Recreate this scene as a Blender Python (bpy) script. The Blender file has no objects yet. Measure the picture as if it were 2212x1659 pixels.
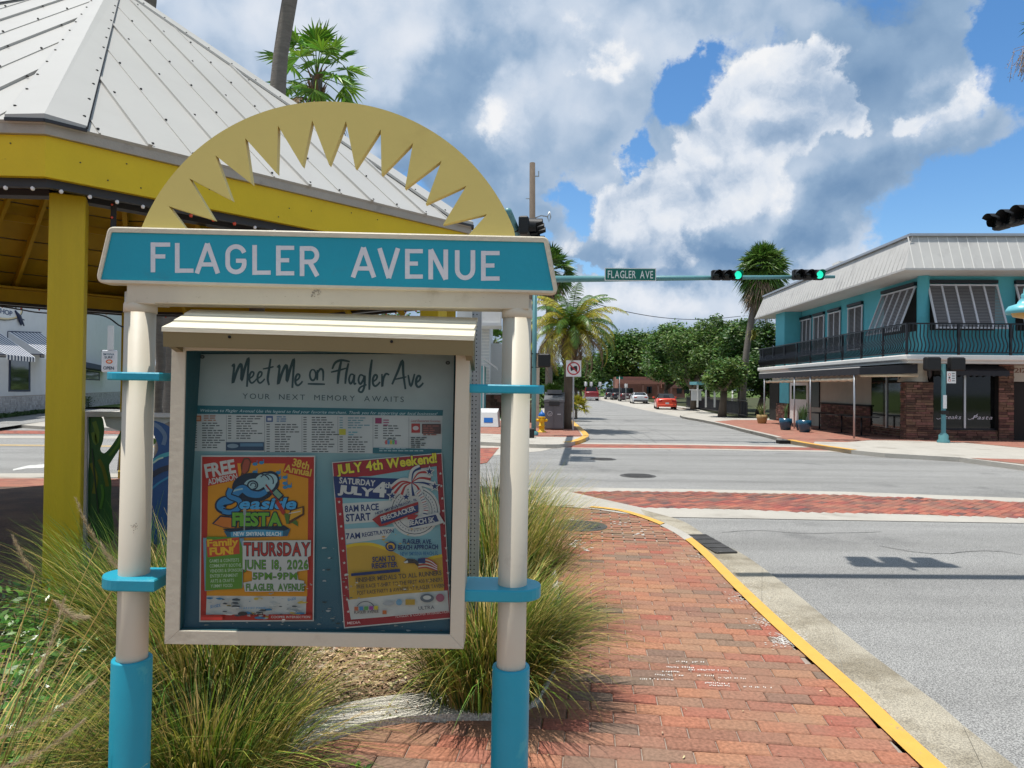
import bpy, bmesh, math, random
from mathutils import Vector, Matrix, noise
from math import sin, cos, pi, radians as R, sqrt, atan2, tan
S = bpy.context.scene
COL = S.collection
random.seed(7)
# ------------------------------------------------------------------ camera
H = 1.72                       # eye height above the brick pavement
ROAD = -0.12
FPX = 1534.0                   # focal length in pixels of a 2212 px wide picture
cam = bpy.data.cameras.new('camera'); co = bpy.data.objects.new('camera', cam); COL.objects.link(co)
cam.sensor_width = 36; cam.lens = FPX/2212*36; cam.clip_end = 3000; cam.clip_start = .05
PITCH, ROLL = R(.75), R(.6)
co.matrix_world = Matrix.Translation((0, 0, H)) @ Matrix.Rotation(R(90)+PITCH, 4, 'X') @ Matrix.Rotation(ROLL, 4, 'Z')
cam.shift_y = -13.6/2212
S.camera = co
CM = co.matrix_world.to_3x3()
def ray(x, y):
    "direction seen at pixel x, y of the 2212 x 1659 photograph"
    return CM @ Vector(((x-1106)/FPX, -(y-829.5)/FPX - 13.6/FPX, -1))
def at(x, y, Y):
    d = ray(x, y); return Vector((0, 0, H)) + d*(Y/d.y)
def g(x, y, z=0.0):
    d = ray(x, y); p = Vector((0, 0, H)) + d*((z-H)/d.z); p.z = z; return p
# ------------------------------------------------------------------ sun
SUND = Vector((.23, .028, -1)).normalized()       # the way the light travels
sun = bpy.data.lights.new('sun', 'SUN'); sun.energy = 4.7; sun.angle = R(.53); sun.color = (1, .955, .88)
so = bpy.data.objects.new('sun', sun); COL.objects.link(so); so.location = (-20, -3, 60)
so.rotation_euler = SUND.to_track_quat('-Z', 'Y').to_euler()
# ------------------------------------------------------------------ world
W = bpy.data.worlds.new('World'); S.world = W; W.use_nodes = True; W.cycles.sampling_method = 'MANUAL'; W.cycles.sample_map_resolution = 512
nt = W.node_tree; nt.nodes.clear(); N = nt.nodes; L = nt.links
def nd(t, ins=None, **kw):
    n = N.new(t)
    for k, v in kw.items(): setattr(n, k, v)
    for k, v in (ins or {}).items():
        if isinstance(v, bpy.types.NodeSocket): L.new(v, n.inputs[k])
        else: n.inputs[k].default_value = v
    return n
def mth(op, a, b=0.0, c=0.0, clamp=False):
    return nd('ShaderNodeMath', {0: a, 1: b, 2: c}, operation=op, use_clamp=clamp).outputs[0]
tc = nd('ShaderNodeTexCoord').outputs['Generated']
sky = nd('ShaderNodeTexSky', sky_type='NISHITA', sun_disc=False, sun_elevation=R(77), sun_rotation=R(-97), altitude=0, air_density=1.0, dust_density=.4, ozone_density=2.5)
skc = nd('ShaderNodeHueSaturation', {'Saturation': 1.25, 'Value': 1.0, 'Color': sky.outputs[0]}).outputs[0]
bsky = nd('ShaderNodeBackground', {'Color': skc, 'Strength': .15}).outputs[0]
sep = nd('ShaderNodeSeparateXYZ', {0: tc})
ymax = mth('MAXIMUM', sep.outputs[1], .15)
az = mth('ARCTAN2', sep.outputs[0], sep.outputs[1]); el = mth('ARCSINE', sep.outputs[2])
ae = nd('ShaderNodeCombineXYZ', {0: az, 1: el, 2: 0.0}).outputs[0]
wn = nd('ShaderNodeTexNoise', {'Vector': tc, 'Scale': 5.5, 'Detail': 8.0, 'Roughness': .62}).outputs['Color']
wv = nd('ShaderNodeVectorMath', {0: wn, 1: (.5, .5, .5)}, operation='SUBTRACT').outputs[0]
aew = nd('ShaderNodeVectorMath', {0: wv, 1: (.26, .22, 0), 2: ae}, operation='MULTIPLY_ADD').outputs[0]
def ang(x, y):
    d = ray(x, y).normalized(); return atan2(d.x, d.y), math.asin(d.z)
def blobs(lst):
    tot = None
    for (x, y, rx, ry, rot, w) in lst:
        a, e = ang(x, y)
        m = nd('ShaderNodeMapping', {'Vector': aew}, vector_type='TEXTURE')
        m.inputs['Location'].default_value = (a, e, 0); m.inputs['Rotation'].default_value = (0, 0, R(rot))
        m.inputs['Scale'].default_value = (rx/FPX, ry/FPX, 1)
        ln = nd('ShaderNodeVectorMath', {0: m.outputs[0]}, operation='LENGTH').outputs['Value']
        v = nd('ShaderNodeMapRange', {'Value': ln, 'From Min': 0.0, 'From Max': 1.0, 'To Min': w, 'To Max': 0.0}, interpolation_type='SMOOTHSTEP').outputs[0]
        tot = v if tot is None else mth('ADD', tot, v)
    return tot
def cloudn(vec, sc, det, ro):
    return nd('ShaderNodeTexNoise', {'Vector': vec, 'Scale': sc, 'Detail': det, 'Roughness': ro, 'Lacunarity': 2.1}).outputs[0]
def billow(vec, sc, det=2.0):
    v = nd('ShaderNodeTexVoronoi', {'Vector': vec, 'Scale': sc, 'Detail': det, 'Roughness': .55, 'Lacunarity': 2.3, }, feature='F1', normalize=True).outputs['Distance']
    return mth('SUBTRACT', 1.0, v)
wrp = nd('ShaderNodeVectorMath', {0: wv, 1: (.10, .10, .10), 2: tc}, operation='MULTIPLY_ADD').outputs[0]
lit = nd('ShaderNodeVectorMath', {0: wrp, 1: (-.016, -.01, .032)}, operation='ADD').outputs[0]
n1 = cloudn(wrp, 3.0, 8.0, .55); fine = cloudn(wrp, 13.0, 6.0, .65); b1 = billow(wrp, 6.5); b2 = billow(lit, 6.5)
# --- broad layer: grey-blue bases, pale tops, blue gaps with ragged edges
cov = blobs([
    (1490, 150, 150, 105, 20, -.50), (1340, 300, 70, 110, -20, -.40), (1225, 470, 120, 95, 30, -.42), (1120, 575, 80, 50, 0, -.25),
    (2190, 50, 120, 180, 0, -.62), (2120, 420, 330, 120, 12, -.37), (1265, 590, 220, 30, 0, -.25), (1215, 770, 120, 60, 0, -.3), (1980, 540, 330, 60, 14, -.22)])
cd = mth('ADD', mth('MULTIPLY_ADD', n1, 1.15, .16), mth('ADD', cov, mth('MULTIPLY_ADD', fine, .34, -.17)))
fac = nd('ShaderNodeMapRange', {'Value': cd, 'From Min': .46, 'From Max': .60, 'To Min': 0.0, 'To Max': 1.0}, interpolation_type='SMOOTHSTEP').outputs[0]
br = blobs([
    (1300, 40, 420, 90, -10, .20), (640, 60, 480, 150, 0, .30), (1080, 260, 90, 130, 0, .32), (1400, 660, 460, 70, 0, .42), (1800, 620, 300, 50, 14, .2), (700, 330, 200, 100, 0, .1), (2060, 200, 190, 90, 25, .3), (2100, 480, 260, 70, 12, .15),
    (1000, 150, 170, 90, 20, -.25), (960, 350, 280, 120, 0, -.34), (1560, 530, 500, 75, 4, -.42), (1850, 420, 280, 100, 22, -.36), (1900, 130, 270, 170, 0, -.24), (850, 260, 180, 70, 20, -.15)])
brt = mth('ADD', mth('ADD', .53, br), mth('ADD', mth('MULTIPLY', mth('SUBTRACT', b1, b2), 1.1), mth('MULTIPLY_ADD', n1, .9, -.45)))
cr = nd('ShaderNodeValToRGB', {'Fac': brt}); e = cr.color_ramp.elements
e[0].position = .05; e[0].color = (.17, .30, .50, 1); e[1].position = 1.0; e[1].color = (.86, .90, .97, 1)
x = e.new(.38); x.color = (.31, .45, .64, 1); x = e.new(.68); x.color = (.60, .70, .84, 1)
# --- heaped clouds in front: crisp cauliflower edges, sunlit tops
hv = blobs([
    (1560, 330, 330, 230, 20, .62), (1690, 190, 190, 150, 15, .42), (1350, 450, 260, 150, 20, .5), (1480, 560, 330, 90, 5, .3), (1800, 240, 90, 80, 0, .55), (2070, 190, 200, 100, 25, .41), (1955, 258, 120, 70, 0, .38), (1830, 90, 300, 60, 0, .15),
    (1060, 250, 130, 170, 0, .38), (2180, 330, 120, 60, 20, .2), (1330, 70, 330, 100, -12, .34), (1180, 560, 110, 50, 0, .2)])
hd = mth('ADD', hv, mth('ADD', mth('MULTIPLY_ADD', b1, .95, -.62), mth('ADD', mth('MULTIPLY_ADD', n1, .95, -.48), mth('MULTIPLY_ADD', fine, .42, -.21))))
hfac = nd('ShaderNodeMapRange', {'Value': hd, 'From Min': .34, 'From Max': .52, 'To Min': 0.0, 'To Max': 1.0}, interpolation_type='SMOOTHSTEP').outputs[0]
hs = blobs([(1560, 520, 480, 110, 8, -.5), (1850, 400, 240, 130, 20, -.35), (1690, 180, 200, 150, 10, .12), (1900, 110, 220, 100, 0, -.3)])
core = nd('ShaderNodeMapRange', {'Value': hd, 'From Min': .42, 'From Max': .95, 'To Min': .14, 'To Max': -.10}).outputs[0]
hb_ = mth('ADD', mth('ADD', .60, hs), mth('ADD', core, mth('ADD', mth('MULTIPLY', mth('SUBTRACT', b1, b2), 2.6), mth('MULTIPLY_ADD', fine, 1.1, -.55))))
hc = nd('ShaderNodeValToRGB', {'Fac': hb_}); e = hc.color_ramp.elements
e[0].position = .0; e[0].color = (.22, .35, .54, 1); e[1].position = .95; e[1].color = (.97, .98, 1.0, 1)
x = e.new(.35); x.color = (.42, .54, .71, 1); x = e.new(.65); x.color = (.78, .84, .93, 1)
ccol = nd('ShaderNodeMix', {'Factor': hfac, 6: cr.outputs[0], 7: hc.outputs[0]}, data_type='RGBA').outputs[2]
fac = mth('MAXIMUM', fac, hfac)
bcl = nd('ShaderNodeBackground', {'Color': ccol, 'Strength': .86}).outputs[0]
mx = nd('ShaderNodeMixShader', {0: fac, 1: bsky, 2: bcl}).outputs[0]
L.new(mx, nd('ShaderNodeOutputWorld').inputs[0])
S.view_settings.view_transform = 'Standard'; S.view_settings.look = 'None'; S.view_settings.gamma = 1
S.view_settings.use_curve_mapping = False; S.view_settings.exposure = 0.12
S.cycles.max_bounces = 6; S.cycles.transparent_max_bounces = 12; S.cycles.caustics_reflective = False; S.cycles.caustics_refractive = False
# ------------------------------------------------------------------ materials
def mat(name, col, rough=.6, var=.12, scale=6.0, bump=.15, bscale=60.0, metal=0.0, spec=.4, rnd=0.0, coat=0.0, stain=None, hue=0.0, stretch=None, trans=0.0, detail=5.0, coord='Object'):
    m = bpy.data.materials.new(name); m.use_nodes = True; t = m.node_tree; n = t.nodes; l = t.links
    b = n['Principled BSDF']
    def mk(ty, ins=None, **kw):
        q = n.new(ty)
        for k, v in kw.items(): setattr(q, k, v)
        for k, v in (ins or {}).items():
            if isinstance(v, bpy.types.NodeSocket): l.new(v, q.inputs[k])
            else: q.inputs[k].default_value = v
        return q
    tcx = mk('ShaderNodeTexCoord').outputs[coord]
    if stretch: tcx = mk('ShaderNodeMapping', {'Vector': tcx, 'Scale': stretch}).outputs[0]
    ns = mk('ShaderNodeTexNoise', {'Vector': tcx, 'Scale': scale, 'Detail': detail, 'Roughness': .6}).outputs[0]
    c = (*col, 1)
    base = mk('ShaderNodeMix', {'Factor': ns, 6: tuple(max(0, v*(1-var*2)) for v in col)+(1,), 7: tuple(min(1, v*(1+var*2)) for v in col)+(1,)}, data_type='RGBA').outputs[2]
    if rnd or hue:
        oi = mk('ShaderNodeObjectInfo').outputs['Random']; gi = mk('ShaderNodeNewGeometry').outputs['Random Per Island']
        s = mk('ShaderNodeMath', {0: oi, 1: gi}, operation='ADD').outputs[0]
        fr = mk('ShaderNodeMath', {0: s}, operation='FRACT').outputs[0]
        val = mk('ShaderNodeMapRange', {'Value': fr, 'To Min': 1-rnd, 'To Max': 1+rnd}).outputs[0]
        fr2 = mk('ShaderNodeMath', {0: mk('ShaderNodeMath', {0: fr, 1: 7.31}, operation='MULTIPLY').outputs[0]}, operation='FRACT').outputs[0]
        hv = mk('ShaderNodeMapRange', {'Value': fr2, 'To Min': .5-hue, 'To Max': .5+hue}).outputs[0]
        base = mk('ShaderNodeHueSaturation', {'Hue': hv, 'Value': val, 'Color': base}).outputs[0]
    if stain:
        sc, scale2, lo, hi = stain
        n2 = mk('ShaderNodeTexNoise', {'Vector': tcx, 'Scale': scale2, 'Detail': 7.0, 'Roughness': .65}).outputs[0]
        f = mk('ShaderNodeMapRange', {'Value': n2, 'From Min': lo, 'From Max': hi}, interpolation_type='SMOOTHSTEP').outputs[0]
        base = mk('ShaderNodeMix', {'Factor': f, 6: base, 7: (*sc, 1)}, data_type='RGBA').outputs[2]
    l.new(base, b.inputs['Base Color'])
    b.inputs['Roughness'].default_value = rough; b.inputs['Metallic'].default_value = metal
    b.inputs['Specular IOR Level'].default_value = spec; b.inputs['Coat Weight'].default_value = coat
    if bump:
        bn = mk('ShaderNodeTexNoise', {'Vector': tcx, 'Scale': bscale, 'Detail': 4.0}).outputs[0]
        bp = mk('ShaderNodeBump', {'Height': bn, 'Strength': bump, 'Distance': .01}).outputs[0]
        l.new(bp, b.inputs['Normal'])
    if trans:
        tr = mk('ShaderNodeBsdfTranslucent', {'Color': base}).outputs[0]
        ms = mk('ShaderNodeMixShader', {0: trans, 1: b.outputs[0], 2: tr}).outputs[0]
        l.new(ms, n['Material Output'].inputs[0])
    return m
M = {}
def mm(key, *a, **k): M[key] = mat(key, *a, **k); return M[key]
def print_mat(name, rough=.5, bumpy=0.0, wear=None):
    m = bpy.data.materials.new(name); m.use_nodes = True; t = m.node_tree; n = t.nodes; l = t.links; b = n['Principled BSDF']
    a = n.new('ShaderNodeAttribute'); a.attribute_name = 'Col'
    c = a.outputs['Color']
    tcn = n.new('ShaderNodeTexCoord')
    ns = n.new('ShaderNodeTexNoise'); ns.inputs['Scale'].default_value = 9; ns.inputs['Detail'].default_value = 8; l.new(tcn.outputs['Object'], ns.inputs[0])
    mp = n.new('ShaderNodeMapRange'); l.new(ns.outputs[0], mp.inputs[0]); mp.inputs['To Min'].default_value = .78; mp.inputs['To Max'].default_value = 1.2
    hs = n.new('ShaderNodeHueSaturation'); l.new(mp.outputs[0], hs.inputs['Value']); l.new(c, hs.inputs['Color'])
    l.new(hs.outputs[0], b.inputs['Base Color']); b.inputs['Roughness'].default_value = rough
    return m
# ------------------------------------------------------------------ mesh building
class MB:
    def __init__(s): s.v = []; s.f = []; s.m = []; s.sm = []; s.c = []
    def add(s, vs, fs, mi=0, smooth=False, col=None):
        o = len(s.v); s.v += [tuple(p) for p in vs]
        for f in fs: s.f.append(tuple(i+o for i in f)); s.m.append(mi); s.sm.append(smooth); s.c.append(col)
        return s
    def box(s, lo, hi, mi=0, M4=None, bev=0.0):
        x0, y0, z0 = lo; x1, y1, z1 = hi
        if bev <= 0:
            vs = [(x0, y0, z0), (x1, y0, z0), (x1, y1, z0), (x0, y1, z0), (x0, y0, z1), (x1, y0, z1), (x1, y1, z1), (x0, y1, z1)]
            fs = [(3, 2, 1, 0), (4, 5, 6, 7), (0, 1, 5, 4), (1, 2, 6, 5), (2, 3, 7, 6), (3, 0, 4, 7)]
        else:
            b = min(bev, (x1-x0)*.45, (y1-y0)*.45, (z1-z0)*.45); vs = []; fs = []
            for z, i in ((z0, b), (z0+b, 0), (z1-b, 0), (z1, b)):
                X0, X1, Y0, Y1 = x0+i, x1-i, y0+i, y1-i; c = b*.6 if i == 0 else b*.3
                vs += [(X0+c, Y0, z), (X1-c, Y0, z), (X1, Y0+c, z), (X1, Y1-c, z), (X1-c, Y1, z), (X0+c, Y1, z), (X0, Y1-c, z), (X0, Y0+c, z)]
            for k in range(3):
                for i in range(8): fs.append((k*8+i, k*8+(i+1) % 8, k*8+8+(i+1) % 8, k*8+8+i))
            fs.append(tuple(range(7, -1, -1))); fs.append(tuple(range(24, 32)))
        if M4 is not None: vs = [M4 @ Vector(p) for p in vs]
        return s.add(vs, fs, mi)
    def bar(s, a, b, w, h, mi=0, up=(0, 0, 1), bev=0.0):
        "box from a to b with width w (sideways) and height h (up)"
        a = Vector(a); b = Vector(b); d = b-a; ln = d.length; d.normalize(); u = Vector(up)
        sd = d.cross(u)
        if sd.length < 1e-4: sd = d.cross(Vector((0, 1, 0)))
        sd.normalize(); u = sd.cross(d)
        m = Matrix((d, sd, u)).transposed().to_4x4(); m.translation = a
        return s.box((0, -w/2, -h/2), (ln, w/2, h/2), mi, m, bev)
    def tube(s, pts, rads, n=10, mi=0, cap=True, smooth=True, sq=1.0):
        pts = [Vector(p) for p in pts]
        if not isinstance(rads, (list, tuple)): rads = [rads]*len(pts)
        vs = []; fs = []; ref = None
        for i, p in enumerate(pts):
            d = (pts[min(i+1, len(pts)-1)]-pts[max(i-1, 0)]).normalized()
            if ref is None:
                ref = Vector((1, 0, 0)) if abs(d.x) < .9 else Vector((0, 0, 1))
            a = d.cross(ref).normalized(); b = a.cross(d).normalized(); ref = b.cross(d)*-1 if False else ref
            for k in range(n):
                t = 2*pi*k/n; vs.append(p + a*cos(t)*rads[i] + b*sin(t)*rads[i]*sq)
        for i in range(len(pts)-1):
            for k in range(n): fs.append((i*n+k, i*n+(k+1) % n, (i+1)*n+(k+1) % n, (i+1)*n+k))
        s.add(vs, fs, mi, smooth)
        if cap:
            o = len(s.v)-len(vs)
            s.f.append(tuple(o+k for k in range(n-1, -1, -1))); s.m.append(mi); s.sm.append(False); s.c.append(None)
            s.f.append(tuple(o+len(vs)-n+k for k in range(n))); s.m.append(mi); s.sm.append(False); s.c.append(None)
        return s
    def cyl(s, a, b, r, n=16, mi=0, r2=None): return s.tube([a, b], [r, r if r2 is None else r2], n, mi)
    def lathe(s, prof, n=20, mi=0, c=(0, 0, 0), M4=None):
        vs = []; fs = []; k0 = len(prof)
        for r, z in prof:
            for k in range(n): vs.append(Vector((c[0]+r*cos(2*pi*k/n), c[1]+r*sin(2*pi*k/n), c[2]+z)))
        if M4 is not None: vs = [M4 @ p for p in vs]
        for i in range(k0-1):
            for k in range(n): fs.append((i*n+k, i*n+(k+1) % n, (i+1)*n+(k+1) % n, (i+1)*n+k))
        return s.add(vs, fs, mi, True)
    def prism(s, poly, fn0, fn1, mi=0, cap0=True, cap1=True, col=None):
        "poly: 2d points; fn0 / fn1 map them to the two faces"
        n = len(poly); vs = [fn0(p) for p in poly]+[fn1(p) for p in poly]
        fs = []
        if cap0: fs.append(tuple(range(n-1, -1, -1)))
        if cap1: fs.append(tuple(range(n, 2*n)))
        for i in range(n): fs.append((i, (i+1) % n, n+(i+1) % n, n+i))
        return s.add(vs, fs, mi, False, col)
    def sheet(s, pts, mi=0, col=None): return s.add(pts, [tuple(range(len(pts)))], mi, False, col)
    def build(s, name, mats, parent=None, off=None, recalc=False):
        me = bpy.data.meshes.new(name)
        o = Vector((0, 0, 0))
        if off is not None: o = Vector(off)
        me.from_pydata([tuple(Vector(p)-o) for p in s.v], [], s.f)
        if not isinstance(mats, (list, tuple)): mats = [mats]
        for q in mats: me.materials.append(M[q] if isinstance(q, str) else q)
        me.polygons.foreach_set('material_index', s.m); me.polygons.foreach_set('use_smooth', s.sm)
        if any(c is not None for c in s.c):
            ca = me.color_attributes.new('Col', 'FLOAT_COLOR', 'CORNER'); buf = []
            for p in me.polygons:
                c = s.c[p.index] or (.5, .5, .5)
                if len(c) == p.loop_total and not isinstance(c[0], (int, float)):
                    for q in c: buf += [*q, 1]
                else: buf += [*c, 1]*p.loop_total
            ca.data.foreach_set('color', buf)
        me.validate()
        if recalc:
            bm = bmesh.new(); bm.from_mesh(me); bmesh.ops.recalc_face_normals(bm, faces=bm.faces); bm.to_mesh(me); bm.free()
        ob = bpy.data.objects.new(name, me); COL.objects.link(ob)
        if parent is not None: ob.parent = parent
        return ob
def tag(o, label=None, cat=None, group=None, kind=None):
    if label: o['label'] = label
    if cat: o['category'] = cat
    if group: o['group'] = group
    if kind: o['kind'] = kind
    return o
def thing(name, label, cat, loc=(0, 0, 0), group=None, rz=0.0):
    o = bpy.data.objects.new(name, None); COL.objects.link(o); o.location = loc; o.rotation_euler = (0, 0, rz); o.empty_display_size = .2
    return tag(o, label, cat, group)
def copy_tree(o, parent=None):
    c = o.copy(); COL.objects.link(c)
    if parent is not None: c.parent = parent
    for ch in list(o.children): copy_tree(ch, c)
    return c
# ------------------------------------------------------------------ glyphs of the built-in font, used for all lettering
_gc = {}
def glyph(ch, off=0.0):
    k = (ch, off)
    if k not in _gc:
        cu = bpy.data.curves.new('t', 'FONT'); cu.body = ch; cu.offset = off; cu.resolution_u = 3; cu.fill_mode = 'FRONT'
        ob = bpy.data.objects.new('t', cu); me = ob.to_mesh()
        vs = [(v.co.x, v.co.y) for v in me.vertices]; fs = [tuple(p.vertices) for p in me.polygons]
        ob.to_mesh_clear(); bpy.data.objects.remove(ob); bpy.data.curves.remove(cu)
        _gc[k] = (vs, fs)
    return _gc[k]
class Print:
    "flat print laid out in the coordinates of one sheet; fn(x, y, layer) gives the place of a point"
    def __init__(s, fn): s.fn = fn; s.b = MB(); s.k = 0
    def poly(s, pts, col, lift=None):
        s.k += 1; k = s.k if lift is None else lift
        s.b.sheet([s.fn(x, y, k) for x, y in pts], 0, col); return s
    def rect(s, x0, y0, x1, y1, col): return s.poly([(x0, y1), (x1, y1), (x1, y0), (x0, y0)], col)
    def ell(s, cx, cy, rx, ry, col, n=28, a0=0, a1=360):
        return s.poly([(cx+rx*cos(R(a0+(a1-a0)*i/n)), cy-ry*sin(R(a0+(a1-a0)*i/n))) for i in range(n+(0 if a1-a0 >= 360 else 1))], col)
    def stroke(s, pts, w, col, taper=None, lift=None):
        if lift is None: s.k += 1; lift = s.k
        P = [Vector((a, b)) for a, b in pts]; Lf = []; Rt = []
        for i, p in enumerate(P):
            d = P[min(i+1, len(P)-1)]-P[max(i-1, 0)]
            if d.length < 1e-6: d = Vector((1, 0))
            d.normalize(); nn = Vector((-d.y, d.x)); ww = (w if taper is None else w*taper(i/(len(P)-1)))/2
            Lf.append(p+nn*ww); Rt.append(p-nn*ww)
        for i in range(len(P)-1):
            q = [Lf[i], Lf[i+1], Rt[i+1], Rt[i]]; s.b.sheet([s.fn(a.x, a.y, lift) for a in q], 0, col)
        return s
    def text(s, tx, x, y, h, col, w=None, ang=0.0, off=0.012, shear=0.0, sp=1.0, center=False, outline=None):
        "baseline start x, y (y down); h cap height; w total width"
        adv = []; cx = 0
        for ch in tx:
            if ch == ' ': adv.append(None); cx += .32*sp; continue
            vs, fs = glyph(ch, 0.0)
            a = min(v[0] for v in vs); b = max(v[0] for v in vs); adv.append(cx-a); cx += (b-a)+.085*sp
        tw = cx-.085*sp; sc = h/.73; sx = (w/tw) if w else sc
        if outline:
            oc, ow = outline; s._txt(tx, adv, x, y, sc, sx, oc, ang, off+ow, shear, tw if center else 0)
        s._txt(tx, adv, x, y, sc, sx, col, ang, off, shear, tw if center else 0); return s
    def _txt(s, tx, adv, x, y, sc, sx, col, ang, off, shear, cw):
        s.k += 1; ca, sa = cos(R(ang)), sin(R(ang))
        for ch, ax in zip(tx, adv):
            if ax is None: continue
            vs, fs = glyph(ch, off); pts = []
            for vx, vy in vs:
                px = (vx+ax-cw/2)*sx+vy*shear*sc; py = -vy*sc
                pts.append(s.fn(x+px*ca+py*sa, y-px*sa+py*ca, s.k))
            s.b.add(pts, fs, 0, False, col)
# ================================================================== materials used everywhere
mm('asphalt', (.29, .288, .28), .9, .07, 1.3, .5, 240, spec=.2, stain=((.15, .15, .15), .35, .56, .72), coord='Generated' if False else 'Object')
def speckle(m, sc, c0, c1, lo=.35, hi=.65, amt=.6):
    t = m.node_tree; n = t.nodes; l = t.links; b = n['Principled BSDF']; src = b.inputs['Base Color'].links[0].from_socket
    tcx = n.new('ShaderNodeTexCoord').outputs['Object']; v = n.new('ShaderNodeTexNoise'); v.inputs['Scale'].default_value = sc; v.inputs['Detail'].default_value = 2; l.new(tcx, v.inputs[0])
    r = n.new('ShaderNodeValToRGB'); r.color_ramp.elements[0].position = lo; r.color_ramp.elements[0].color = (*c0, 1); r.color_ramp.elements[1].position = hi; r.color_ramp.elements[1].color = (*c1, 1)
    l.new(v.outputs[0], r.inputs[0]); x = n.new('ShaderNodeMix'); x.data_type = 'RGBA'; x.blend_type = 'MULTIPLY'; x.inputs[0].default_value = amt
    l.new(src, x.inputs[6]); l.new(r.outputs[0], x.inputs[7]); l.new(x.outputs[2], b.inputs['Base Color'])

def streaks(m, sc, col, lo, hi, amt):
    t = m.node_tree; n = t.nodes; l = t.links; b = n['Principled BSDF']; src = b.inputs['Base Color'].links[0].from_socket
    tcx = n.new('ShaderNodeTexCoord').outputs['Object']; mp = n.new('ShaderNodeMapping'); mp.inputs['Scale'].default_value = sc; l.new(tcx, mp.inputs[0]); v = n.new('ShaderNodeTexNoise'); v.inputs['Scale'].default_value = 1; v.inputs['Detail'].default_value = 6; l.new(mp.outputs[0], v.inputs[0])
    r = n.new('ShaderNodeMapRange'); r.inputs['From Min'].default_value = lo; r.inputs['From Max'].default_value = hi; r.inputs['To Max'].default_value = amt; l.new(v.outputs[0], r.inputs[0]); x = n.new('ShaderNodeMix'); x.data_type = 'RGBA'; x.inputs[7].default_value = (*col, 1)
    l.new(r.outputs[0], x.inputs[0]); l.new(src, x.inputs[6]); l.new(x.outputs[2], b.inputs['Base Color'])
streaks(M['asphalt'], (.07, 1.1, 1), (.19, .188, .182), .45, .7, .75)
speckle(M['asphalt'], 110, (.45, .45, .46), (1.5, 1.5, 1.48), .38, .64, .9)
mm('concrete', (.43, .405, .36), .85, .1, 1.6, .4, 160, spec=.2, stain=((.26, .235, .2), .9, .52, .75)); speckle(M['concrete'], 160, (.7, .7, .7), (1.25, 1.25, 1.25), .35, .65, .6)
mm('concrete_gutter', (.37, .34, .28), .9, .14, 2.2, .8, 90, spec=.15, stain=((.22, .195, .15), 1.6, .42, .66)); speckle(M['concrete_gutter'], 120, (.6, .6, .6), (1.4, 1.38, 1.32), .36, .64, .8)
mm('concrete_rough', (.60, .57, .50), .9, .12, 3, .9, 110, spec=.15, stain=((.36, .32, .27), 3, .55, .75)); speckle(M['concrete_rough'], 90, (.55, .55, .55), (1.3, 1.3, 1.3), .35, .65, .8)
mm('kerb_yellow', (.66, .37, .07), .6, .08, 7, .3, 90, stain=((.35, .27, .14), 14, .60, .70))
mm('road_white', (.60, .60, .57), .7, .1, 5, .2, stain=((.3, .3, .3), 9, .5, .68)); mm('road_yellow', (.72, .5, .2), .7, .1, 5, .2)
mm('cast_iron', (.10, .095, .09), .6, .3, 8, .3, metal=.6); mm('void', (.012, .012, .012), .95, .1, bump=0)
mm('sand', (.30, .25, .18), .95, .25, 2.5, .6, 70, spec=.1, stain=((.12, .09, .06), 5, .45, .7))
mm('lawn', (.085, .13, .035), .95, .35, 3, .6, 60, spec=.1, stain=((.2, .17, .09), 1.2, .55, .75))
mm('dark_ground', (.06, .07, .035), .95, .35, 2, .6, 40, spec=.1, stain=((.12, .10, .07), 1, .5, .7)); mm('mortar', (.34, .29, .25), .95, .2, 30, .4, 120, spec=.1)
mm('mulch', (.24, .16, .10), .95, .35, 14, 1.0, 90, spec=.1, stain=((.45, .40, .32), 7, .52, .64))
mm('chip', (.36, .25, .16), .9, .25, 20, .2, rnd=.55, hue=.02, spec=.15)
mm('leaf_litter', (.46, .36, .22), .85, .2, 20, .2, rnd=.5, hue=.03, spec=.2)
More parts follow.
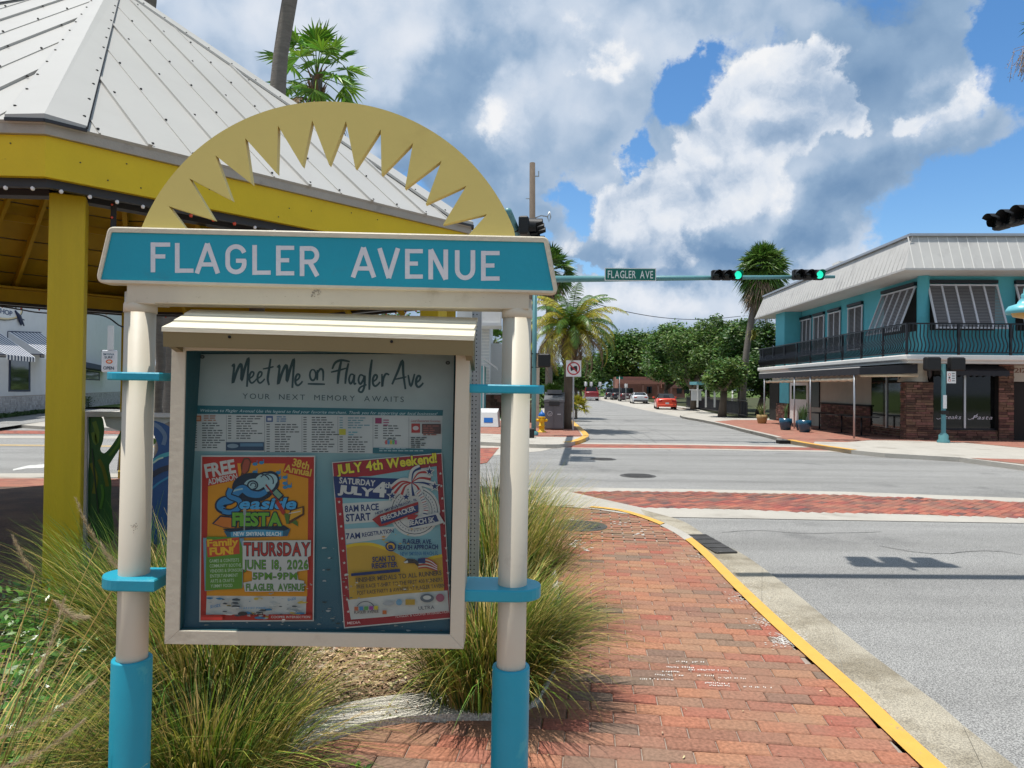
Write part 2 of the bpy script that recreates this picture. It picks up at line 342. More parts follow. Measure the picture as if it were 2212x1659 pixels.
def brick_mat(name, cols, tex=None, dirt=True):
    m = bpy.data.materials.new(name); m.use_nodes = True; t = m.node_tree; n = t.nodes; l = t.links; b = n['Principled BSDF']
    oi = n.new('ShaderNodeObjectInfo').outputs['Random']; gi = n.new('ShaderNodeNewGeometry').outputs['Random Per Island']; tco = n.new('ShaderNodeTexCoord').outputs['Object']
    geo = n.new('ShaderNodeNewGeometry').outputs['Position']
    a = n.new('ShaderNodeMath'); l.new(oi, a.inputs[0]); l.new(gi, a.inputs[1]); f = n.new('ShaderNodeMath'); f.operation = 'FRACT'; l.new(a.outputs[0], f.inputs[0])
    r = n.new('ShaderNodeValToRGB'); r.color_ramp.interpolation = 'LINEAR'; el = r.color_ramp.elements
    while len(el) > 1: el.remove(el[0])
    el[0].position = 0; el[0].color = (*cols[0], 1)
    for i, c in enumerate(cols[1:]): e = el.new((i+1)/(len(cols)-1)); e.color = (*c, 1)
    src = f.outputs[0]
    if tex:
        bt = n.new('ShaderNodeTexBrick'); mpn = n.new('ShaderNodeMapping'); mpn.inputs['Rotation'].default_value = (0, 0, R(tex[1])); l.new(geo, mpn.inputs[0]); l.new(mpn.outputs[0], bt.inputs[0])
        bt.inputs['Color1'].default_value = (0, 0, 0, 1); bt.inputs['Color2'].default_value = (1, 1, 1, 1); bt.inputs['Mortar'].default_value = (.5, .5, .5, 1)
        bt.inputs['Scale'].default_value = 1; bt.inputs['Brick Width'].default_value = tex[0]; bt.inputs['Row Height'].default_value = tex[0]/2; bt.inputs['Mortar Size'].default_value = .006; bt.inputs['Bias'].default_value = 0
        src = bt.outputs['Color']
    l.new(src, r.inputs[0])
    ns = n.new('ShaderNodeTexNoise'); ns.inputs['Scale'].default_value = 55; ns.inputs['Detail'].default_value = 6; l.new(geo, ns.inputs[0])
    mp = n.new('ShaderNodeMapRange'); mp.inputs['From Min'].default_value = .3; mp.inputs['From Max'].default_value = .7; mp.inputs['To Min'].default_value = .68; mp.inputs['To Max'].default_value = 1.28; l.new(ns.outputs[0], mp.inputs[0])
    hs = n.new('ShaderNodeHueSaturation'); l.new(r.outputs[0], hs.inputs['Color']); l.new(mp.outputs[0], hs.inputs['Value']); c = hs.outputs[0]
    if dirt:
        n2 = n.new('ShaderNodeTexNoise'); n2.inputs['Scale'].default_value = 1.7; n2.inputs['Detail'].default_value = 7; l.new(geo, n2.inputs[0])
        m2 = n.new('ShaderNodeMapRange'); m2.inputs['From Min'].default_value = .42; m2.inputs['From Max'].default_value = .78; m2.inputs['To Max'].default_value = .72; l.new(n2.outputs[0], m2.inputs[0])
        x = n.new('ShaderNodeMix'); x.data_type = 'RGBA'; x.inputs[7].default_value = (.25, .17, .12, 1); l.new(m2.outputs[0], x.inputs[0]); l.new(c, x.inputs[6]); c = x.outputs[2]
    l.new(c, b.inputs['Base Color']); b.inputs['Roughness'].default_value = .88; b.inputs['Specular IOR Level'].default_value = .2
    bp = n.new('ShaderNodeBump'); bp.inputs['Strength'].default_value = .5; bp.inputs['Distance'].default_value = .006; l.new(ns.outputs[0], bp.inputs['Height']); l.new(bp.outputs[0], b.inputs['Normal'])
    M[name] = m; return m
PAV = [(.35, .145, .09), (.37, .19, .11), (.33, .105, .075), (.34, .16, .10), (.20, .14, .105), (.36, .175, .11), (.29, .145, .10), (.33, .125, .085), (.17, .13, .10), (.37, .20, .12), (.25, .125, .085), (.33, .15, .10)]
brick_mat('paver', PAV)
brick_mat('paver_road', [(.34, .10, .075), (.38, .13, .09), (.17, .08, .07), (.30, .085, .07), (.10, .075, .075), (.40, .15, .10), (.26, .09, .075)])
brick_mat('paver_far', [(.34, .14, .10), (.37, .18, .13), (.31, .12, .09), (.25, .12, .095)], tex=(.21, 3))
brick_mat('paver_road_far', [(.34, .10, .075), (.38, .13, .09), (.17, .08, .07), (.30, .085, .07)], tex=(.21, 45))
brick_mat('paver_shaded', [(.115, .085, .07), (.15, .10, .08), (.10, .08, .07), (.13, .09, .075)], tex=(.21, 3))  # dark copy of the pavers, shade under the gazebo put into the colour
def inside(p, poly):
    c = False; j = len(poly)-1
    for i in range(len(poly)):
        a, b = poly[i], poly[j]
        if (a[1] > p[1]) != (b[1] > p[1]) and p[0] < (b[0]-a[0])*(p[1]-a[1])/(b[1]-a[1])+a[0]: c = not c
        j = i
    return c
def struct(name, b, m, **k): o = b.build(name, m, **k); o['kind'] = 'structure'; return o
def slab(name, poly, z1, m, z0=-.3):
    b = MB(); b.prism(poly, lambda p: (p[0], p[1], z0), lambda p: (p[0], p[1], z1)); return struct(name, b, m)
def G2(pts, z=0.0): return [tuple(g(x, y, z)[:2]) for x, y in pts]
def smooth(pts, k=4):
    "Catmull-Rom through the points"
    out = []; P = [Vector(p) for p in pts]
    for i in range(len(P)-1):
        p0 = P[max(i-1, 0)]; p1 = P[i]; p2 = P[i+1]; p3 = P[min(i+2, len(P)-1)]
        for j in range(k):
            t = j/k; out.append(tuple(.5*((2*p1)+(p2-p0)*t+(2*p0-5*p1+4*p2-p3)*t*t+(3*p1-p0-3*p2+p3)*t**3)))
    out.append(tuple(P[-1])); return out
# ------------------------------------------------------------------ terrain and roadway
struct('ground', MB().sheet([(-900, -300, -.17), (900, -300, -.17), (900, 1500, -.17), (-900, 1500, -.17)]), 'lawn')
def sub(b, x0, y0, x1, y1, z, st):
    nx = max(1, int((x1-x0)/st)); ny = max(1, int((y1-y0)/st)); vs = []; fs = []
    for j in range(ny+1):
        for i in range(nx+1): vs.append((x0+(x1-x0)*i/nx, y0+(y1-y0)*j/ny, z))
    for j in range(ny):
        for i in range(nx): fs.append((j*(nx+1)+i, j*(nx+1)+i+1, (j+1)*(nx+1)+i+1, (j+1)*(nx+1)+i))
    b.add(vs, fs)
b = MB(); sub(b, -90, -15, 70, 160, ROAD, 40); struct('road', b, 'asphalt')
# ------------------------------------------------------------------ our corner: kerb, gutter, brick pavement
K_in = smooth([(1.86, -8), (1.86, 0)]+G2([(1990, 1659), (1840, 1511), (1748, 1426), (1657, 1342), (1578, 1264), (1490, 1175), (1430, 1137), (1350, 1108), (1285, 1098), (1150, 1088)]), 5)
K_in = [p for p in K_in]
def offset(poly, d):
    out = []
    for i, p in enumerate(poly):
        a = Vector(poly[max(i-1, 0)]); b_ = Vector(poly[min(i+1, len(poly)-1)]); t = (b_-a).normalized(); nn = Vector((t.y, -t.x)); q = Vector(p)+nn*d; out.append((q.x, q.y))
    return out
K_out = offset(K_in, .13)
G_out = smooth([(2.46, -8), (2.46, 0)]+G2([(2192, 1659), (2036, 1531), (1944, 1463), (1840, 1384), (1742, 1303), (1676, 1250), (1601, 1197), (1528, 1161), (1474, 1127), (1393, 1104), (1285, 1077), (1220, 1062), (1150, 1054)], ROAD), 5)
def strip(b, A, B, z, mi=0):
    n = min(len(A), len(B))
    for i in range(n-1): b.sheet([(*A[i], z), (*B[i], z), (*B[i+1], z), (*A[i+1], z)], mi)
def resample(pl, n):
    P = [Vector(p) for p in pl]; d = [0]
    for i in range(1, len(P)): d.append(d[-1]+(P[i]-P[i-1]).length)
    out = []; j = 0
    for k in range(n):
        t = d[-1]*k/(n-1)
        while j < len(P)-2 and d[j+1] < t: j += 1
        s = (t-d[j])/max(1e-9, d[j+1]-d[j]); q = P[j].lerp(P[j+1], min(1, max(0, s))); out.append((q.x, q.y))
    return out
NK = 90
ki, ko, go = resample(K_in, NK), resample(K_out, NK), resample(G_out, NK)
# kerb: painted runs, a bare dip at the drain inlet
def y_of(p): return p[1]
def kerb(name, i0, i1, m):
    b = MB()
    for i in range(i0, i1):
        a, c, d, e = ki[i], ko[i], ko[i+1], ki[i+1]; r = .02
        cc = tuple(Vector(c).lerp(Vector(a), .18)); dd = tuple(Vector(d).lerp(Vector(e), .18))
        b.sheet([(*a, .012), (*cc, .012), (*dd, .012), (*e, .012)]); b.sheet([(*cc, .012), (*c, -r), (*d, -r), (*dd, .012)]); b.sheet([(*c, -r), (*c, ROAD-.02), (*d, ROAD-.02), (*d, -r)])
    for i, sgn in ((i0, 1), (i1, -1)):
        a, c = ki[i], ko[i]; b.sheet([(*a, .012), (*a, ROAD-.02), (*c, ROAD-.02), (*c, -.01)])
    return struct(name, b, m)
inl0 = g(1488, 1170)[1]; inl1 = g(1432, 1137)[1]
ia = min(range(NK), key=lambda i: abs(ki[i][1]-inl0)); ib = min(range(ia, NK), key=lambda i: abs(ki[i][1]-inl1))
ic = min(range(ib, NK), key=lambda i: (Vector(ki[i])-Vector(g(1285, 1098)[:2])).length)
kerb('kerb', 0, ia, 'kerb_yellow'); kerb('kerb', ib, ic, 'kerb_yellow')
b = MB()
for i in range(ia, ib):
    a, c, d, e = ki[i], ko[i], ko[i+1], ki[i+1]; b.sheet([(*a, .003), (*c, .003), (*d, .003), (*e, .003)])
    cm, dm = tuple(Vector(c).lerp(Vector(a), .5)), tuple(Vector(d).lerp(Vector(e), .5)); b.sheet([(*c, .003), (*c, -.03), (*d, -.03), (*d, .003)])
struct('kerb', b, 'concrete')
b = MB(); b.prism([ki[i] for i in range(ia, ib+1)]+[ko[i] for i in range(ib, ia-1, -1)], lambda p: (p[0], p[1], ROAD), lambda p: (p[0], p[1], -.035))
tag(b.build('inlet_throat', 'void'), kind='structure')
# gutter in cast lengths, with joints between
b = MB(); ga = g(1475, 1162, ROAD)[1]
for i in range(NK-1):
    a = Vector(ko[i]); a2 = Vector(ko[i+1]); c = Vector(go[i]); c2 = Vector(go[i+1])
    if i % 7 == 0: a = a.lerp(a2, .03); c = c.lerp(c2, .03)
    b.sheet([(a.x, a.y, ROAD+.004), (c.x, c.y, ROAD+.012), (c2.x, c2.y, ROAD+.012), (a2.x, a2.y, ROAD+.004)])
struct('gutter', b, 'concrete_gutter')
# drain grate in the gutter
gp = [g(1491, 1164, ROAD), g(1526, 1160, ROAD), g(1591, 1197, ROAD), g(1549, 1202, ROAD)]
gt = thing('drain_grate', 'dark cast iron slotted drain grate set in the gutter beside the yellow kerb', 'grate', tuple((gp[0]+gp[2])/2))
o0 = (gp[0]+gp[2])/2; u = (gp[2]-gp[1]); v = (gp[0]-gp[1]); lu, lv = u.length, v.length; u.normalize(); v.normalize(); v = (v-u*v.dot(u)).normalized(); lv *= .9
def gl(a, c, z): q = gp[1]+u*a+v*c-o0; return (q.x, q.y, z)
b = MB(); b.sheet([gl(0, 0, .006), gl(lu, 0, .006), gl(lu, lv, .006), gl(0, lv, .006)]); b.build('pit', 'void', gt)
for k in range(5):
    b = MB(); a = lu*k/4; q0, q1 = Vector(gl(a, 0, .02)), Vector(gl(a, lv, .02)); b.bar(q0, q1, .035, .025); b.build('bar', 'cast_iron', gt)
for k in range(9):
    b = MB(); c = lv*k/8; q0, q1 = Vector(gl(0, c, .017)), Vector(gl(lu, c, .017)); b.bar(q0, q1, .022, .02); b.build('bar', 'cast_iron', gt)
# ------------------------------------------------------------------ planting bed outline (kerbed with rough concrete)
BED_OUT = [(-6.5, 3.2), (-2.6, 2.0), (-1.6, 2.35)]+G2([(450, 1706), (566, 1654), (680, 1611), (803, 1574), (906, 1560), (1000, 1556), (1075, 1554), (1140, 1536), (1180, 1490), (1208, 1420), (1212, 1320), (1198, 1230), (1178, 1160), (1160, 1110), (1140, 1078)])
BED_OUT = smooth(BED_OUT, 5)
BED = BED_OUT+[(-1.2, 11.4), (-1.0, 7.6), (-1.9, 6.4), (-3.2, 4.75), (-6.5, 4.75)]
BED_IN = offset(BED_OUT, -.27)
bed_in_poly = BED_IN+[(-1.2, 11.4), (-1.0, 7.6), (-1.9, 6.4), (-3.2, 4.75), (-6.5, 4.75)]
b = MB()
zz = .035
for i in range(len(BED_OUT)-1):
    a, c, d, e = BED_IN[i], BED_OUT[i], BED_OUT[i+1], BED_IN[i+1]
    b.sheet([(*a, zz), (*c, zz), (*d, zz), (*e, zz)]); b.sheet([(*c, zz), (*c, -.05), (*d, -.05), (*d, zz)]); b.sheet([(*e, zz), (*e, -.05), (*a, -.05), (*a, zz)])
struct('bed_edging', b, 'concrete_rough')
b = MB(); b.sheet([(*p, .018) for p in bed_in_poly]); struct('planting_bed', b, 'mulch')
# ------------------------------------------------------------------ brick pavement of our corner
PAVE = K_in+[(-1.5, 12.2), (-9, 12.9), (-40, 15.8), (-40, -10), (1.70, -10)]
b = MB(); b.prism(K_in+[(-1.2, g(1150, 1060, 0)[1])]+[(-9, 12.95), (-40, 15.9), (-40, -10), (1.70, -10)], lambda p: (p[0], p[1], -.3), lambda p: (p[0], p[1], -.012))
pave = struct('brick_pavement', b, 'mortar')
proto_m = {}
def brickfield(parent, poly, hole, ang, z, m, bb, cut=300, jit=.0025, org=(0, 0), far=None, name='brick', lw=.245, ww=.12, gap=.006):
    ca, sa = cos(R(ang)), sin(R(ang)); cells = []
    ul = lambda p: (ca*(p[0]-org[0])+sa*(p[1]-org[1]), -sa*(p[0]-org[0])+ca*(p[1]-org[1]))
    cor = [ul((x, y)) for x in (bb[0], bb[2]) for y in (bb[1], bb[3])]
    i0, i1 = int(min(c[0] for c in cor)/lw)-1, int(max(c[0] for c in cor)/lw)+2; j0, j1 = int(min(c[1] for c in cor)/ww)-1, int(max(c[1] for c in cor)/ww)+2
    rnd = random.Random(5); halves = []
    for j in range(j0, j1):
        for i in range(i0, i1):
            lx, ly = (i+(.5 if j % 2 else 0)+.5)*lw, (j+.5)*ww; x, y = org[0]+ca*lx-sa*ly, org[1]+sa*lx+ca*ly
            if not (bb[0] < x < bb[2] and bb[1] < y < bb[3]) or (hole and inside((x, y), hole)): continue
            if not inside((x, y), poly):
                for sg in (-1, 1):
                    hx, hy = x+sg*ca*lw*.25, y+sg*sa*lw*.25
                    if inside((hx, hy), poly): halves.append((hx, hy))
                continue
            cells.append((x, y))
    def vis(c):
        X, Y = c
        if Y < 2.9: return 99
        px = 1106+X/Y*FPX
        if px < -20 or px > 2240: return 98
        return Y
    cells.sort(key=vis)
    mb = MB(); b_ = .006; lx, wx, hz = lw/2-gap/2, ww/2-gap/2, .02
    mb.add([(-lx, -wx, -hz), (lx, -wx, -hz), (lx, wx, -hz), (-lx, wx, -hz), (-lx, -wx, -b_), (lx, -wx, -b_), (lx, wx, -b_), (-lx, wx, -b_), (-lx+b_, -wx+b_, 0), (lx-b_, -wx+b_, 0), (lx-b_, wx-b_, 0), (-lx+b_, wx-b_, 0)],
           [(0, 1, 5, 4), (1, 2, 6, 5), (2, 3, 7, 6), (3, 0, 4, 7), (4, 5, 9, 8), (5, 6, 10, 9), (6, 7, 11, 10), (7, 4, 8, 11), (8, 9, 10, 11)])
    first = None; rest = MB()
    for k, (x, y) in enumerate(cells):
        r1, r2, r3 = rnd.uniform(-1, 1), rnd.uniform(-1, 1), rnd.uniform(-1, 1)
        if k < cut and vis((x, y)) < 90:
            if first is None: first = mb.build(name, m, parent); o = first
            else: o = bpy.data.objects.new(name, first.data); COL.objects.link(o); o.parent = parent
            o.location = (x, y, z+r1*jit); o.rotation_euler = (r2*.012, r3*.012, R(ang)+r1*.012)
        else:
            mt = Matrix.Translation((x, y, z+r1*jit)) @ Matrix.Rotation(R(ang)+r1*.012, 4, 'Z') @ Matrix.Rotation(r2*.012, 4, 'X')
            if vis((x, y)) > 8: rest.add([mt @ Vector(q) for q in mb.v[8:]], [(0, 1, 2, 3)])
            else: rest.add([mt @ Vector(q) for q in mb.v[4:]], [(0, 1, 5, 4), (1, 2, 6, 5), (2, 3, 7, 6), (3, 0, 4, 7), (4, 5, 6, 7)])
    for (x, y) in halves:
        mt = Matrix.Translation((x, y, z+rnd.uniform(-1, 1)*jit)) @ Matrix.Rotation(R(ang), 4, 'Z'); q = [Vector(((v[0]+gap/2)*.5-gap/4 if v[0] < 0 else (v[0]+gap/2)*.5-gap/2, v[1], v[2])) for v in mb.v[4:]]
        rest.add([mt @ v for v in q], [(0, 1, 5, 4), (1, 2, 6, 5), (2, 3, 7, 6), (3, 0, 4, 7), (4, 5, 6, 7)])
    o = rest.build(name, m, parent); o['kind'] = 'stuff'
    return o
RAMP = G2([(1110, 1092), (1190, 1100), (1285, 1100), (1350, 1110), (1285, 1070), (1110, 1050)])
paver_poly = K_in+[(-1.0, 11.6), (-1.0, 4), (-1.9, 3), (-4, 1.2), (-4, -2), (1.7, -2)]
holes = BED_OUT+[(-1.2, 11.4), (-3, 6), (-6.5, 4.9)]
manh = g(1251, 1136)
brickfield(pave, offset(K_in, .02)+[(-1.0, 11.6), (-1.0, 4), (-1.9, 3), (-4, 1.2), (-4, -2), (1.7, -2)], offset(BED_OUT, -.07)+[(-1.2, 11.4), (-3, 6), (-6.5, 4.9)], -6.5, 0, 'paver', (-2.6, .8, 2.6, 12.2), cut=300)
# outer plaza round the gazebo: thin sheet, too far or too shaded to tell single bricks
b = MB(); b.sheet([(-40, 4.76, -.004), (-3.2, 4.76, -.004), (-1.9, 6.42, -.004), (-1.0, 7.6, -.004), (-1.2, 11.5, -.004), (-9, 12.35, -.004), (-40, 15.2, -.004)]); struct('plaza', b, 'paver_shaded')
b = MB(); b.sheet([(-40, -10, -.003), (-3.2, -10, -.003), (-2.7, 1.9, -.003), (-6.5, 3.1, -.003), (-40, 3.1, -.003)]); struct('plaza', b, 'paver_far')
# concrete apron (dropped kerb) at the head of the pavement
b = MB(); rp = G2([(1090, 1089), (1180, 1092), (1290, 1101), (1345, 1110), (1393, 1113), (1300, 1080), (1215, 1062), (1090, 1052)])
b.sheet([(*p, .006) for p in rp[:5]]+[(*p, ROAD+.02) for p in G2([(1380, 1098), (1285, 1077), (1220, 1062), (1090, 1052)], ROAD)]); struct('kerb_ramp', b, 'concrete')
# manhole cover in the brick pavement, and two in the roadway
def manhole(x, y, r, z, label):
    t = thing('manhole_cover', label, 'manhole cover', (x, y, z), 'round iron covers')
    MB().lathe([(0, .008), (r, .008), (r+.03, .006), (r+.05, .0)], 32).build('frame', 'cast_iron', t)
    b = MB()
    for i in range(-6, 7):
        for j in range(-6, 7):
            px, py = i*r/6.5, j*r/6.5
            if px*px+py*py < (r*.92)**2: b.box((px-r/18, py-r/18, .008), (px+r/18, py+r/18, .014))
    o = b.build('tread', 'cast_iron', t); o['kind'] = 'stuff'
p = g(1251, 1136); manhole(p.x, p.y, .30, .004, 'round iron manhole cover set in the red brick pavement near the kerb ramp')
p = g(1378, 1028, ROAD); manhole(p.x, p.y, .33, ROAD+.003, 'round iron manhole cover in grey asphalt beyond the brick crosswalk')
p = g(1302, 992, ROAD); manhole(p.x, p.y, .30, ROAD+.003, 'small worn manhole cover farthest out in the middle of the junction')
# ------------------------------------------------------------------ near crosswalk: brick strip between two concrete bands
cw_t0 = G2([(1150, 1052), (1393, 1056), (1826, 1063), (2212, 1077)], ROAD); cw_t1 = G2([(1230, 1063), (1500, 1063.5), (1826, 1071), (2212, 1086)], ROAD)
cw_b0 = G2([(1330, 1096), (1500, 1099), (1772, 1107), (2212, 1119)], ROAD); cw_b1 = G2([(1447, 1118), (1560, 1120), (1772, 1124), (2212, 1131)], ROAD)
def ext(pl, dx=9): a, c = Vector(pl[-2]), Vector(pl[-1]); d = (c-a).normalized(); q = c+d*dx; return pl+[(q.x, q.y)]
cw_t0, cw_t1, cw_b0, cw_b1 = ext(cw_t0), ext(cw_t1), ext(cw_b0), ext(cw_b1)
def band(name, A, B, z, m): b = MB(); b.sheet([(*p, z) for p in A]+[(*p, z) for p in reversed(B)]); return struct(name, b, m)
band('crosswalk_border', cw_t1, cw_t0, ROAD+.008, 'concrete'); band('crosswalk_border', cw_b1, cw_b0, ROAD+.008, 'concrete')
cwp = cw_b0+list(reversed(cw_t1)); cross = band('crosswalk', cw_b0, cw_t1, ROAD+.003, 'mortar')
brickfield(cross, cwp, None, 42, ROAD+.014, 'paver_road', (0, 8, 20, 14), cut=300, jit=.002)
# far crosswalk over the far leg, thin in view
ft = ext(G2([(1215, 959), (1500, 962), (1800, 968), (1905, 977)], ROAD), 1); fb = ext(G2([(1215, 967), (1500, 969.5), (1800, 974), (1915, 981)], ROAD), 1)
band('crosswalk', fb, ft, ROAD+.008, 'paver_road_far')
ft2 = G2([(1215, 956), (1500, 959), (1800, 965), (1900, 973)], ROAD); band('crosswalk_border', [(a[0], a[1]) for a in ft[:4]], ft2, ROAD+.008, 'concrete')
fb2 = G2([(1190, 969), (1500, 972), (1800, 977), (1915, 985)], ROAD); band('crosswalk_border', fb2, fb[:4], ROAD+.008, 'concrete')
rn_ = random.Random(17)
for pts in ([(1296, 905), (1330, 922), (1360, 940), (1400, 958)], [(1345, 905), (1400, 925), (1460, 950)], [(1240, 949), (1300, 951), (1420, 950), (1560, 954), (1660, 960)], [(1390, 935), (1425, 962), (1450, 975)], [(1560, 1150), (1640, 1146), (1740, 1152), (1900, 1149)], [(1250, 1032), (1330, 1040), (1500, 1036), (1700, 1046)], [(1900, 1180), (2010, 1196), (2130, 1190), (2212, 1199)]):  # cracks; the long line across the far leg is the signal arm's shadow, painted
    P_ = smooth(G2(pts, ROAD), 6); P_ = [(a+rn_.gauss(0, .012), c+rn_.gauss(0, .012)) for a, c in P_]; b = MB(); q_ = offset(P_, .012)
    for i in range(len(P_)-1): b.sheet([(*P_[i], ROAD+.004), (*q_[i], ROAD+.004), (*q_[i+1], ROAD+.004), (*P_[i+1], ROAD+.004)])
    struct('crack_and_shadow_line', b, 'cast_iron')
# ------------------------------------------------------------------ far left block with its brick corner
fl = smooth(G2([(700, 940), (1050, 955), (1180, 960), (1228, 957), (1262, 947), (1272, 940), (1258, 926), (1240, 913)]), 4)
fl_w = [(-80, 42), (-25, 31.5)]+G2([(-40, 921), (91, 921), (300, 925)])[1:]+fl+[(5.2, 75), (9.0, 150), (-80, 150)]
slab('pavement', fl_w, 0, 'concrete')
b = MB(); b.sheet([(*p, .005) for p in G2([(1080, 966-28), (1140, 943), (1225, 944), (1258, 943), (1250, 930), (1232, 912), (1225, 906), (1130, 905), (1040, 912), (1030, 936)])]); struct('brick_pavement', b, 'paver_far')
b = MB(); b.sheet([(*p, ROAD+.006) for p in G2([(1035, 958), (1225, 961), (1170, 975), (1060, 985), (1020, 990)], ROAD)]); struct('kerb_ramp', b, 'concrete')
b = MB(); b.sheet([(*p, ROAD+.012) for p in G2([(1030, 968), (1078, 968), (1052, 1000), (1025, 1005)], ROAD)]); struct('crosswalk', b, 'paver_road_far')
kp = smooth(G2([(1228, 956), (1250, 952), (1265, 946), (1272, 940), (1262, 929), (1247, 917), (1238, 909)]), 4)
b = MB(); kk = offset(kp, -.22)
for i in range(len(kp)-1): b.box((0, 0, 0), (0, 0, 0)) if False else b.sheet([(*kp[i], .008), (*kk[i], .008), (*kk[i+1], .008), (*kp[i+1], .008)]); b.sheet([(*kp[i], .008), (*kp[i], ROAD), (*kp[i+1], ROAD), (*kp[i+1], .008)])
struct('kerb', b, 'kerb_yellow')
b = MB(); b.sheet([(*p, .004) for p in G2([(1040, 905), (1120, 905), (1120, 880), (1050, 878)])]); struct('lawn', b, 'lawn')
# ------------------------------------------------------------------ far right block (restaurant corner)
fr = smooth([(15.4, 64), (14.9, 56)]+G2([(1469, 897), (1516, 907), (1556, 915), (1604, 927), (1656, 939), (1700, 950), (1755, 960), (1839, 972)]), 4)
fr_w = [(19.5, 150), (16.6, 90)]+fr+[tuple(g(1911, 979)[:2]), tuple(g(2073, 988)[:2]), tuple(g(2212, 1006)[:2]), (24, 15.0), (60, 12.5), (60, 150)]
slab('pavement', fr_w, 0, 'concrete')
b = MB(); b.sheet([(*p, .006) for p in [tuple(q) for q in fr[14:-4]]]+[(*p, .006) for p in G2([(1760, 954), (1830, 955), (1880, 951), (1960, 952), (2080, 956), (2212, 968)])]+[(30, 18.6, .006), (30, 40, .006), (12.6, 40, .006)]); struct('brick_pavement', b, 'paver_far')
b = MB(); b.sheet([(*p, .009) for p in G2([(2095, 990), (2212, 993), (2300, 1003), (2300, 1012), (2212, 1003)])]); struct('brick_pavement', b, 'paver_far')
b = MB(); ky = [q for q in fr if 1]; kk = offset(fr, .2)
def kerb_run(pts, m, w=.2):
    b = MB(); kk = offset(pts, w)
    for i in range(len(pts)-1): b.sheet([(*pts[i], .01), (*kk[i], .01), (*kk[i+1], .01), (*pts[i+1], .01)]); b.sheet([(*pts[i], .01), (*pts[i], ROAD), (*pts[i+1], ROAD), (*pts[i+1], .01)])
    return struct('kerb', b, m)
kerb_run(fr[:27], 'concrete', -.2); kerb_run(fr[28:], 'kerb_yellow', -.2)
b = MB(); q = g(1703, 951); b.box((q.x-.35, q.y-.12, ROAD), (q.x+.35, q.y+.2, -.01)); struct('inlet_throat', b, 'void')
b = MB(); b.sheet([(*p, ROAD+.006) for p in [(10.9, 46.5), (15.0, 56), (15.5, 64), (19.6, 150), (15.4, 150), (11.2, 60)]]); struct('parking_bay', b, 'concrete')
# gutters and line markings of the cross street
def line(name, A, B, w, z, m):
    A, B = Vector((*A, 0)), Vector((*B, 0)); d = (B-A).normalized(); nn = Vector((-d.y, d.x, 0))*w/2
    return struct(name, MB().sheet([tuple((A-nn)[:2])+(z,), tuple((B-nn)[:2])+(z,), tuple((B+nn)[:2])+(z,), tuple((A+nn)[:2])+(z,)]), m)
a, c = g(-40, 962, ROAD), g(430, 967, ROAD)
line('road_marking', (a.x, a.y), (c.x, c.y), .11, ROAD+.005, 'road_yellow'); line('road_marking', (a.x, a.y+.26), (c.x, c.y+.26), .11, ROAD+.005, 'road_yellow')
band('brick_pavement', G2([(-60, 937), (200, 938), (420, 939)], ROAD), G2([(-60, 930), (200, 931), (420, 932)], ROAD), ROAD+.009, 'paver_road_far')
band('crosswalk_border', G2([(-60, 947), (420, 949)], ROAD), G2([(-60, 941), (420, 943)], ROAD), ROAD+.007, 'concrete')
band('road_marking', G2([(28, 1017), (60, 1012), (120, 1010)], ROAD), G2([(28, 1014), (60, 1006), (120, 1001)], ROAD), ROAD+.005, 'road_white')
band('gutter', G2([(-200, 1034), (100, 1032), (420, 1032)], ROAD), G2([(-200, 1024), (100, 1023), (420, 1024)], ROAD), ROAD+.008, 'concrete')
b = MB(); b.sheet([(*p, .0) for p in G2([(-200, 1052), (-200, 1033), (420, 1034), (420, 1050)])]); struct('brick_pavement', b, 'paver_far')
line('road_marking', (9.5, 4.3), (30, 3.0), .3, ROAD+.005, 'road_white')
# ================================================================== the notice board (street-name board on two posts)
mm('cream_paint', (.54, .49, .385), .5, .06, 4, .14, 50, spec=.35, stain=((.38, .33, .24), 5, .58, .78)); mm('cream_pvc', (.58, .53, .43), .5, .03, 3, .03, spec=.35, stain=((.42, .38, .30), 6, .60, .78))
mm('teal_paint', (.008, .29, .40), .36, .07, 3, .12, 40, spec=.4, stain=((.02, .25, .34), 6, .58, .75)); mm('teal_pvc', (.015, .30, .42), .38, .08, 3, .06, spec=.4, stain=((.05, .36, .44), 9, .62, .72)); mm('mustard_paint', (.64, .52, .16), .5, .02, 6, .03, 60, stain=((.58, .46, .14), 5, .55, .8))
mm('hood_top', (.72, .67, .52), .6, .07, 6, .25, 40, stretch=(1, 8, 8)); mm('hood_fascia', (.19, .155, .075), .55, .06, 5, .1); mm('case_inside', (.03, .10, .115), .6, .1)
M['print'] = print_mat('print', .45)
def glass_mat(name, tint=(.9, .95, .95), rough=.02, ior=1.45, extra=0.0):
    m = bpy.data.materials.new(name); m.use_nodes = True; t = m.node_tree; n = t.nodes; l = t.links; n.remove(n['Principled BSDF'])
    tr = n.new('ShaderNodeBsdfTransparent'); tr.inputs[0].default_value = (*tint, 1); gl_ = n.new('ShaderNodeBsdfGlossy'); gl_.inputs['Roughness'].default_value = rough
    fr = n.new('ShaderNodeFresnel'); fr.inputs[0].default_value = ior; ad = n.new('ShaderNodeMath'); ad.inputs[1].default_value = extra; l.new(fr.outputs[0], ad.inputs[0])
    x = n.new('ShaderNodeMixShader'); l.new(ad.outputs[0], x.inputs[0]); l.new(tr.outputs[0], x.inputs[1]); l.new(gl_.outputs[0], x.inputs[2]); l.new(x.outputs[0], n['Material Output'].inputs[0]); M[name] = m; return m
glass_mat('case_glass', (.80, .83, .82), .03, 1.10)
Y0 = 2.2
SROT = Matrix.Rotation(R(.4), 3, 'Y')
SLOC = Vector((at(702, 1300, Y0).x-.012, Y0, 0))
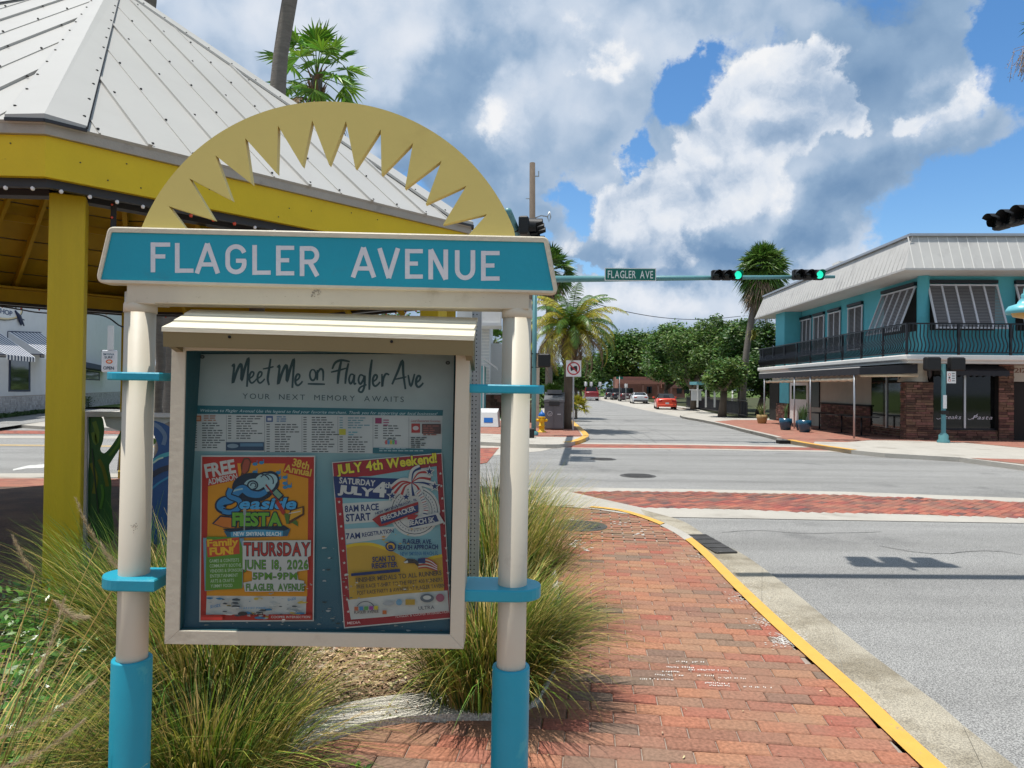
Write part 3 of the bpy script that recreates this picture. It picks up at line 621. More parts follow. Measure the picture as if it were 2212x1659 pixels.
board = thing('notice_board', 'cream and teal FLAGLER AVENUE board with sun-ray arch and glazed case', 'notice board', SLOC)
board.rotation_euler = (0, R(.4), 0)
SI = SROT.inverted()
def pt(x, y, d=0.0): return SI @ (at(x, y, Y0+d)-SLOC)
def lx_(x0, y0, x1, y1): return (pt(x0, y0).x+pt(x1, y1).x)/2
aL, aR = lx_(301, 700, 283, 1590), lx_(1114, 700, 1104, 1590)
zU = lambda y, x=700, d=0.0: pt(x, y, d).z
for a in (aL, aR):
    b = MB(); b.cyl((a, 0, .02), (a, 0, zU(640)), .0445, 40); b.build('post', 'cream_pvc', board)
    zt = (pt(283, 1421).z if a < 0 else pt(1104, 1438).z)
    b = MB(); b.lathe([(.0575, -.02), (.0575, zt-.004), (.0562, zt), (.0455, zt)], 48, c=(a, 0, 0)); b.build('sleeve', 'teal_pvc', board)
    b = MB(); zc = pt(300, 655).z if a < 0 else pt(1114, 667).z; b.lathe([(.0446, zc-.03), (.0475, zc-.03), (.0475, zc-.006), (.045, zc)], 40, c=(a, 0, 0)); b.build('cap', 'cream_pvc', board)
def flat(name, poly, d0, d1, m, parent=board, bevel=0):
    "board cut to an outline read off at its front face depth d0, going back to depth d1"
    P = [pt(x, y, d0) for x, y in poly]; b = MB(); n = len(P)
    back = [Vector((p.x, p.y+(d1-d0), p.z)) for p in P]
    if bevel:
        c = sum(P, Vector())/n; fr = []
        for i in range(n):
            e1 = (P[i]-P[i-1]).normalized(); e2 = (P[(i+1) % n]-P[i]).normalized(); nn = (e1+e2); nn = Vector((nn.z, 0, -nn.x)).normalized()
            fr.append(P[i]-nn*bevel)
        if sum((f-c).length for f in fr) > sum((p-c).length for p in P): fr = [P[i]+(P[i]-fr[i]) for i in range(n)]
        mid = [Vector((p.x, p.y+bevel*.7, p.z)) for p in P]
        b.add(fr+mid+back, [tuple(range(n))]+[(i, (i+1) % n, n+(i+1) % n, n+i) for i in range(n)]+[(n+i, n+(i+1) % n, 2*n+(i+1) % n, 2*n+i) for i in range(n)]+[tuple(range(3*n-1, 2*n-1, -1))])
    else:
        b.add(P+back, [tuple(range(n))]+[(i, (i+1) % n, n+(i+1) % n, n+i) for i in range(n)]+[tuple(range(2*n-1, n-1, -1))])
    return b.build(name, m, parent, recalc=True)
def rounded(c, r, n=6):
    out = []; L_ = len(c)
    for i in range(L_):
        p = Vector(c[i]); a = (Vector(c[i-1])-p).normalized(); e = (Vector(c[(i+1) % L_])-p).normalized(); rr = r[i] if isinstance(r, (list, tuple)) else r
        th = a.angle(e)/2; t = rr/tan(th); p0, p1 = p+a*t, p+e*t
        for k in range(n+1):
            s = k/n; q = p0*(1-s)**2+p*2*s*(1-s)+p1*s*s; out.append((q.x, q.y))
    return out
HD = -.058
outer = rounded([(233, 489), (1184, 511), (1207, 635), (204, 612)], [16, 16, 14, 20])
hb = flat('header', outer, HD+.006, -.012, 'cream_paint', bevel=.004)
teal = rounded([(240, 501), (1175, 523), (1196, 628), (216, 604)], 3, 2)
# raised rim round the teal field
P0 = [pt(x, y, HD) for x, y in rounded([(236, 492), (1182, 514), (1204, 633), (207, 610)], [14, 14, 12, 18])]; P1 = [pt(x, y, HD) for x, y in rounded([(240, 501), (1175, 523), (1196, 628), (216, 604)], 3, 6)]
b = MB(); n = len(P0); bk = Vector((0, .0065, 0)); b.add(P0+P1+[p+bk for p in P1]+[p+bk for p in P0], [(i, (i+1) % n, n+(i+1) % n, n+i) for i in range(n)]+[(n+i, n+(i+1) % n, 2*n+(i+1) % n, 2*n+i) for i in range(n)]+[(3*n+i, 3*n+(i+1) % n, (i+1) % n, i) for i in range(n)])
b.build('rim', 'cream_paint', hb, recalc=True)
b = MB(); b.sheet([pt(x, y, HD+.005) for x, y in reversed(teal)]); b.build('name_panel', 'teal_paint', hb, recalc=True)
# lettering: plain condensed capitals, stroke drawn
mm('letter_white', (.62, .62, .66), .5, .06, 20, .25, 80)
def arc(cx, cy, rx, ry, a0, a1, n=12): return [(cx+rx*cos(R(a0+(a1-a0)*i/n)), cy-ry*sin(R(a0+(a1-a0)*i/n))) for i in range(n+1)]
LET = {'F': [[(.12, 1), (.12, 0)], [(0, .075), (1, .075)], [(.1, .47), (.75, .47)]], 'L': [[(.12, 0), (.12, 1)], [(0, .925), (1, .925)]],
       'A': [[(.08, 1.0), (.5, 0)], [(.5, 0), (.92, 1.0)], [(.24, .7), (.76, .7)]], 'E': [[(.12, 0), (.12, 1)], [(0, .075), (1, .075)], [(.1, .49), (.72, .49)], [(0, .925), (1, .925)]],
       'G': [[(.9, .28)]+arc(.5, .34, .4, .265, 25, 180)+arc(.5, .66, .4, .265, 180, 355)+[(.9, .52)], [(.5, .55), (.98, .55)]],
       'R': [[(.12, 1), (.12, 0)], [(0, .075), (.55, .075)]+arc(.55, .3, .33, .225, 90, -90)+[(.1, .525)], [(.5, .52), (.9, 1.0)]], 'V': [[(.08, 0), (.5, 1)], [(.5, 1), (.92, 0)]],
       'N': [[(.12, 1), (.12, 0)], [(.12, 0), (.88, 1)], [(.88, 1), (.88, 0)]], 'U': [[(.12, 0), (.12, .62)]+arc(.5, .64, .38, .285, 180, 360)+[(.88, .64), (.88, 0)]]}
ZX = lambda x, y: ((200+x*.51537)/1.085, (500+y*.51537)/1.085)
for ch, x0, x1 in (('F', 297, 386), ('L', 408, 492), ('A', 498, 612), ('G', 638, 732), ('L', 760, 843), ('E', 868, 950), ('R', 975, 1064), ('A', 1208, 1322), ('V', 1330, 1430), ('E', 1455, 1535), ('N', 1560, 1650), ('U', 1680, 1774), ('E', 1800, 1884)):
    yt = 132+(x0-297)*.0257; yb = yt+136; pr = Print(lambda x, y, k: pt(*ZX(x, y), HD+.0043-.00002*k))
    for st in LET[ch]:
        pp = [(x0+u*(x1-x0), yt+v*(yb-yt)) for u, v in st]
        P = [Vector(q) for q in pp]
        pr.stroke(pp, 21 if abs(P[0].y-P[-1].y) > 30 or len(P) > 4 else 19, None)
    pr.b.build('letter', 'letter_white', hb)
# beam under the header
flat('beam', [(274, 612), (1143, 632), (1142, 668), (335, 655), (334, 657), (272, 655)], -.046, .046, 'cream_paint', bevel=.003)
# scuffs on the beam and the left post
rn = random.Random(2)
pr = Print(lambda x, y, k: pt(x, y, -.0475)); 
for i in range(26): x, y = 680+rn.gauss(0, 4)+(i%2)*3, 631+rn.gauss(0, 4); s = rn.uniform(.6, 2.2); pr.poly([(x+s*cos(R(a)), y+s*.7*sin(R(a))) for a in range(0, 360, 60)], (.27, .24, .19))
for i in range(30): x, y = rn.uniform(300, 1120), rn.uniform(640, 655); s = rn.uniform(.4, 1.0); pr.poly([(x+s*2*cos(R(a)), y+s*.6*sin(R(a))) for a in range(0, 360, 60)], (.36, .31, .22))
pr.b.build('scuffs', 'print', board)['kind'] = 'stuff'
pr = Print(lambda x, y, k: pt(x, y, -.0452))
for i in range(22): x, y = 291+rn.gauss(0, 3.5), 1137+rn.gauss(0, 5); s = rn.uniform(.5, 1.5); pr.poly([(x+s*cos(R(a)), y+s*sin(R(a))) for a in range(0, 360, 72)], (.22, .19, .15))
pr.b.build('scuffs', 'print', board)['kind'] = 'stuff'
# sun arch
cx_, cy_ = 701, 650; Rr = 432
CA = lambda x, y: ((340+x*.40687)/1.085, (230+y*.40687)/1.085)
arcp = []
for i in range(61):
    t = i/60; a = R(158.5+(21.5-158.5)*t); arcp.append((708+Rr*cos(a), 651-Rr*sin(a)+ (4*(t-.5))))
arcp = [(303, 496)]+[p for p in arcp if p[1] < 492+18*(p[0]-303)/810]+[(1113, 512)]
zig = [CA(*q) for q in [(240, 750), (135, 622), (396, 700), (254, 462), (498, 588), (405, 330), (614, 494), (576, 230), (758, 434), (765, 158), (905, 392), (962, 128), (1060, 384), (1157, 132), (1211, 404), (1357, 180), (1362, 442), (1543, 258), (1497, 520), (1708, 360), (1617, 610), (1852, 503), (1717, 728), (1970, 668), (1860, 785)]]
zig[0] = (zig[0][0]+2, 500); zig[-1] = (zig[-1][0]-3, 512)
flat('sun_arch', arcp+list(reversed(zig)), -.020, .006, 'mustard_paint')
# collars holding the case to the posts
def collar(ax, side, yt, yb, xin):
    zt = pt(700, yt, -.075).z; zb = pt(700, yb, -.075).z; r = .076
    n = 14; poly = [(ax-side*0+(-side)*r*cos(R(-90+180*k/n))*1.0, r*sin(R(-90+180*k/n))) for k in range(n+1)]
    poly = [(ax-side*r*cos(R(-90+180*k/n))-side*.012, r*sin(R(-90+180*k/n))) for k in range(n+1)]+[(xin, r), (xin, -r)]
    b = MB(); bb = .004; c = Vector((sum(p[0] for p in poly)/len(poly), 0)); sh = [(p[0]+(c.x-p[0])*.02, p[1]*.95) for p in poly]
    N_ = len(poly); b.add([(p[0], p[1], zt) for p in sh]+[(p[0], p[1], zt-bb) for p in poly]+[(p[0], p[1], zb+bb) for p in poly]+[(p[0], p[1], zb) for p in sh],
                          [tuple(range(N_))]+[(k*N_+i, k*N_+(i+1) % N_, (k+1)*N_+(i+1) % N_, (k+1)*N_+i) for k in range(3) for i in range(N_)]+[tuple(range(4*N_-1, 3*N_-1, -1))])
    return b.build('collar', 'teal_pvc', board, recalc=True)
xl = pt(362, 1000).x; xr = pt(1004, 1000).x
collar(aL, 1, 811, 829, xl+.005); collar(aL, 1, 1260, 1286, xl+.005); collar(aR, -1, 824, 843, xr-.005); collar(aR, -1, 1269, 1295, xr-.005)
# display case
FD, BD = -.09, .035
case = flat('display_case', [(371, 748), (1016, 752), (1001, 1402), (355, 1391)], .02, BD, 'cream_paint')
mit = [(371, 730), (1016, 735), (1001, 1402), (355, 1391)]; inn = [(401, 757), (985, 760), (972, 1371), (387, 1362)]
for i, nm in ((0, 'top_rail'), (1, 'side_rail'), (2, 'bottom_rail'), (3, 'side_rail')):
    j = (i+1) % 4; flat(nm, [mit[i], mit[j], inn[j], inn[i]], FD, .0195, 'cream_paint', case, bevel=.002)
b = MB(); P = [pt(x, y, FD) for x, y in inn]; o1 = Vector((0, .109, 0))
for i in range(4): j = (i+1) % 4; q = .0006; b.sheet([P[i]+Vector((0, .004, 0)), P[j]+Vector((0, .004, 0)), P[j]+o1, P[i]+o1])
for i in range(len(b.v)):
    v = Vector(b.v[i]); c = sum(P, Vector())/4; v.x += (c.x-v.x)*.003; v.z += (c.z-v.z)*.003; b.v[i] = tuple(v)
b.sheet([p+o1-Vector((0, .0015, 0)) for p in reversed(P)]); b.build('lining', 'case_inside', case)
b = MB(); b.sheet([p+Vector((0, .012, 0)) for p in P]); b.build('glass', 'case_glass', case)
# hood of overlapping planks
hf = [(349, 706), (1019, 725)]; zf = [pt(349, 706, -.17), pt(1024, 726, -.17)]; zbk = [pt(413, 676, .017), pt(1032, 694, .017)]
hood = thing('hood', None, None); hood.parent = board
mid = lambda k: [zf[i].lerp(zbk[i], k) for i in (0, 1)]
up = Vector((0, -.31, .95))
for k0, k1, e in ((0, .36, 0), (.34, .72, .006), (.70, 1.0, .011)):
    A, B_ = mid(k0), mid(k1); b = MB(); th = Vector((0, 0, .013)); ee = Vector((0, 0, e)); ax = Vector((.004*(k0 > 0), 0, 0))
    b.add([A[0]+ee+ax, A[1]+ee-ax, B_[1]+ee, B_[0]+ee, A[0]+ee-th+ax, A[1]+ee-th-ax, B_[1]+ee-th, B_[0]+ee-th], [(0, 1, 2, 3), (7, 6, 5, 4), (0, 4, 5, 1), (1, 5, 6, 2), (2, 6, 7, 3), (3, 7, 4, 0)])
    b.build('plank', 'hood_top', hood, recalc=True)
A, dn = mid(0), Vector((0, .012, -.056)); b = MB(); bk = Vector((0, .02, .006)); s0 = Vector((.003, .003, -.012)); s1 = Vector((-.003, .003, -.012))
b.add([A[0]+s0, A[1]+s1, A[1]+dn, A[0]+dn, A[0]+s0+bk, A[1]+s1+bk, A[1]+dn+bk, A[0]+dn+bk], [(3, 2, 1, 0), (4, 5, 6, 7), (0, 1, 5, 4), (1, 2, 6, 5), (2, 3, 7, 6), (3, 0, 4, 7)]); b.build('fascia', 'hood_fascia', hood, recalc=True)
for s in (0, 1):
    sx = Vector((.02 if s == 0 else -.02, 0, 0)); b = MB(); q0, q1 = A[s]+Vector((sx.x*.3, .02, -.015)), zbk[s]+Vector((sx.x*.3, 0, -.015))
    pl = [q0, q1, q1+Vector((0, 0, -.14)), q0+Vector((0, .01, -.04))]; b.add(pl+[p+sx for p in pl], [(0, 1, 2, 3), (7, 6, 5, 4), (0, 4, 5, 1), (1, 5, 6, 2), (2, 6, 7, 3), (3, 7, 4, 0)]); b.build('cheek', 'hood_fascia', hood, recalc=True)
for x, y in ((496, 728), (846, 738)):
    p = pt(x, y, -.166)-Vector((0, .0025, 0)); b = MB(); b.lathe([(0, 0), (.0042, 0), (.0042, -.003)], 12, M4=Matrix.Translation(p) @ Matrix.Rotation(R(90), 4, 'X')); b.build('screw', 'void', hood)
# ------------------------------------------------------------------ printed directory sheet, leaning in the case
C4 = lambda x, y: ((430+x*.31646)/1.085, (780+y*.31646)/1.085)
PA, PB_ = pt(700, 765, .012), pt(700, 1372, -.066); PS = (PB_.y-PA.y)/(PB_.z-PA.z); CL = SI @ (Vector((0, 0, H))-SLOC)
def onp(x, y, o):
    "where the line of sight meets the leaning sheet, o in front of it"
    d = (SI @ ray(x, y)); t = (PA.y-o+PS*(CL.z-PA.z)-CL.y)/(d.y-PS*d.z); return CL+d*t
def fn4(x, y, k): X_, Y_ = C4(x, y); return onp(X_, Y_, .00006*k)
sheet = Print(fn4)
# background print: pale grey running into deep teal
D2c4 = lambda X_, Y_: ((X_*1.085-430)/.31646, (Y_*1.085-780)/.31646)
cs = [(765, (.36, .40, .39)), (840, (.37, .42, .41)), (900, (.31, .39, .39)), (980, (.20, .33, .34)), (1060, (.11, .25, .28)), (1180, (.045, .15, .18)), (1290, (.03, .10, .14)), (1372, (.025, .09, .13))]
for i in range(len(cs)-1):
    (y0, c0), (y1, c1) = cs[i], cs[i+1]
    xl0 = lambda y: 425-(y-765)/607*37; xr0 = lambda y: 981-(y-765)/607*10
    q = [D2c4(xl0(y0), y0), D2c4(xl0(y1), y1), D2c4(xr0(y1), y1), D2c4(xr0(y0), y0)]
    sheet.b.sheet([fn4(a, c, 1) for a, c in q], 0, ((*c0,), (*c1,), (*c1,), (*c0,)))
sheet.k = 2
INK = (.035, .075, .085)
def sc_(pts, dx=0, dy=0, w=15): sheet.stroke(smooth([(x+dx, y+dy) for x, y in pts], 4), w*1.3, INK, taper=lambda t: .75+.35*sin(pi*t), lift=4)
Mst = [(360, 250), (376, 240), (364, 374), (395, 285), (424, 232), (432, 270), (430, 352), (455, 260), (482, 186), (478, 280), (470, 400)]
ee = [(0, 50), (28, 28), (34, 4), (18, -2), (4, 25), (4, 62), (20, 80), (42, 66), (56, 48)]
sc_(Mst); sc_(ee, 486, 292, 11); sc_(ee, 546, 292, 11); sc_([(646, 192), (634, 270), (624, 340), (634, 388)], 0, 0, 13); sc_([(588, 268), (640, 258), (668, 250)], 0, 0, 9)
sc_(Mst, 336, 8); sc_(ee, 826, 310, 12); sc_(arc(958, 312, 22, 40, 90, 450), 0, 0, 11); sc_([(990, 352), (992, 275)], 0, 0, 12); sc_([(992, 300), (1014, 268), (1034, 285), (1034, 355)], 0, 0, 12); sc_([(920, 378), (1048, 381)], 0, 0, 11)
sc_([(1102, 268), (1124, 222), (1170, 203), (1232, 214)], 0, 0, 13); sc_([(1168, 210), (1150, 300), (1142, 378)], 0, 0, 15); sc_([(1092, 292), (1150, 278), (1206, 262)], 0, 0, 10); sc_([(1222, 225), (1206, 300), (1198, 378)], 0, 0, 13)
sc_([(1264, 312), (1240, 308), (1226, 345), (1238, 378), (1258, 348), (1266, 310), (1264, 378), (1280, 372)], 0, 0, 11); sc_([(1338, 322), (1310, 312), (1296, 350), (1310, 380), (1334, 345), (1342, 318), (1340, 395), (1322, 438), (1298, 430), (1312, 402), (1356, 384)], 0, 0, 12)
sc_([(1396, 198), (1382, 300), (1376, 422)], 0, 0, 14); sc_(ee, 1400, 315, 12); sc_([(1470, 305), (1472, 400), (1480, 340), (1500, 304), (1524, 312)], 0, 0, 12)
sc_([(1545, 382), (1586, 290), (1622, 206), (1628, 300), (1644, 418)], 0, 0, 14); sc_([(1566, 345), (1652, 326)], 0, 0, 9); sc_([(1664, 312), (1684, 396), (1712, 304)], 0, 0, 12); sc_(ee, 1720, 322, 13)
sheet.k = 8
sheet.text('YOUR NEXT MEMORY AWAITS', 437, 488, 42, (.05, .085, .10), w=1195, ang=-1.2, off=0.0, sp=2.6)
TB = (.02, .12, .15)
sheet.poly([(78, 537), (76, 600), (1920, 614), (1923, 572)], TB)
sheet.text('Welcome to Flagler Avenue! Use this legend to find your favorite merchant. Thank you for supporting our local businesses!', 120, 584, 22, (.5, .6, .6), w=1755, ang=-.85, off=.0, shear=.35)
sheet.poly([(72, 601), (62, 875), (1396, 893), (1912, 905), (1918, 615)], (.47, .49, .48))
rn = random.Random(3)
def lines(x0, y0, y1, w, sl=.012, num=True, st=18.0, c=(.09, .10, .10)):
    y = y0; k = sheet.k+1; sheet.k = k
    while y < y1:
        ww = w*rn.uniform(.5, 1); xx = x0+(62 if num else 0); yy = y+xx*sl
        if num: sheet.b.sheet([sheet.fn(a, e, k) for a, e in ((x0, y+x0*sl+7), (x0+24, y+x0*sl+7), (x0+24, y+x0*sl), (x0, y+x0*sl))], 0, c)
        x = xx
        while x < xx+ww:
            wd = rn.uniform(18, 46); sheet.b.sheet([sheet.fn(a, e, k) for a, e in ((x, yy+8), (x+wd, yy+8), (x+wd, yy), (x, yy))], 0, c); x += wd+8
        y += st
lines(76, 664, 862, 150); lines(330, 610, 790, 160); lines(615, 668, 872, 165); lines(888, 612, 868, 170); lines(1156, 612, 690, 150, c=(.12, .25, .3)); lines(1156, 754, 870, 150); lines(1416, 668, 770, 110)
for x in (316, 600, 876, 1142, 1402, 1668): sheet.rect(x, 606+x*.012, x+3, 878+x*.008, (.2, .22, .22))
sheet.rect(86, 612, 132, 656, (.42, .13, .05)); sheet.rect(612, 616, 662, 660, (.05, .09, .22)); sheet.rect(1152, 712, 1202, 756, (.45, .42, .04)); sheet.rect(1420, 630, 1468, 672, (.25, .03, .10))
sheet.rect(622, 630, 652, 650, (.5, .5, .5)); sheet.rect(96, 622, 122, 646, (.5, .3, .2))
lines(150, 610, 650, 100, num=False, st=16, c=(.35, .14, .08)); lines(690, 610, 650, 120, num=False, st=16, c=(.10, .18, .3)); lines(1480, 625, 665, 40, num=False, st=18, c=(.3, .08, .15)); lines(1222, 718, 744, 40, num=False, c=(.1, .3, .35))
sheet.rect(314, 810, 596, 872, (.03, .06, .11)); sheet.rect(420, 818, 590, 842, (.10, .2, .3)); sheet.ell(365, 838, 42, 16, (.2, .28, .34))
sheet.poly([(1402, 850), (1402, 892), (1910, 906), (1912, 862)], TB); lines(1450, 836, 866, 330, num=False, st=16, c=(.3, .4, .42))
sheet.stroke(arc(1535, 826, 46, 40, 15, 165), 4, (.1, .1, .1))
for i, c in enumerate(((.5, .1, .1), (.1, .3, .5), (.5, .4, .05), (.1, .4, .15), (.4, .1, .3))): sheet.rect(1494+i*18, 796, 1508+i*18, 826, c)
sheet.text("Dollar's Resounding Paws" if False else 'Local Restaurant Favorites', 1684, 660, 20, (.35, .05, .05), w=215, off=0, shear=.3, ang=-.8)
sheet.rect(1688, 672, 1752, 740, (.36, .04, .04)); sheet.ell(1720, 706, 22, 16, (.5, .45, .45)); sheet.rect(1766, 674, 1906, 748, (.10, .05, .045)); lines(1776, 665, 735, 100, num=False, st=16, c=(.3, .1, .08)); lines(1684, 752, 830, 110, num=False, st=14)
for x, y in ((140, 178), (1958, 222)): sheet.ell(x, y, 17, 14, (.05, .055, .055)); sheet.ell(x, y, 8, 7, (.16, .17, .17))
# worn patches at the foot
rn = random.Random(11)
for i in range(60):
    X_ = rn.uniform(395, 965); Y_ = rn.uniform(1335, 1368) if i > 14 else rn.uniform(1180, 1365); X_ = X_ if i > 14 else rn.uniform(690, 745)
    x, y = D2c4(X_, Y_); s = rn.uniform(4, 22); sheet.poly([(x+s*cos(a)*rn.uniform(.5, 1.3), y+.4*s*sin(a)*rn.uniform(.5, 1.3)) for a in [R(t) for t in range(0, 360, 45)]], rn.choice([(.3, .33, .33), (.2, .23, .22), (.03, .05, .05), (.4, .42, .4)]), lift=sheet.k+1)
sheet.k += 1; KS = sheet.k
ds = thing('directory_sheet', 'pale directory sheet reading Meet Me on Flagler Ave behind both posters', 'poster', SLOC); ds.rotation_euler = (0, R(.4), 0)
sheet.b.build('print', 'print', ds)
# ------------------------------------------------------------------ poster 1 (orange, left)
C5 = lambda x, y: ((430+x*.2773)/1.085, (1040+y*.2773)/1.085)
def fn5(x, y, k): X_, Y_ = C5(x, y); return onp(X_, Y_, .007+.00006*k)
p = Print(fn5); RED, ORG, WHT, GRN = (.40, .022, .012), (.62, .25, .006), (.52, .51, .47), (.09, .23, .02)
p.poly([(148, 98), (133, 1507), (1102, 1500), (1114, 100)], WHT); p.poly([(158, 110), (144, 1494), (1092, 1490), (1104, 112)], RED)
p.poly([(210, 165), (196, 1290), (1046, 1290), (1056, 168)], ORG)
p.poly([(196, 1285), (190, 1445), (1034, 1440), (1040, 1290)], WHT)
p.poly([(165, 120), (165, 370), (470, 300), (450, 120)], RED)
p.text('FREE', 195, 285, 115, WHT, w=250, ang=10, off=.035); p.text('ADMISSION', 212, 348, 52, WHT, w=252, ang=11, off=.02)
p.poly([(880, 110), (840, 240), (1080, 300), (1100, 130)], RED)
p.text('38th', 918, 185, 66, (.65, .42, .05), w=140, ang=-14, off=.03); p.text('Annual', 852, 232, 62, (.65, .42, .05), w=225, ang=-11, off=.03)
p.poly([(510, 120), (550, 118), (575, 150), (555, 230), (530, 260), (520, 360), (462, 355), (490, 240), (482, 180)], (.10, .03, .01)); p.poly([(516, 135), (545, 130), (562, 155), (545, 225), (515, 255), (495, 240), (500, 180)], (.30, .06, .03)); p.poly([(500, 260), (528, 262), (518, 350), (475, 348)], (.38, .17, .06))
for x, y in ((605, 172), (660, 160), (605, 240), (800, 245), (805, 292), (858, 285), (860, 368), (895, 360), (858, 335)): p.ell(x, y, 22, 14, (.03, .20, .38)); p.rect(x+14, y-30, x+20, y, (.03, .20, .38))
DK, BL, PB = (.008, .02, .04), (.03, .20, .42), (.30, .46, .48)
p.ell(590, 370, 180, 125, DK); p.ell(700, 330, 110, 95, DK); p.ell(735, 300, 75, 70, DK)
p.ell(690, 330, 90, 78, PB); p.ell(735, 305, 60, 52, PB); p.ell(600, 355, 90, 60, PB); p.stroke(arc(585, 350, 42, 36, 200, -90), 13, DK); p.stroke(arc(590, 350, 22, 18, 200, -60), 9, DK); p.stroke(arc(640, 330, 90, 76, 150, 20), 10, DK); p.stroke(arc(700, 320, 60, 60, 140, -20), 9, DK)
sw = smooth([(345, 560), (305, 530), (330, 490), (400, 470), (440, 420), (500, 380), (560, 420), (640, 430), (700, 400)], 5)
p.stroke(sw, 84, DK); p.stroke(sw, 60, BL, taper=lambda t: .7+.4*sin(pi*t)); p.stroke(smooth([(360, 440), (420, 400), (500, 380)], 4), 14, PB)
p.stroke(smooth([(400, 380), (385, 440), (470, 480), (470, 540), (400, 580), (330, 570)], 5), 58, DK); p.stroke(smooth([(400, 380), (385, 440), (470, 480), (470, 540), (400, 580), (330, 570)], 5), 38, BL)
p.text('easide', 470, 550, 96, (.06, .33, .60), w=470, off=.03, shear=.28, outline=(DK, .055))
p.stroke([(695, 345), (770, 440), (850, 600)], 14, (.25, .02, .02)); p.stroke([(790, 490), (850, 590)], 34, (.35, .03, .02)); p.poly([(850, 590), (880, 590), (965, 660), (970, 700), (920, 670), (870, 680)], (.07, .15, .02))
p.stroke([(770, 400), (830, 460)], 60, DK); p.stroke([(770, 400), (820, 450)], 44, (.16, .3, .2)); p.poly([(900, 560), (1020, 525), (1020, 600), (890, 680)], (.08, .03, .01)); p.poly([(910, 570), (1005, 540), (1005, 590), (895, 650)], (.6, .3, .02)); p.stroke([(890, 590), (990, 570)], 7, WHT)
p.poly([(240, 675), (310, 605), (460, 620), (450, 710), (340, 710)], DK); p.poly([(258, 675), (315, 618), (440, 630), (430, 712), (340, 705)], (.55, .16, .02)); p.poly([(330, 720), (850, 690), (900, 720), (870, 740), (370, 745)], DK)
p.text('FIESTA', 420, 690, 108, (.12, .33, .03), w=400, ang=0, off=.05, outline=(DK, .06))
p.stroke([(518, 560), (512, 790)], 12, (.25, .28, .28)); p.rect(505, 545, 530, 600, (.25, .28, .28))
p.poly([(340, 735), (400, 745), (620, 725), (850, 735), (905, 715), (880, 780), (630, 790), (430, 795), (370, 790)], (.02, .10, .16)); p.stroke(smooth([(400, 770), (620, 750), (840, 760)], 4), 48, (.05, .27, .42)); p.text('NEW SMYRNA BEACH', 424, 778, 34, (.6, .66, .66), w=400, ang=0, off=.03)
p.poly([(165, 795), (180, 1245), (500, 1215), (510, 800)], (.16, .28, .36)); p.poly([(195, 785), (185, 1240), (495, 1225), (505, 900), (470, 790)], GRN); p.poly([(190, 820), (205, 960), (475, 930), (470, 790)], (.48, .06, .02))
p.text('Family', 205, 868, 60, (.7, .40, .02), w=255, ang=3, off=.035); p.text('FUN!', 226, 940, 62, (.7, .40, .02), w=195, ang=3, off=.045)
for i, t in enumerate(('GAMES & CONTESTS', 'COMMUNITY BOOTHS', 'VENDORS & SPONSORS', 'ENTERTAINMENT', 'ARTS & CRAFTS', 'YUMMY FOOD')): p.text(t, 220+i*2, 1004+i*42.5, 28, (.42, .52, .36), w=(250, 265, 275, 235, 200, 185)[i], ang=2, off=.012)
p.poly([(500, 820), (1078, 815), (1076, 945), (1050, 960), (1060, 1065), (960, 1080), (970, 1150), (1020, 1160), (1020, 1250), (520, 1250), (505, 1175), (580, 1160), (580, 1080), (500, 1060)], WHT)
p.text('THURSDAY', 512, 944, 112, (.40, .03, .02), w=552, off=.015, sp=1.6, outline=(DK, .04)); p.text('JUNE 18, 2026', 512, 1058, 78, (.11, .28, .03), w=540, off=.012, sp=1.7, outline=(DK, .035)); p.text('5PM-9PM', 588, 1146, 58, (.11, .28, .03), w=370, off=.012, sp=1.7, outline=(DK, .035)); p.text('FLAGLER AVENUE', 530, 1240, 58, (.11, .28, .03), w=492, off=.012, sp=1.7, outline=(DK, .035))
rn = random.Random(4); p.k += 1
for i in range(70):
    x = rn.uniform(200, 1020); y = rn.uniform(1300, 1480); s = rn.uniform(8, 46); c = rn.choice([WHT, (.40, .42, .40), (.05, .06, .07), (.03, .16, .3), (.35, .37, .36), (.5, .35, .05), WHT]); p.poly([(x+s*cos(R(a))*rn.uniform(.6, 1.2), y+.28*s*sin(R(a))*rn.uniform(.6, 1.2)) for a in range(0, 360, 40)], c)
p.ell(500, 1436, 40, 18, (.03, .03, .03)); p.text('wire-3', 562, 1450, 26, (.03, .03, .03), w=110, off=.02); p.rect(720, 1445, 1085, 1482, RED); p.text('TO OUR EVENT SPONSORS', 470, 1396, 16, (.03, .2, .4), w=230); p.text('COOPER INTERSECTION', 740, 1474, 20, WHT, w=330); p.rect(146, 1446, 330, 1490, RED)
p.text('SEASIDE', 225, 1392, 26, (.05, .2, .4), w=90, ang=10, shear=.2); p.text('SEASIDE', 880, 1330, 22, (.05, .2, .4), w=70, ang=10, shear=.2)
def wear(p, x0, y0, x1, y1, n, cols, sd):
    r_ = random.Random(sd); p.k += 1
    for i in range(n):
        x, y, s = r_.uniform(x0, x1), r_.uniform(y0, y1), r_.uniform(4, 16); p.poly([(x+s*cos(R(a))*r_.uniform(.4, 1.5), y+.5*s*sin(R(a))*r_.uniform(.4, 1.4)) for a in range(0, 360, 45)], r_.choice(cols), lift=p.k)
wear(p, 700, 1180, 1080, 1500, 26, [WHT, (.4, .42, .4), (.3, .3, .28)], 5)
po = thing('event_poster', 'orange and red Seaside Fiesta poster, left of the two inside the display case', 'poster', SLOC, 'event posters in the display case'); po.rotation_euler = (0, R(.4), 0)
p.b.build('print', 'print', po)
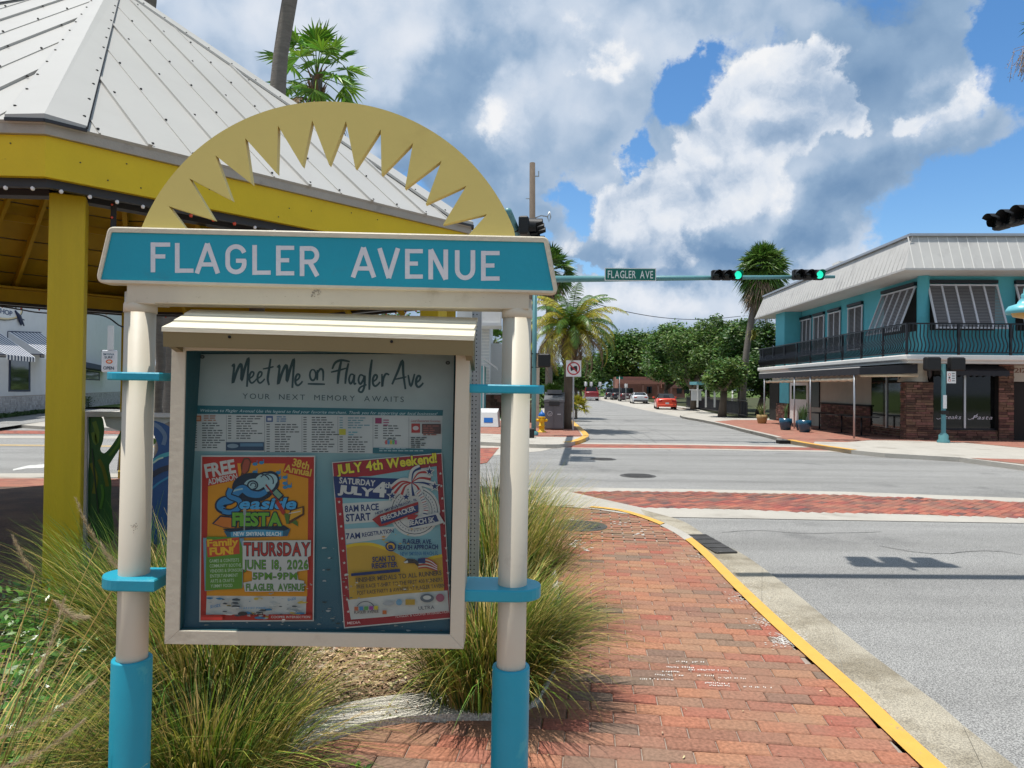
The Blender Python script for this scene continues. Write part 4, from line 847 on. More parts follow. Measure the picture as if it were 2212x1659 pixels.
# ------------------------------------------------------------------ poster 2 (red, white and blue, tilted, right)
C6 = lambda x, y: ((750+x*.27735)/1.085, (1040+y*.27735)/1.085)
def fn6(x, y, k): X_, Y_ = C6(x, y); return onp(X_, Y_, .007+.00006*k)
p = Print(fn6); NV, CR, SEA, SAND = (.012, .03, .12), (.30, .018, .025), (.20, .38, .41), (.50, .30, .035)
p.poly([(101, 156), (203, 1562), (1105, 1478), (1032, 76)], WHT); p.poly([(108, 163), (210, 1550), (1100, 1470), (1026, 84)], CR)
p.poly([(178, 300), (262, 1490), (1058, 1412), (985, 190)], SEA)
p.poly([(222, 870), (262, 1490), (1058, 1412), (1032, 940), (960, 960), (800, 1010), (600, 900), (450, 850), (320, 850)], SAND); p.stroke(smooth([(222, 868), (320, 850), (450, 852), (600, 905)], 4), 26, (.62, .42, .02)); p.stroke(smooth([(860, 1000), (940, 965), (1032, 945)], 4), 26, (.62, .42, .02))
p.poly([(232, 1320), (262, 1490), (1090, 1412), (1078, 1240), (700, 1268)], WHT); p.poly([(210, 1490), (212, 1550), (1100, 1468), (1098, 1420)], CR)
p.poly([(108, 163), (118, 275), (420, 275), (1000, 180), (1026, 84)], CR)
p.text('JULY 4th Weekend!', 148, 258, 82, (.68, .58, .04), w=845, ang=6.9, off=.035, outline=(.0, .0) and (DK, .03))
p.poly([(112, 275), (130, 455), (600, 470), (640, 460), (620, 400), (800, 300), (420, 285)], NV)
p.text('SATURDAY', 163, 332, 50, WHT, w=300, ang=-5, off=.03); p.text('JULY', 158, 412, 66, WHT, w=280, ang=-6.5, off=.05); p.text('4', 455, 440, 120, WHT, w=92, ang=-4, off=.05); p.text('th', 548, 372, 50, WHT, w=56, ang=-4, off=.03)
for t, q in ((0, [(190, 505), (208, 680), (590, 650), (600, 480)]), (1, [(212, 720), (222, 845), (560, 800), (640, 700)])): p.poly(q, (.50, .50, .46))
p.text('8AM RACE', 212, 578, 56, NV, w=286, ang=4, off=.03); p.text('START', 222, 656, 62, NV, w=206, ang=3.5, off=.035); p.text('7AM', 222, 806, 50, NV, w=118, ang=4, off=.03); p.text('REGISTRATION', 358, 788, 36, NV, w=268, ang=8, off=.02)
# round race badge with the palm
p.ell(800, 570, 215, 215, WHT); p.ell(800, 570, 196, 196, (.04, .05, .07)); p.ell(800, 570, 190, 190, WHT); p.ell(800, 570, 150, 150, (.06, .07, .10)); p.ell(800, 570, 145, 145, WHT)
for a in range(0, 360, 9): p.ell(800+168*cos(R(a)), 570+168*sin(R(a)), 4, 4, NV)
frs = [[(775, 330), (790, 240), (850, 205)], [(775, 330), (830, 250), (910, 240)], [(775, 330), (840, 290), (935, 300)], [(775, 330), (870, 330), (960, 355)], [(775, 330), (700, 340), (630, 420)], [(775, 330), (720, 360), (690, 430)], [(775, 330), (780, 380), (790, 440)], [(775, 330), (690, 320), (610, 380)], [(775, 330), (820, 360), (850, 420)]]
for f_ in frs: p.stroke(smooth(f_, 5), 62, WHT)
for i, f_ in enumerate(frs): p.stroke(smooth(f_, 5), 22, (.35, .03, .03) if i % 3 else NV, taper=lambda t: .2+.9*t)
def star(x, y, r, c, rot=0): p.poly([(x+(r if i % 2 == 0 else r*.42)*cos(R(rot+i*36-90)), y+(r if i % 2 == 0 else r*.42)*sin(R(rot+i*36-90))) for i in range(10)], c)
for x, y in ((925, 235), (970, 360), (610, 440), (728, 450)): star(x, y, 52, WHT); star(x, y, 32, NV)
tk = smooth([(820, 400), (860, 450), (885, 510), (895, 560), (880, 640)], 6); p.stroke(tk, 46, WHT)
for i in range(0, len(tk)-1, 2): p.stroke([tk[i], ((tk[i][0]+tk[i+1][0])/2, (tk[i][1]+tk[i+1][1])/2)], 38, (.35, .03, .03) if i % 4 else NV)
p.poly([(440, 640), (500, 600), (830, 490), (830, 580), (560, 690), (505, 700)], (.30, .02, .02)); p.poly([(505, 625), (828, 515), (832, 572), (520, 680)], NV); p.text('FIRECRACKER', 522, 655, 42, WHT, w=300, ang=18, off=.03)
p.poly([(740, 640), (1000, 580), (1050, 665), (980, 690), (750, 725)], WHT); p.poly([(748, 650), (980, 598), (1005, 655), (755, 710)], NV); p.text('BEACH 5K', 752, 692, 42, WHT, w=220, ang=9, off=.03); p.text('NEW SMYRNA BEACH - FL', 470, 600, 20, NV, w=370, ang=19, off=.02); p.poly([(740, 600), (830, 600), (800, 640), (740, 640)], (.35, .03, .03))
p.ell(598, 868, 46, 42, NV); p.ell(598, 868, 34, 30, SAND); p.text('a', 580, 888, 48, NV, w=36, off=.05)
p.text('FLAGLER AVE.', 700, 842, 38, NV, w=245, ang=-1, off=.03); p.text('BEACH APPROACH', 660, 896, 40, NV, w=335, ang=1, off=.03); p.text('NEW SMYRNA BEACH, FL', 680, 946, 32, (.03, .14, .28), w=320, ang=1, off=.02)
p.text('SCAN TO', 445, 1000, 44, NV, w=190, ang=4, off=.03); p.text('REGISTER', 440, 1054, 44, NV, w=215, ang=4, off=.03); p.poly([(262, 1096), (264, 1120), (676, 1082), (676, 1056)], NV)
# eagle and flag vignette
for i in range(7): p.stroke(smooth([(830, 975+i*13), (890, 968+i*13), (940, 985+i*12), (990, 1030+i*7)], 4), 8, (.36, .03, .05) if i % 2 == 0 else WHT)
p.poly([(825, 970), (890, 965), (890, 1010), (830, 1010)], NV); p.poly([(705, 1000), (740, 970), (800, 975), (835, 1000), (830, 1040), (800, 1010), (760, 1010), (730, 1010)], (.04, .03, .03)); p.poly([(705, 1000), (740, 985), (745, 1004), (720, 1010)], WHT)
p.text('FINISHER MEDALS TO ALL RUNNERS', 305, 1172, 40, (.07, .06, .05), w=725, ang=5, off=.02); p.text('FREE RACE T-SHIRT TO THE FIRST 400 RUNNERS', 312, 1226, 34, (.07, .06, .05), w=728, ang=5, off=.015); p.text('POST RACE PARTY & AWARDS AT FLAGLER TAVERN', 316, 1278, 34, (.07, .06, .05), w=742, ang=5, off=.015)
p.text('FLAGLER AVENUE', 290, 1438, 26, (.06, .06, .07), w=205, ang=3)
for i, c in enumerate(((.45, .12, .05), (.05, .2, .4), (.1, .3, .08), (.3, .05, .25), (.5, .4, .03))): p.rect(290+i*42, 1378-i*2, 322+i*42, 1410-i*2, c)
p.stroke(arc(385, 1395, 75, 62, 20, 160), 6, (.05, .05, .06)); p.ell(578, 1350, 48, 18, (.35, .36, .36)); p.ell(668, 1340, 26, 26, (.15, .3, .42)); p.rect(722, 1315, 802, 1362, (.42, .26, .03)); p.ell(905, 1305, 58, 36, (.10, .12, .14)); p.ell(905, 1300, 34, 18, WHT); p.ell(1015, 1302, 36, 34, (.28, .08, .12)); p.text('TIB LOWRY', 682, 1412, 22, (.1, .1, .1), w=118, ang=2) if False else None
p.text('ULTRA', 832, 1404, 30, (.08, .09, .11), w=135, ang=4); p.rect(528, 1408, 562, 1440, (.45, .12, .03)); p.text('FLAGLER & COOPER INTERSECTION', 640, 1470, 24, (.55, .42, .38), w=455, ang=5.3, off=.01); p.text('MEDIA', 232, 1528, 24, (.5, .35, .32), w=110, ang=5, off=.01)
for i in range(10): star(162+i*8.6, 492+i*103, 14, WHT); star(1018+i*8, 252+i*105, 14, WHT)
wear(p, 160, 1100, 330, 1320, 22, [WHT, (.1, .14, .12), (.3, .3, .26)], 8); wear(p, 480, 700, 820, 880, 9, [(.45, .28, .04), (.5, .25, .05)], 9); wear(p, 640, 1150, 960, 1260, 10, [(.52, .34, .06), WHT], 19)
po = thing('event_poster', 'tilted red, white and blue race poster reading JULY 4th Weekend', 'poster', SLOC, 'event posters in the display case'); po.rotation_euler = (0, R(.4), 0)
p.b.build('print', 'print', po)
# ================================================================== gazebo
def wood(name, col, **k): return mm(name, col, .5, .08, 2.2, .35, 45, stretch=(6, 6, .5), **k)
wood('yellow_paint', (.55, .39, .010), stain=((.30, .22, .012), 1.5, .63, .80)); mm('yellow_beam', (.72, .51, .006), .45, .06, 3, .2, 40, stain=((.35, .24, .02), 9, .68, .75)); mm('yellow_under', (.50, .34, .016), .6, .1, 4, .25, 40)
mm('roof_metal', (.42, .41, .385), .42, .05, 1.2, .04, 12, spec=.5, stain=((.40, .385, .36), 2.2, .52, .8)); mm('roof_trim', (.40, .36, .31), .6, .08, 4, .2, stain=((.28, .25, .22), 5, .55, .75)); mm('dark_metal', (.035, .035, .04), .5, .1, 5, .1); mm('screw', (.05, .045, .04), .5, .1)
mm('bulb_red', (.75, .08, .04), .25, .02, bump=0, spec=.6); mm('bulb_white', (.85, .85, .9), .2, .02, bump=0, spec=.6)
GC1 = Vector((-2.96, 4.46, 0)); gs = 3.74; PH = R(3); GR = gs/(2*sin(R(22.5)))
GC = GC1+Vector((cos(R(115.5)), sin(R(115.5)), 0))*GR
gz = thing('gazebo', 'yellow timber gazebo with a pale grey metal hipped roof behind the notice board', 'gazebo', (GC.x, GC.y, 0))
def corner(k, r, z): a = R(-64.5+45*k); return Vector((r*cos(a), r*sin(a), z))
APEX = Vector((0, 0, 6.75)); ZE = 3.36; ZF = 3.28; ZB = 3.02
for k in range(8):
    # roof face k lies between corner k and k+1
    A, B_ = corner(k, GR+.03, ZE), corner(k+1, GR+.03, ZE); near = k in (7, 0, 1)
    mdp = (A+B_)/2; up_ = (APEX-mdp); ul_ = up_.normalized(); hd = (B_-A).normalized(); nn = hd.cross(ul_).normalized()
    if nn.z < 0: nn = -nn
    b = MB(); b.add([A, B_, APEX, A-nn*.02, B_-nn*.02, APEX-Vector((0, 0, .03))], [(0, 1, 2), (5, 4, 3), (0, 3, 4, 1)]); f = b.build('roof_face', 'roof_metal', gz)
    # standing ribs running up the slope, cut off at the hips
    L_ = (B_-A).length; nr = 12 if near else 8
    ribs = MB()
    for i in range(1, nr*1):
        s = i/nr*L_; t = 1-abs(2*s/L_-1); top = A+hd*s+ul_*(up_.length*t); st = A+hd*s
        if i % 2 == 0: r = MB(); r.bar(st+nn*.008-ul_*.01, top+nn*.008-ul_*.06, .028, .024, up=nn); r.build('roof_rib', 'roof_metal', f)
        else: ribs.bar(st+nn*.004, top+nn*.004-ul_*.06, .012, .008, up=nn)
    o = ribs.build('roof_crease', 'roof_metal', f)
    if near:
        sc_b = MB(); rn = random.Random(k)
        for i in range(1, nr):
            s = i/nr*L_; t = 1-abs(2*s/L_-1); h_ = .04
            while h_ < up_.length*t-.15:
                q = A+hd*(s+(.03 if i % 2 == 0 else .0))+ul_*(h_+rn.uniform(-.02, .02)); sc_b.box((-.007, -.007, -.003), (.007, .007, .008), 0, Matrix.Translation(q+nn*.012)); h_ += .62 if i % 2 else .95
        o = sc_b.build('screws', 'screw', f); o['kind'] = 'stuff'
    # hip cap at corner k
    P, Q = corner(k, GR+.05, ZE+.0), APEX
    hd0 = (corner(k, 1, 0)-corner(k-1, 1, 0)).normalized()
    w_ = .24; l0, r0 = P-hd0*w_, P+hd*w_; n0 = Vector((0, 0, .028))
    tl, tr = Q-hd0*.10, Q+hd*.10
    b = MB(); b.add([l0+n0, P+n0*1.4, Q+n0*1.4, tl+n0, r0+n0, tr+n0, l0, P, r0], [(0, 1, 2, 3), (1, 4, 5, 2), (0, 6, 7, 1), (1, 7, 8, 4), (4, 8, 8+0, 4)][:4]); b.sheet([r0+n0, r0-Vector((0, 0, .0)), tr, tr+n0]); b.sheet([l0, l0+n0, tl+n0, tl]); hc = b.build('hip_cap', 'roof_metal', gz)
    if near:
        b = MB(); dd = (Q-P).normalized(); b.tube([r0+n0*.5-dd*.01, r0.lerp(tr, .96)+n0*.6], .007, 6); 
        for pa, pb in ((l0, P), (P, r0)): b.bar(pa+n0*.4-Vector((0, 0, .014)), pb+n0*.4-Vector((0, 0, .014)), .012, .02)
        b.build('cap_lip', 'dark_metal', hc)
        b = MB()
        for i in range(14):
            t = .03+i*.07
            for e0, e1 in ((l0, tl), (r0, tr)): q = e0.lerp(e1, t)+n0+(P.lerp(Q, t)-e0.lerp(e1, t))*.12; b.box((-.007, -.007, 0), (.007, .007, .008), 0, Matrix.Translation(q))
        b.build('screws', 'screw', hc)['kind'] = 'stuff'
    # drip strip, fascia, black light track
    def ring(name, r0, r1, z0, z1, m, par=gz):
        a0, a1, b0, b1 = corner(k, r0, 0), corner(k+1, r0, 0), corner(k, r1, 0), corner(k+1, r1, 0); b = MB()
        V = [Vector((p.x, p.y, z)) for z in (z0, z1) for p in (a0, a1, b1, b0)]
        b.add(V, [(3, 2, 1, 0), (4, 5, 6, 7), (0, 1, 5, 4), (1, 2, 6, 5), (2, 3, 7, 6), (3, 0, 4, 7)]); return b.build(name, m, par)
    ring('drip_board', GR+.015, GR-.10, ZF+.002, ZE-.01, 'roof_trim'); fa = ring('fascia', GR-.015, GR-.065, ZB, ZF, 'yellow_beam')
    
    if near:
        nb_ = MB(); rn = random.Random(40+k); f0, f1 = corner(k, GR-.013, 0), corner(k+1, GR-.013, 0)
        for i in range(16): q = f0.lerp(f1, rn.random())+Vector((0, 0, rn.choice((ZB+.05, ZF-.06, ZB+.14))+rn.uniform(-.01, .01))); nb_.box((-.0035, -.0035, -.0035), (.0035, .0035, .0035), 0, Matrix.Translation(q))
        nb_.build('nails', 'screw', fa)['kind'] = 'stuff'
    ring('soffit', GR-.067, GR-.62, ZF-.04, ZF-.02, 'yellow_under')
    tr_ = ring('light_track', GR-.067, GR-.11, ZB-.055, ZB+.06, 'dark_metal')
    a0, a1 = corner(k, GR-.075, ZB-.062), corner(k+1, GR-.075, ZB-.062); nb = 22 if near else 14
    for i in range(nb):
        q = a0.lerp(a1, (i+.5)/nb); b = MB(); b.lathe([(0, -.016), (.010, -.012), (.014, 0), (.010, .010), (0, .014)], 8, c=tuple(q)); b.build('bulb', 'bulb_red' if (k+i//4) % 2 else 'bulb_white', tr_)
    # beam between posts, rafter, purlins, boarding
    rp = 4.5
    p0, p1 = corner(k, rp, 3.12), corner(k+1, rp, 3.12)
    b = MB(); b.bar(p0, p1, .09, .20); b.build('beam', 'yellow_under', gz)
    b = MB(); b.bar(p0+Vector((0, 0, -.125)), p1+Vector((0, 0, -.125)), .10, .045); b.build('light_track', 'dark_metal', gz)
    b = MB(); b.bar(corner(k, GR-.1, ZF-.10), APEX-Vector((0, 0, .18)), .07, .16); b.build('hip_rafter', 'yellow_under', gz)
    b = MB(); m0 = (corner(k, GR-.1, ZF-.08)+corner(k+1, GR-.1, ZF-.08))/2; b.bar(m0, APEX-Vector((0, 0, .3)), .05, .13); b.build('rafter', 'yellow_under', gz)
    for t in (.3, .55, .78):
        q0, q1 = corner(k, GR-.1, ZF-.10).lerp(APEX-Vector((0, 0, .18)), t), corner(k+1, GR-.1, ZF-.10).lerp(APEX-Vector((0, 0, .18)), t); b = MB(); b.bar(q0, q1, .05, .10); b.build('purlin', 'yellow_under', gz)
    for s in (.3, .7):
        q0 = corner(k, rp, 2.86).lerp(corner(k+1, rp, 2.86), s); q1 = corner(k, GR-.1, ZF-.1).lerp(APEX-Vector((0, 0, .18)), .42).lerp(corner(k+1, GR-.1, ZF-.1).lerp(APEX-Vector((0, 0, .18)), .42), s); b = MB(); b.bar(q0, q1, .05, .08); b.build('strut', 'yellow_under', gz)
    a_, c_ = corner(k, GR-.1, ZF-.0), corner(k+1, GR-.1, ZF-.0); apx = APEX-Vector((0, 0, .07)); nbd = 15
    for i in range(nbd):
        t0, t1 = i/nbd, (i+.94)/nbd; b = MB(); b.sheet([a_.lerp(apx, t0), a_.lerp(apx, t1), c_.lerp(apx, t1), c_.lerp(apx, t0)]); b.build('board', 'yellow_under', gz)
# posts
for k in range(8):
    q = corner(k, 4.5, 0)
    if k == 0: q = Vector((-3.05-GC.x, 4.86-GC.y, 0))
    b = MB(); rz = Matrix.Translation(q) @ Matrix.Rotation(R(25.5+45*k), 4, 'Z'); b.box((-.105, -.105, .0), (.105, .105, 2.99), 0, rz, bev=.008); po_ = b.build('post', 'yellow_paint', gz)
    b = MB(); b.box((-.12, -.12, 0), (.12, .12, .14), 0, rz, bev=.01); b.build('foot', 'yellow_paint', po_)
b = MB(); q0, q1 = corner(0, 4.35, 3.0)+Vector((.55, .3, 0)), corner(0, 4.35, 2.2)+Vector((.55, .3, 0))
sr = thing('light_string', 'short black string of red and white bulbs hanging beside the gazebo post', 'string of lights', at(246, 428, 4.95))
b = MB(); b.bar((0, 0, 0), (.0, 0, -.42), .03, .02, up=(0, 1, 0)); b.build('cord', 'dark_metal', sr)
for i in range(4): b = MB(); b.lathe([(0, -.01), (.011, 0), (0, .01)], 8, c=(0, -.02, -.05-i*.09)); b.build('bulb', 'bulb_red' if i < 2 else 'bulb_white', sr)
# cable slung along the inside of the beam
cb = MB(); cb.tube(smooth([at(-40, 655, 7.5), at(40, 668, 7.5), at(95, 676, 7.5), at(215, 680, 7.5), at(262, 705, 7.5), at(290, 703, 7.6), at(330, 690, 7.6)], 6), .008, 6); tag(cb.build('cable', 'dark_metal'), 'thin dark cable slung under the gazebo beams', 'cable')
# ------------------------------------------------------------------ painted cut-out panel in a metal frame
mm('galv', (.42, .44, .45), .45, .08, 6, .15, 50, metal=.6)
MY = 5.15
mp_ = at(285, 900, MY); mu = thing('painted_panel', 'framed cut-out panel painted with a green tree trunk and blue wave', 'mural', (mp_.x, MY, 0))
def mp(x, y, d=0): return at(x, y, MY+d)-Vector((mp_.x, MY, 0))
def fl_(name, pts, d0, d1, m, par=mu):
    P = [mp(x, y) for x, y in pts]; n = len(P); b = MB(); b.add([p+Vector((0, d0, 0)) for p in P]+[p+Vector((0, d1, 0)) for p in P], [tuple(range(n)), tuple(range(2*n-1, n-1, -1))]+[(i, (i+1) % n, n+(i+1) % n, n+i) for i in range(n)]); return b.build(name, m, par, recalc=True)
fl_('frame', [(180, 889), (192, 889), (188, 1330), (168, 1330)], -.02, .03, 'galv'); fl_('frame', [(180, 889), (192, 889), (420, 893), (420, 902), (192, 900)], -.021, .031, 'galv'); fl_('frame', [(420, 893), (432, 893), (432, 1330), (420, 1330)], -.02, .03, 'galv')
P4 = lambda x, y: ((180+x*.21104)/1.085, (950+y*.21104)/1.085)
def ppoly(name, pts, cols, d=0):
    pr = Print(lambda x, y, k: mp(*P4(x, y), -.0006*k+d)); pr.poly(pts, cols[0])
    return pr
pr = ppoly('trunk', smooth([(135, 120), (270, 120), (305, 260), (290, 400), (262, 490), (310, 530), (400, 430), (500, 270), (560, 200), (600, 240), (500, 440), (385, 620), (360, 690), (385, 860), (380, 1080), (400, 1500), (110, 1500), (120, 900), (140, 500), (130, 250), (135, 120)], 4), [(.018, .085, .022)])
pr.stroke(smooth([(190, 180), (225, 300), (215, 420), (180, 300)], 4), 50, (.09, .16, .02)); pr.stroke(smooth([(245, 600), (300, 720), (340, 900)], 4), 40, (.10, .11, .01)); pr.stroke(smooth([(160, 640), (210, 800), (190, 980)], 4), 44, (.13, .14, .01)); pr.stroke(smooth([(275, 880), (290, 1000), (260, 1150)], 4), 30, (.05, .16, .02)); pr.stroke(smooth([(360, 560), (440, 460), (500, 340)], 4), 30, (.06, .14, .02)); pr.stroke(smooth([(170, 480), (190, 700), (240, 1200)], 4), 18, (.01, .035, .02))
pr.b.build('trunk_cutout', 'print', mu)
pr = ppoly('w', smooth([(780, 160), (900, 180), (1030, 240), (1160, 400), (1180, 900), (1120, 1500), (760, 1500), (700, 1200), (740, 900), (820, 640), (900, 500), (880, 380), (820, 280), (760, 260), (780, 160)], 4), [(.008, .06, .19)], .003)
pr.stroke(smooth([(840, 200), (920, 250), (980, 340), (960, 440)], 4), 46, (.10, .16, .26)); pr.stroke(smooth([(830, 640), (930, 570), (1060, 530)], 4), 44, (.05, .30, .36)); pr.stroke(smooth([(850, 640), (900, 600), (960, 580)], 4), 18, (.4, .5, .42)); pr.stroke(smooth([(800, 960), (900, 870), (1050, 780)], 4), 22, (.02, .18, .34)); pr.stroke(smooth([(830, 780), (930, 720), (1060, 680)], 4), 60, (.015, .025, .05))
pr.b.build('wave_cutout', 'print', mu)
pr = ppoly('c', [(290, 110), (1100, 110), (1100, 150), (840, 260), (480, 285), (330, 235)], [(.34, .36, .36)], .008); pr.b.build('sky_cutout', 'print', mu)
pr = ppoly('c', smooth([(600, 240), (720, 300), (880, 380), (850, 440), (760, 470), (640, 400), (600, 240)], 3), [(.05, .13, .02)], .006); pr.b.build('leaf_cutout', 'print', mu)
# ================================================================== plants near the board
mm('grass_green', (.15, .25, .03), .55, .2, 3, 0, rnd=.45, hue=.03, trans=.25, spec=.35); mm('grass_dry', (.50, .38, .13), .6, .2, 3, 0, rnd=.4, hue=.02, trans=.25, spec=.3); mm('grass_olive', (.28, .28, .04), .55, .2, 3, 0, rnd=.4, hue=.03, trans=.25); mm('grass_dark', (.05, .09, .015), .6, .2, 3, 0, rnd=.4, hue=.02, trans=.15); mm('plume', (.52, .42, .27), .8, .15, 8, 0, rnd=.25, trans=.3)
mm('leaf_gloss', (.09, .22, .035), .3, .2, 5, 0, rnd=.5, hue=.025, trans=.18, spec=.6); mm('twig', (.16, .11, .06), .8, .2, 8, .2)
def blade(b, p, az_, ln, lean, w, rn, mi, droop=1.0, seg=6):
    d0 = Vector((cos(az_), sin(az_), 0)); sd = Vector((-sin(az_), cos(az_), 0)); pts = []; th = lean*.35; pos = Vector(p); st = ln/seg; tw = rn.uniform(-.6, .6)
    V = []
    for i in range(seg+1):
        ww = w*(1-(i/seg)**1.6)*.5+.0002; V += [pos+sd*ww, pos-sd*ww]
        th += (lean*.9+droop*.16*(i+1))*rn.uniform(.12, .30); th = min(th, 2.5); dr = d0*sin(th)+Vector((0, 0, cos(th)))+sd*tw*.08*i; pos = pos+dr.normalized()*st
        if pos.z < .02: pos.z = .02+rn.random()*.01
    b.add(V, [(2*i, 2*i+1, 2*i+3, 2*i+2) for i in range(seg)], mi, True); return pos
def tuft(label, x, y, r, n, ln, seed, group='clumps of ornamental grass around the notice board', mix=(.5, .25, .25), lean=(.15, 1.0), plumes=(), w=.0066, bias=None):
    rn = random.Random(seed); t = thing('grass_clump', label, 'ornamental grass', (x, y, 0), group); b = MB()
    for i in range(n):
        a = rn.uniform(0, 2*pi)
        if bias is not None and rn.random() < .5: a = bias+rn.gauss(0, .8)
        rr = r*.36*sqrt(rn.random()); lv = rn.uniform(*lean)*(.35+.65*rr/(r*.36)); u = rn.random(); mi = 0 if u < mix[0] else (1 if u < mix[0]+mix[1] else 2); mi = 3 if rn.random() < .26 else mi
        blade(b, (rr*cos(a)*1.1, rr*sin(a)*1.1, 0), a+rn.gauss(0, .35), ln*rn.uniform(.5, 1.12), lv, w*rn.choice((.6, .8, 1, 1, 1.3, 1.7)), rn, mi, seg=6)
    o = b.build('blades', ['grass_green', 'grass_olive', 'grass_dry', 'grass_dark'], t); o['kind'] = 'stuff'
    for (px, py, tilt, az_, pl) in plumes:
        # stalk with a bottlebrush flower head; px, py = head tip offset found from its place in view
        tip = Vector(px)-Vector((x, y, 0)); d = Vector(py).normalized(); base = tip-d*pl
        sb = MB(); sb.tube(smooth([(tip.x*.1, tip.y*.1, .05), ((tip.x*.1+base.x)/2+.03, (tip.y*.1+base.y)/2, base.z*.62), tuple(base)], 5), .0018, 5, cap=False); so_ = sb.build('stalk', 'grass_dry', t)
        hb_ = MB(); s1 = d.cross(Vector((0, 0, 1))).normalized(); s2 = s1.cross(d)
        for i in range(420):
            u = rn.random(); c = base+d*pl*u+Vector((0, 0, -.02*sin(pi*u))); a = rn.uniform(0, 2*pi); rad = (s1*cos(a)+s2*sin(a)); rl = .0145*(.35+sin(pi*min(1, u*.92+.06)))*rn.uniform(.7, 1.2); e_ = c+rad*rl+d*rn.uniform(.006, .02); q = rad.cross(d)*.0007
            hb_.add([c-q, c+q, e_], [(0, 1, 2)])
        hb_.build('flower_head', 'plume', so_)['kind'] = 'stuff'
    return t
pv = lambda x, y, Y, x2, y2, Y2, L_: (at(x, y, Y), at(x, y, Y)-at(x2, y2, Y2), 0, 0, L_)
tuft('widest grass clump, spilling over the bed edge left under the display case', -1.22, 2.86, .75, 2500, .76, 1, mix=(.30, .34, .36), lean=(.12, .95), bias=-pi/2)
tuft('yellowish grass clump standing behind the left post of the board', -1.50, 3.55, .8, 2200, 1.08, 2, mix=(.22, .36, .42), lean=(.08, .6))
tuft('dry seeding grass clump at the left edge of the bed with pale plumes', -1.85, 2.35, .8, 1500, .9, 3, mix=(.28, .30, .42), lean=(.15, .95), bias=-pi*.7,
     plumes=[pv(30, 1160, 2.5, 62, 1216, 2.5, .15), pv(165, 1078, 2.7, 200, 1150, 2.7, .19), pv(218, 1172, 2.45, 262, 1222, 2.4, .15), pv(188, 1330, 2.0, 135, 1305, 1.95, .11), pv(138, 1295, 1.9, 85, 1440, 1.85, .20), pv(205, 1470, 1.9, 20, 1580, 1.8, .24), pv(180, 1555, 1.85, 30, 1640, 1.75, .20)])
tuft('green grass clump behind the right post of the board, over the brick edge', -.14, 4.0, .78, 3000, .82, 4, mix=(.34, .34, .32), lean=(.1, .95), bias=-.3)
tuft('taller yellow-green grass clump farther back along the brick pavement', -.12, 5.35, .95, 2900, 1.15, 5, mix=(.25, .35, .4), lean=(.08, .7))
tuft('small grass clump farthest back beside the kerb ramp', -.10, 7.1, .95, 1900, 1.0, 6, mix=(.3, .35, .35), lean=(.1, .8))
tuft('dark green grass clump in front of the painted panel', -2.2, 4.25, .8, 1800, 1.0, 7, mix=(.75, .15, .1), lean=(.06, .5))
# low glossy ground cover, far left of the bed
rn = random.Random(9); b = MB()
def leafq(b, p, s, rn, mi=0, tilt=.9):
    a = rn.uniform(0, 2*pi); n_ = Vector((rn.gauss(0, tilt), rn.gauss(0, tilt), 1)).normalized(); u = Vector((cos(a), sin(a), 0)); u = (u-n_*u.dot(n_)).normalized(); v = n_.cross(u)
    b.add([p-u*s, p+v*s*.42-u*s*.1, p+u*s, p-v*s*.42-u*s*.1], [(0, 1, 2, 3)], mi)
for i in range(12000):
    x = rn.uniform(-4.8, -1.75); y = rn.uniform(2.3, 4.7); h_ = (.42+.14*noise.noise(Vector((x*2.2, y*2.2, 0))))*rn.uniform(.25, 1.0)
    if inside((x, y), BED): leafq(b, Vector((x, y, h_+.03)), rn.uniform(.018, .038), rn, 0)
tag(b.build('ground_cover', ['leaf_gloss']), 'low glossy green ground cover filling the left of the bed', 'ground cover', kind='stuff')
for lab, x, y, hh, n in (('small dark leafy shrub in front of the left gazebo post', -2.55, 3.9, .62, 240), ('tiny leafy weed growing in the mulch under the display case', -.62, 2.98, .17, 46)):
    t = thing('shrub' if n > 100 else 'weed', lab, 'shrub' if n > 100 else 'weed', (x, y, 0)); b = MB(); sb = MB()
    for i in range(9 if n > 100 else 4):
        a = rn.uniform(0, 2*pi); e_ = Vector((cos(a)*hh*.55*rn.random(), sin(a)*hh*.55*rn.random(), hh*rn.uniform(.7, 1))); sb.tube([(0, 0, 0), e_*.5+Vector((0, 0, .04)), e_], [.004, .003, .0015], 5)
        for j in range(n//9 if n > 100 else n//4): q = e_*rn.uniform(.35, 1.0); leafq(b, q+Vector((rn.gauss(0, .03), rn.gauss(0, .03), rn.gauss(0, .03)))*(1 if n > 100 else .6), rn.uniform(.016, .028), rn)
    sb.build('stems', 'twig', t); b.build('foliage', 'leaf_gloss', t)['kind'] = 'stuff'
# mulch chips and fallen leaves lying on the bed, a few strays on the paving
b = MB(); rn = random.Random(21)
def chipq(p, s, asp, mi, flat_=.25):
    a = rn.uniform(0, 2*pi); n_ = Vector((rn.gauss(0, flat_), rn.gauss(0, flat_), 1)).normalized(); u = Vector((cos(a), sin(a), 0)); u = (u-n_*u.dot(n_)).normalized(); v = n_.cross(u); h_ = Vector((0, 0, s*.12))
    b.add([p-u*s-v*s*asp, p+u*s-v*s*asp*.6, p+u*s*.8+v*s*asp, p-u*s*.9+v*s*asp*.8+h_], [(0, 1, 2, 3)], mi)
for i in range(15000):
    x = rn.uniform(-1.8, .5); y = rn.uniform(2.2, 5.2)**1.0
    if inside((x, y), bed_in_poly): chipq(Vector((x, y, .022+rn.random()*.022)), rn.uniform(.006, .022), rn.uniform(.2, .5), 0 if rn.random() < .66 else 1)
tag(b.build('mulch_chips', ['chip', 'leaf_litter']), 'brown bark chips and dry leaves scattered over the bed', 'mulch', kind='stuff')
b = MB()
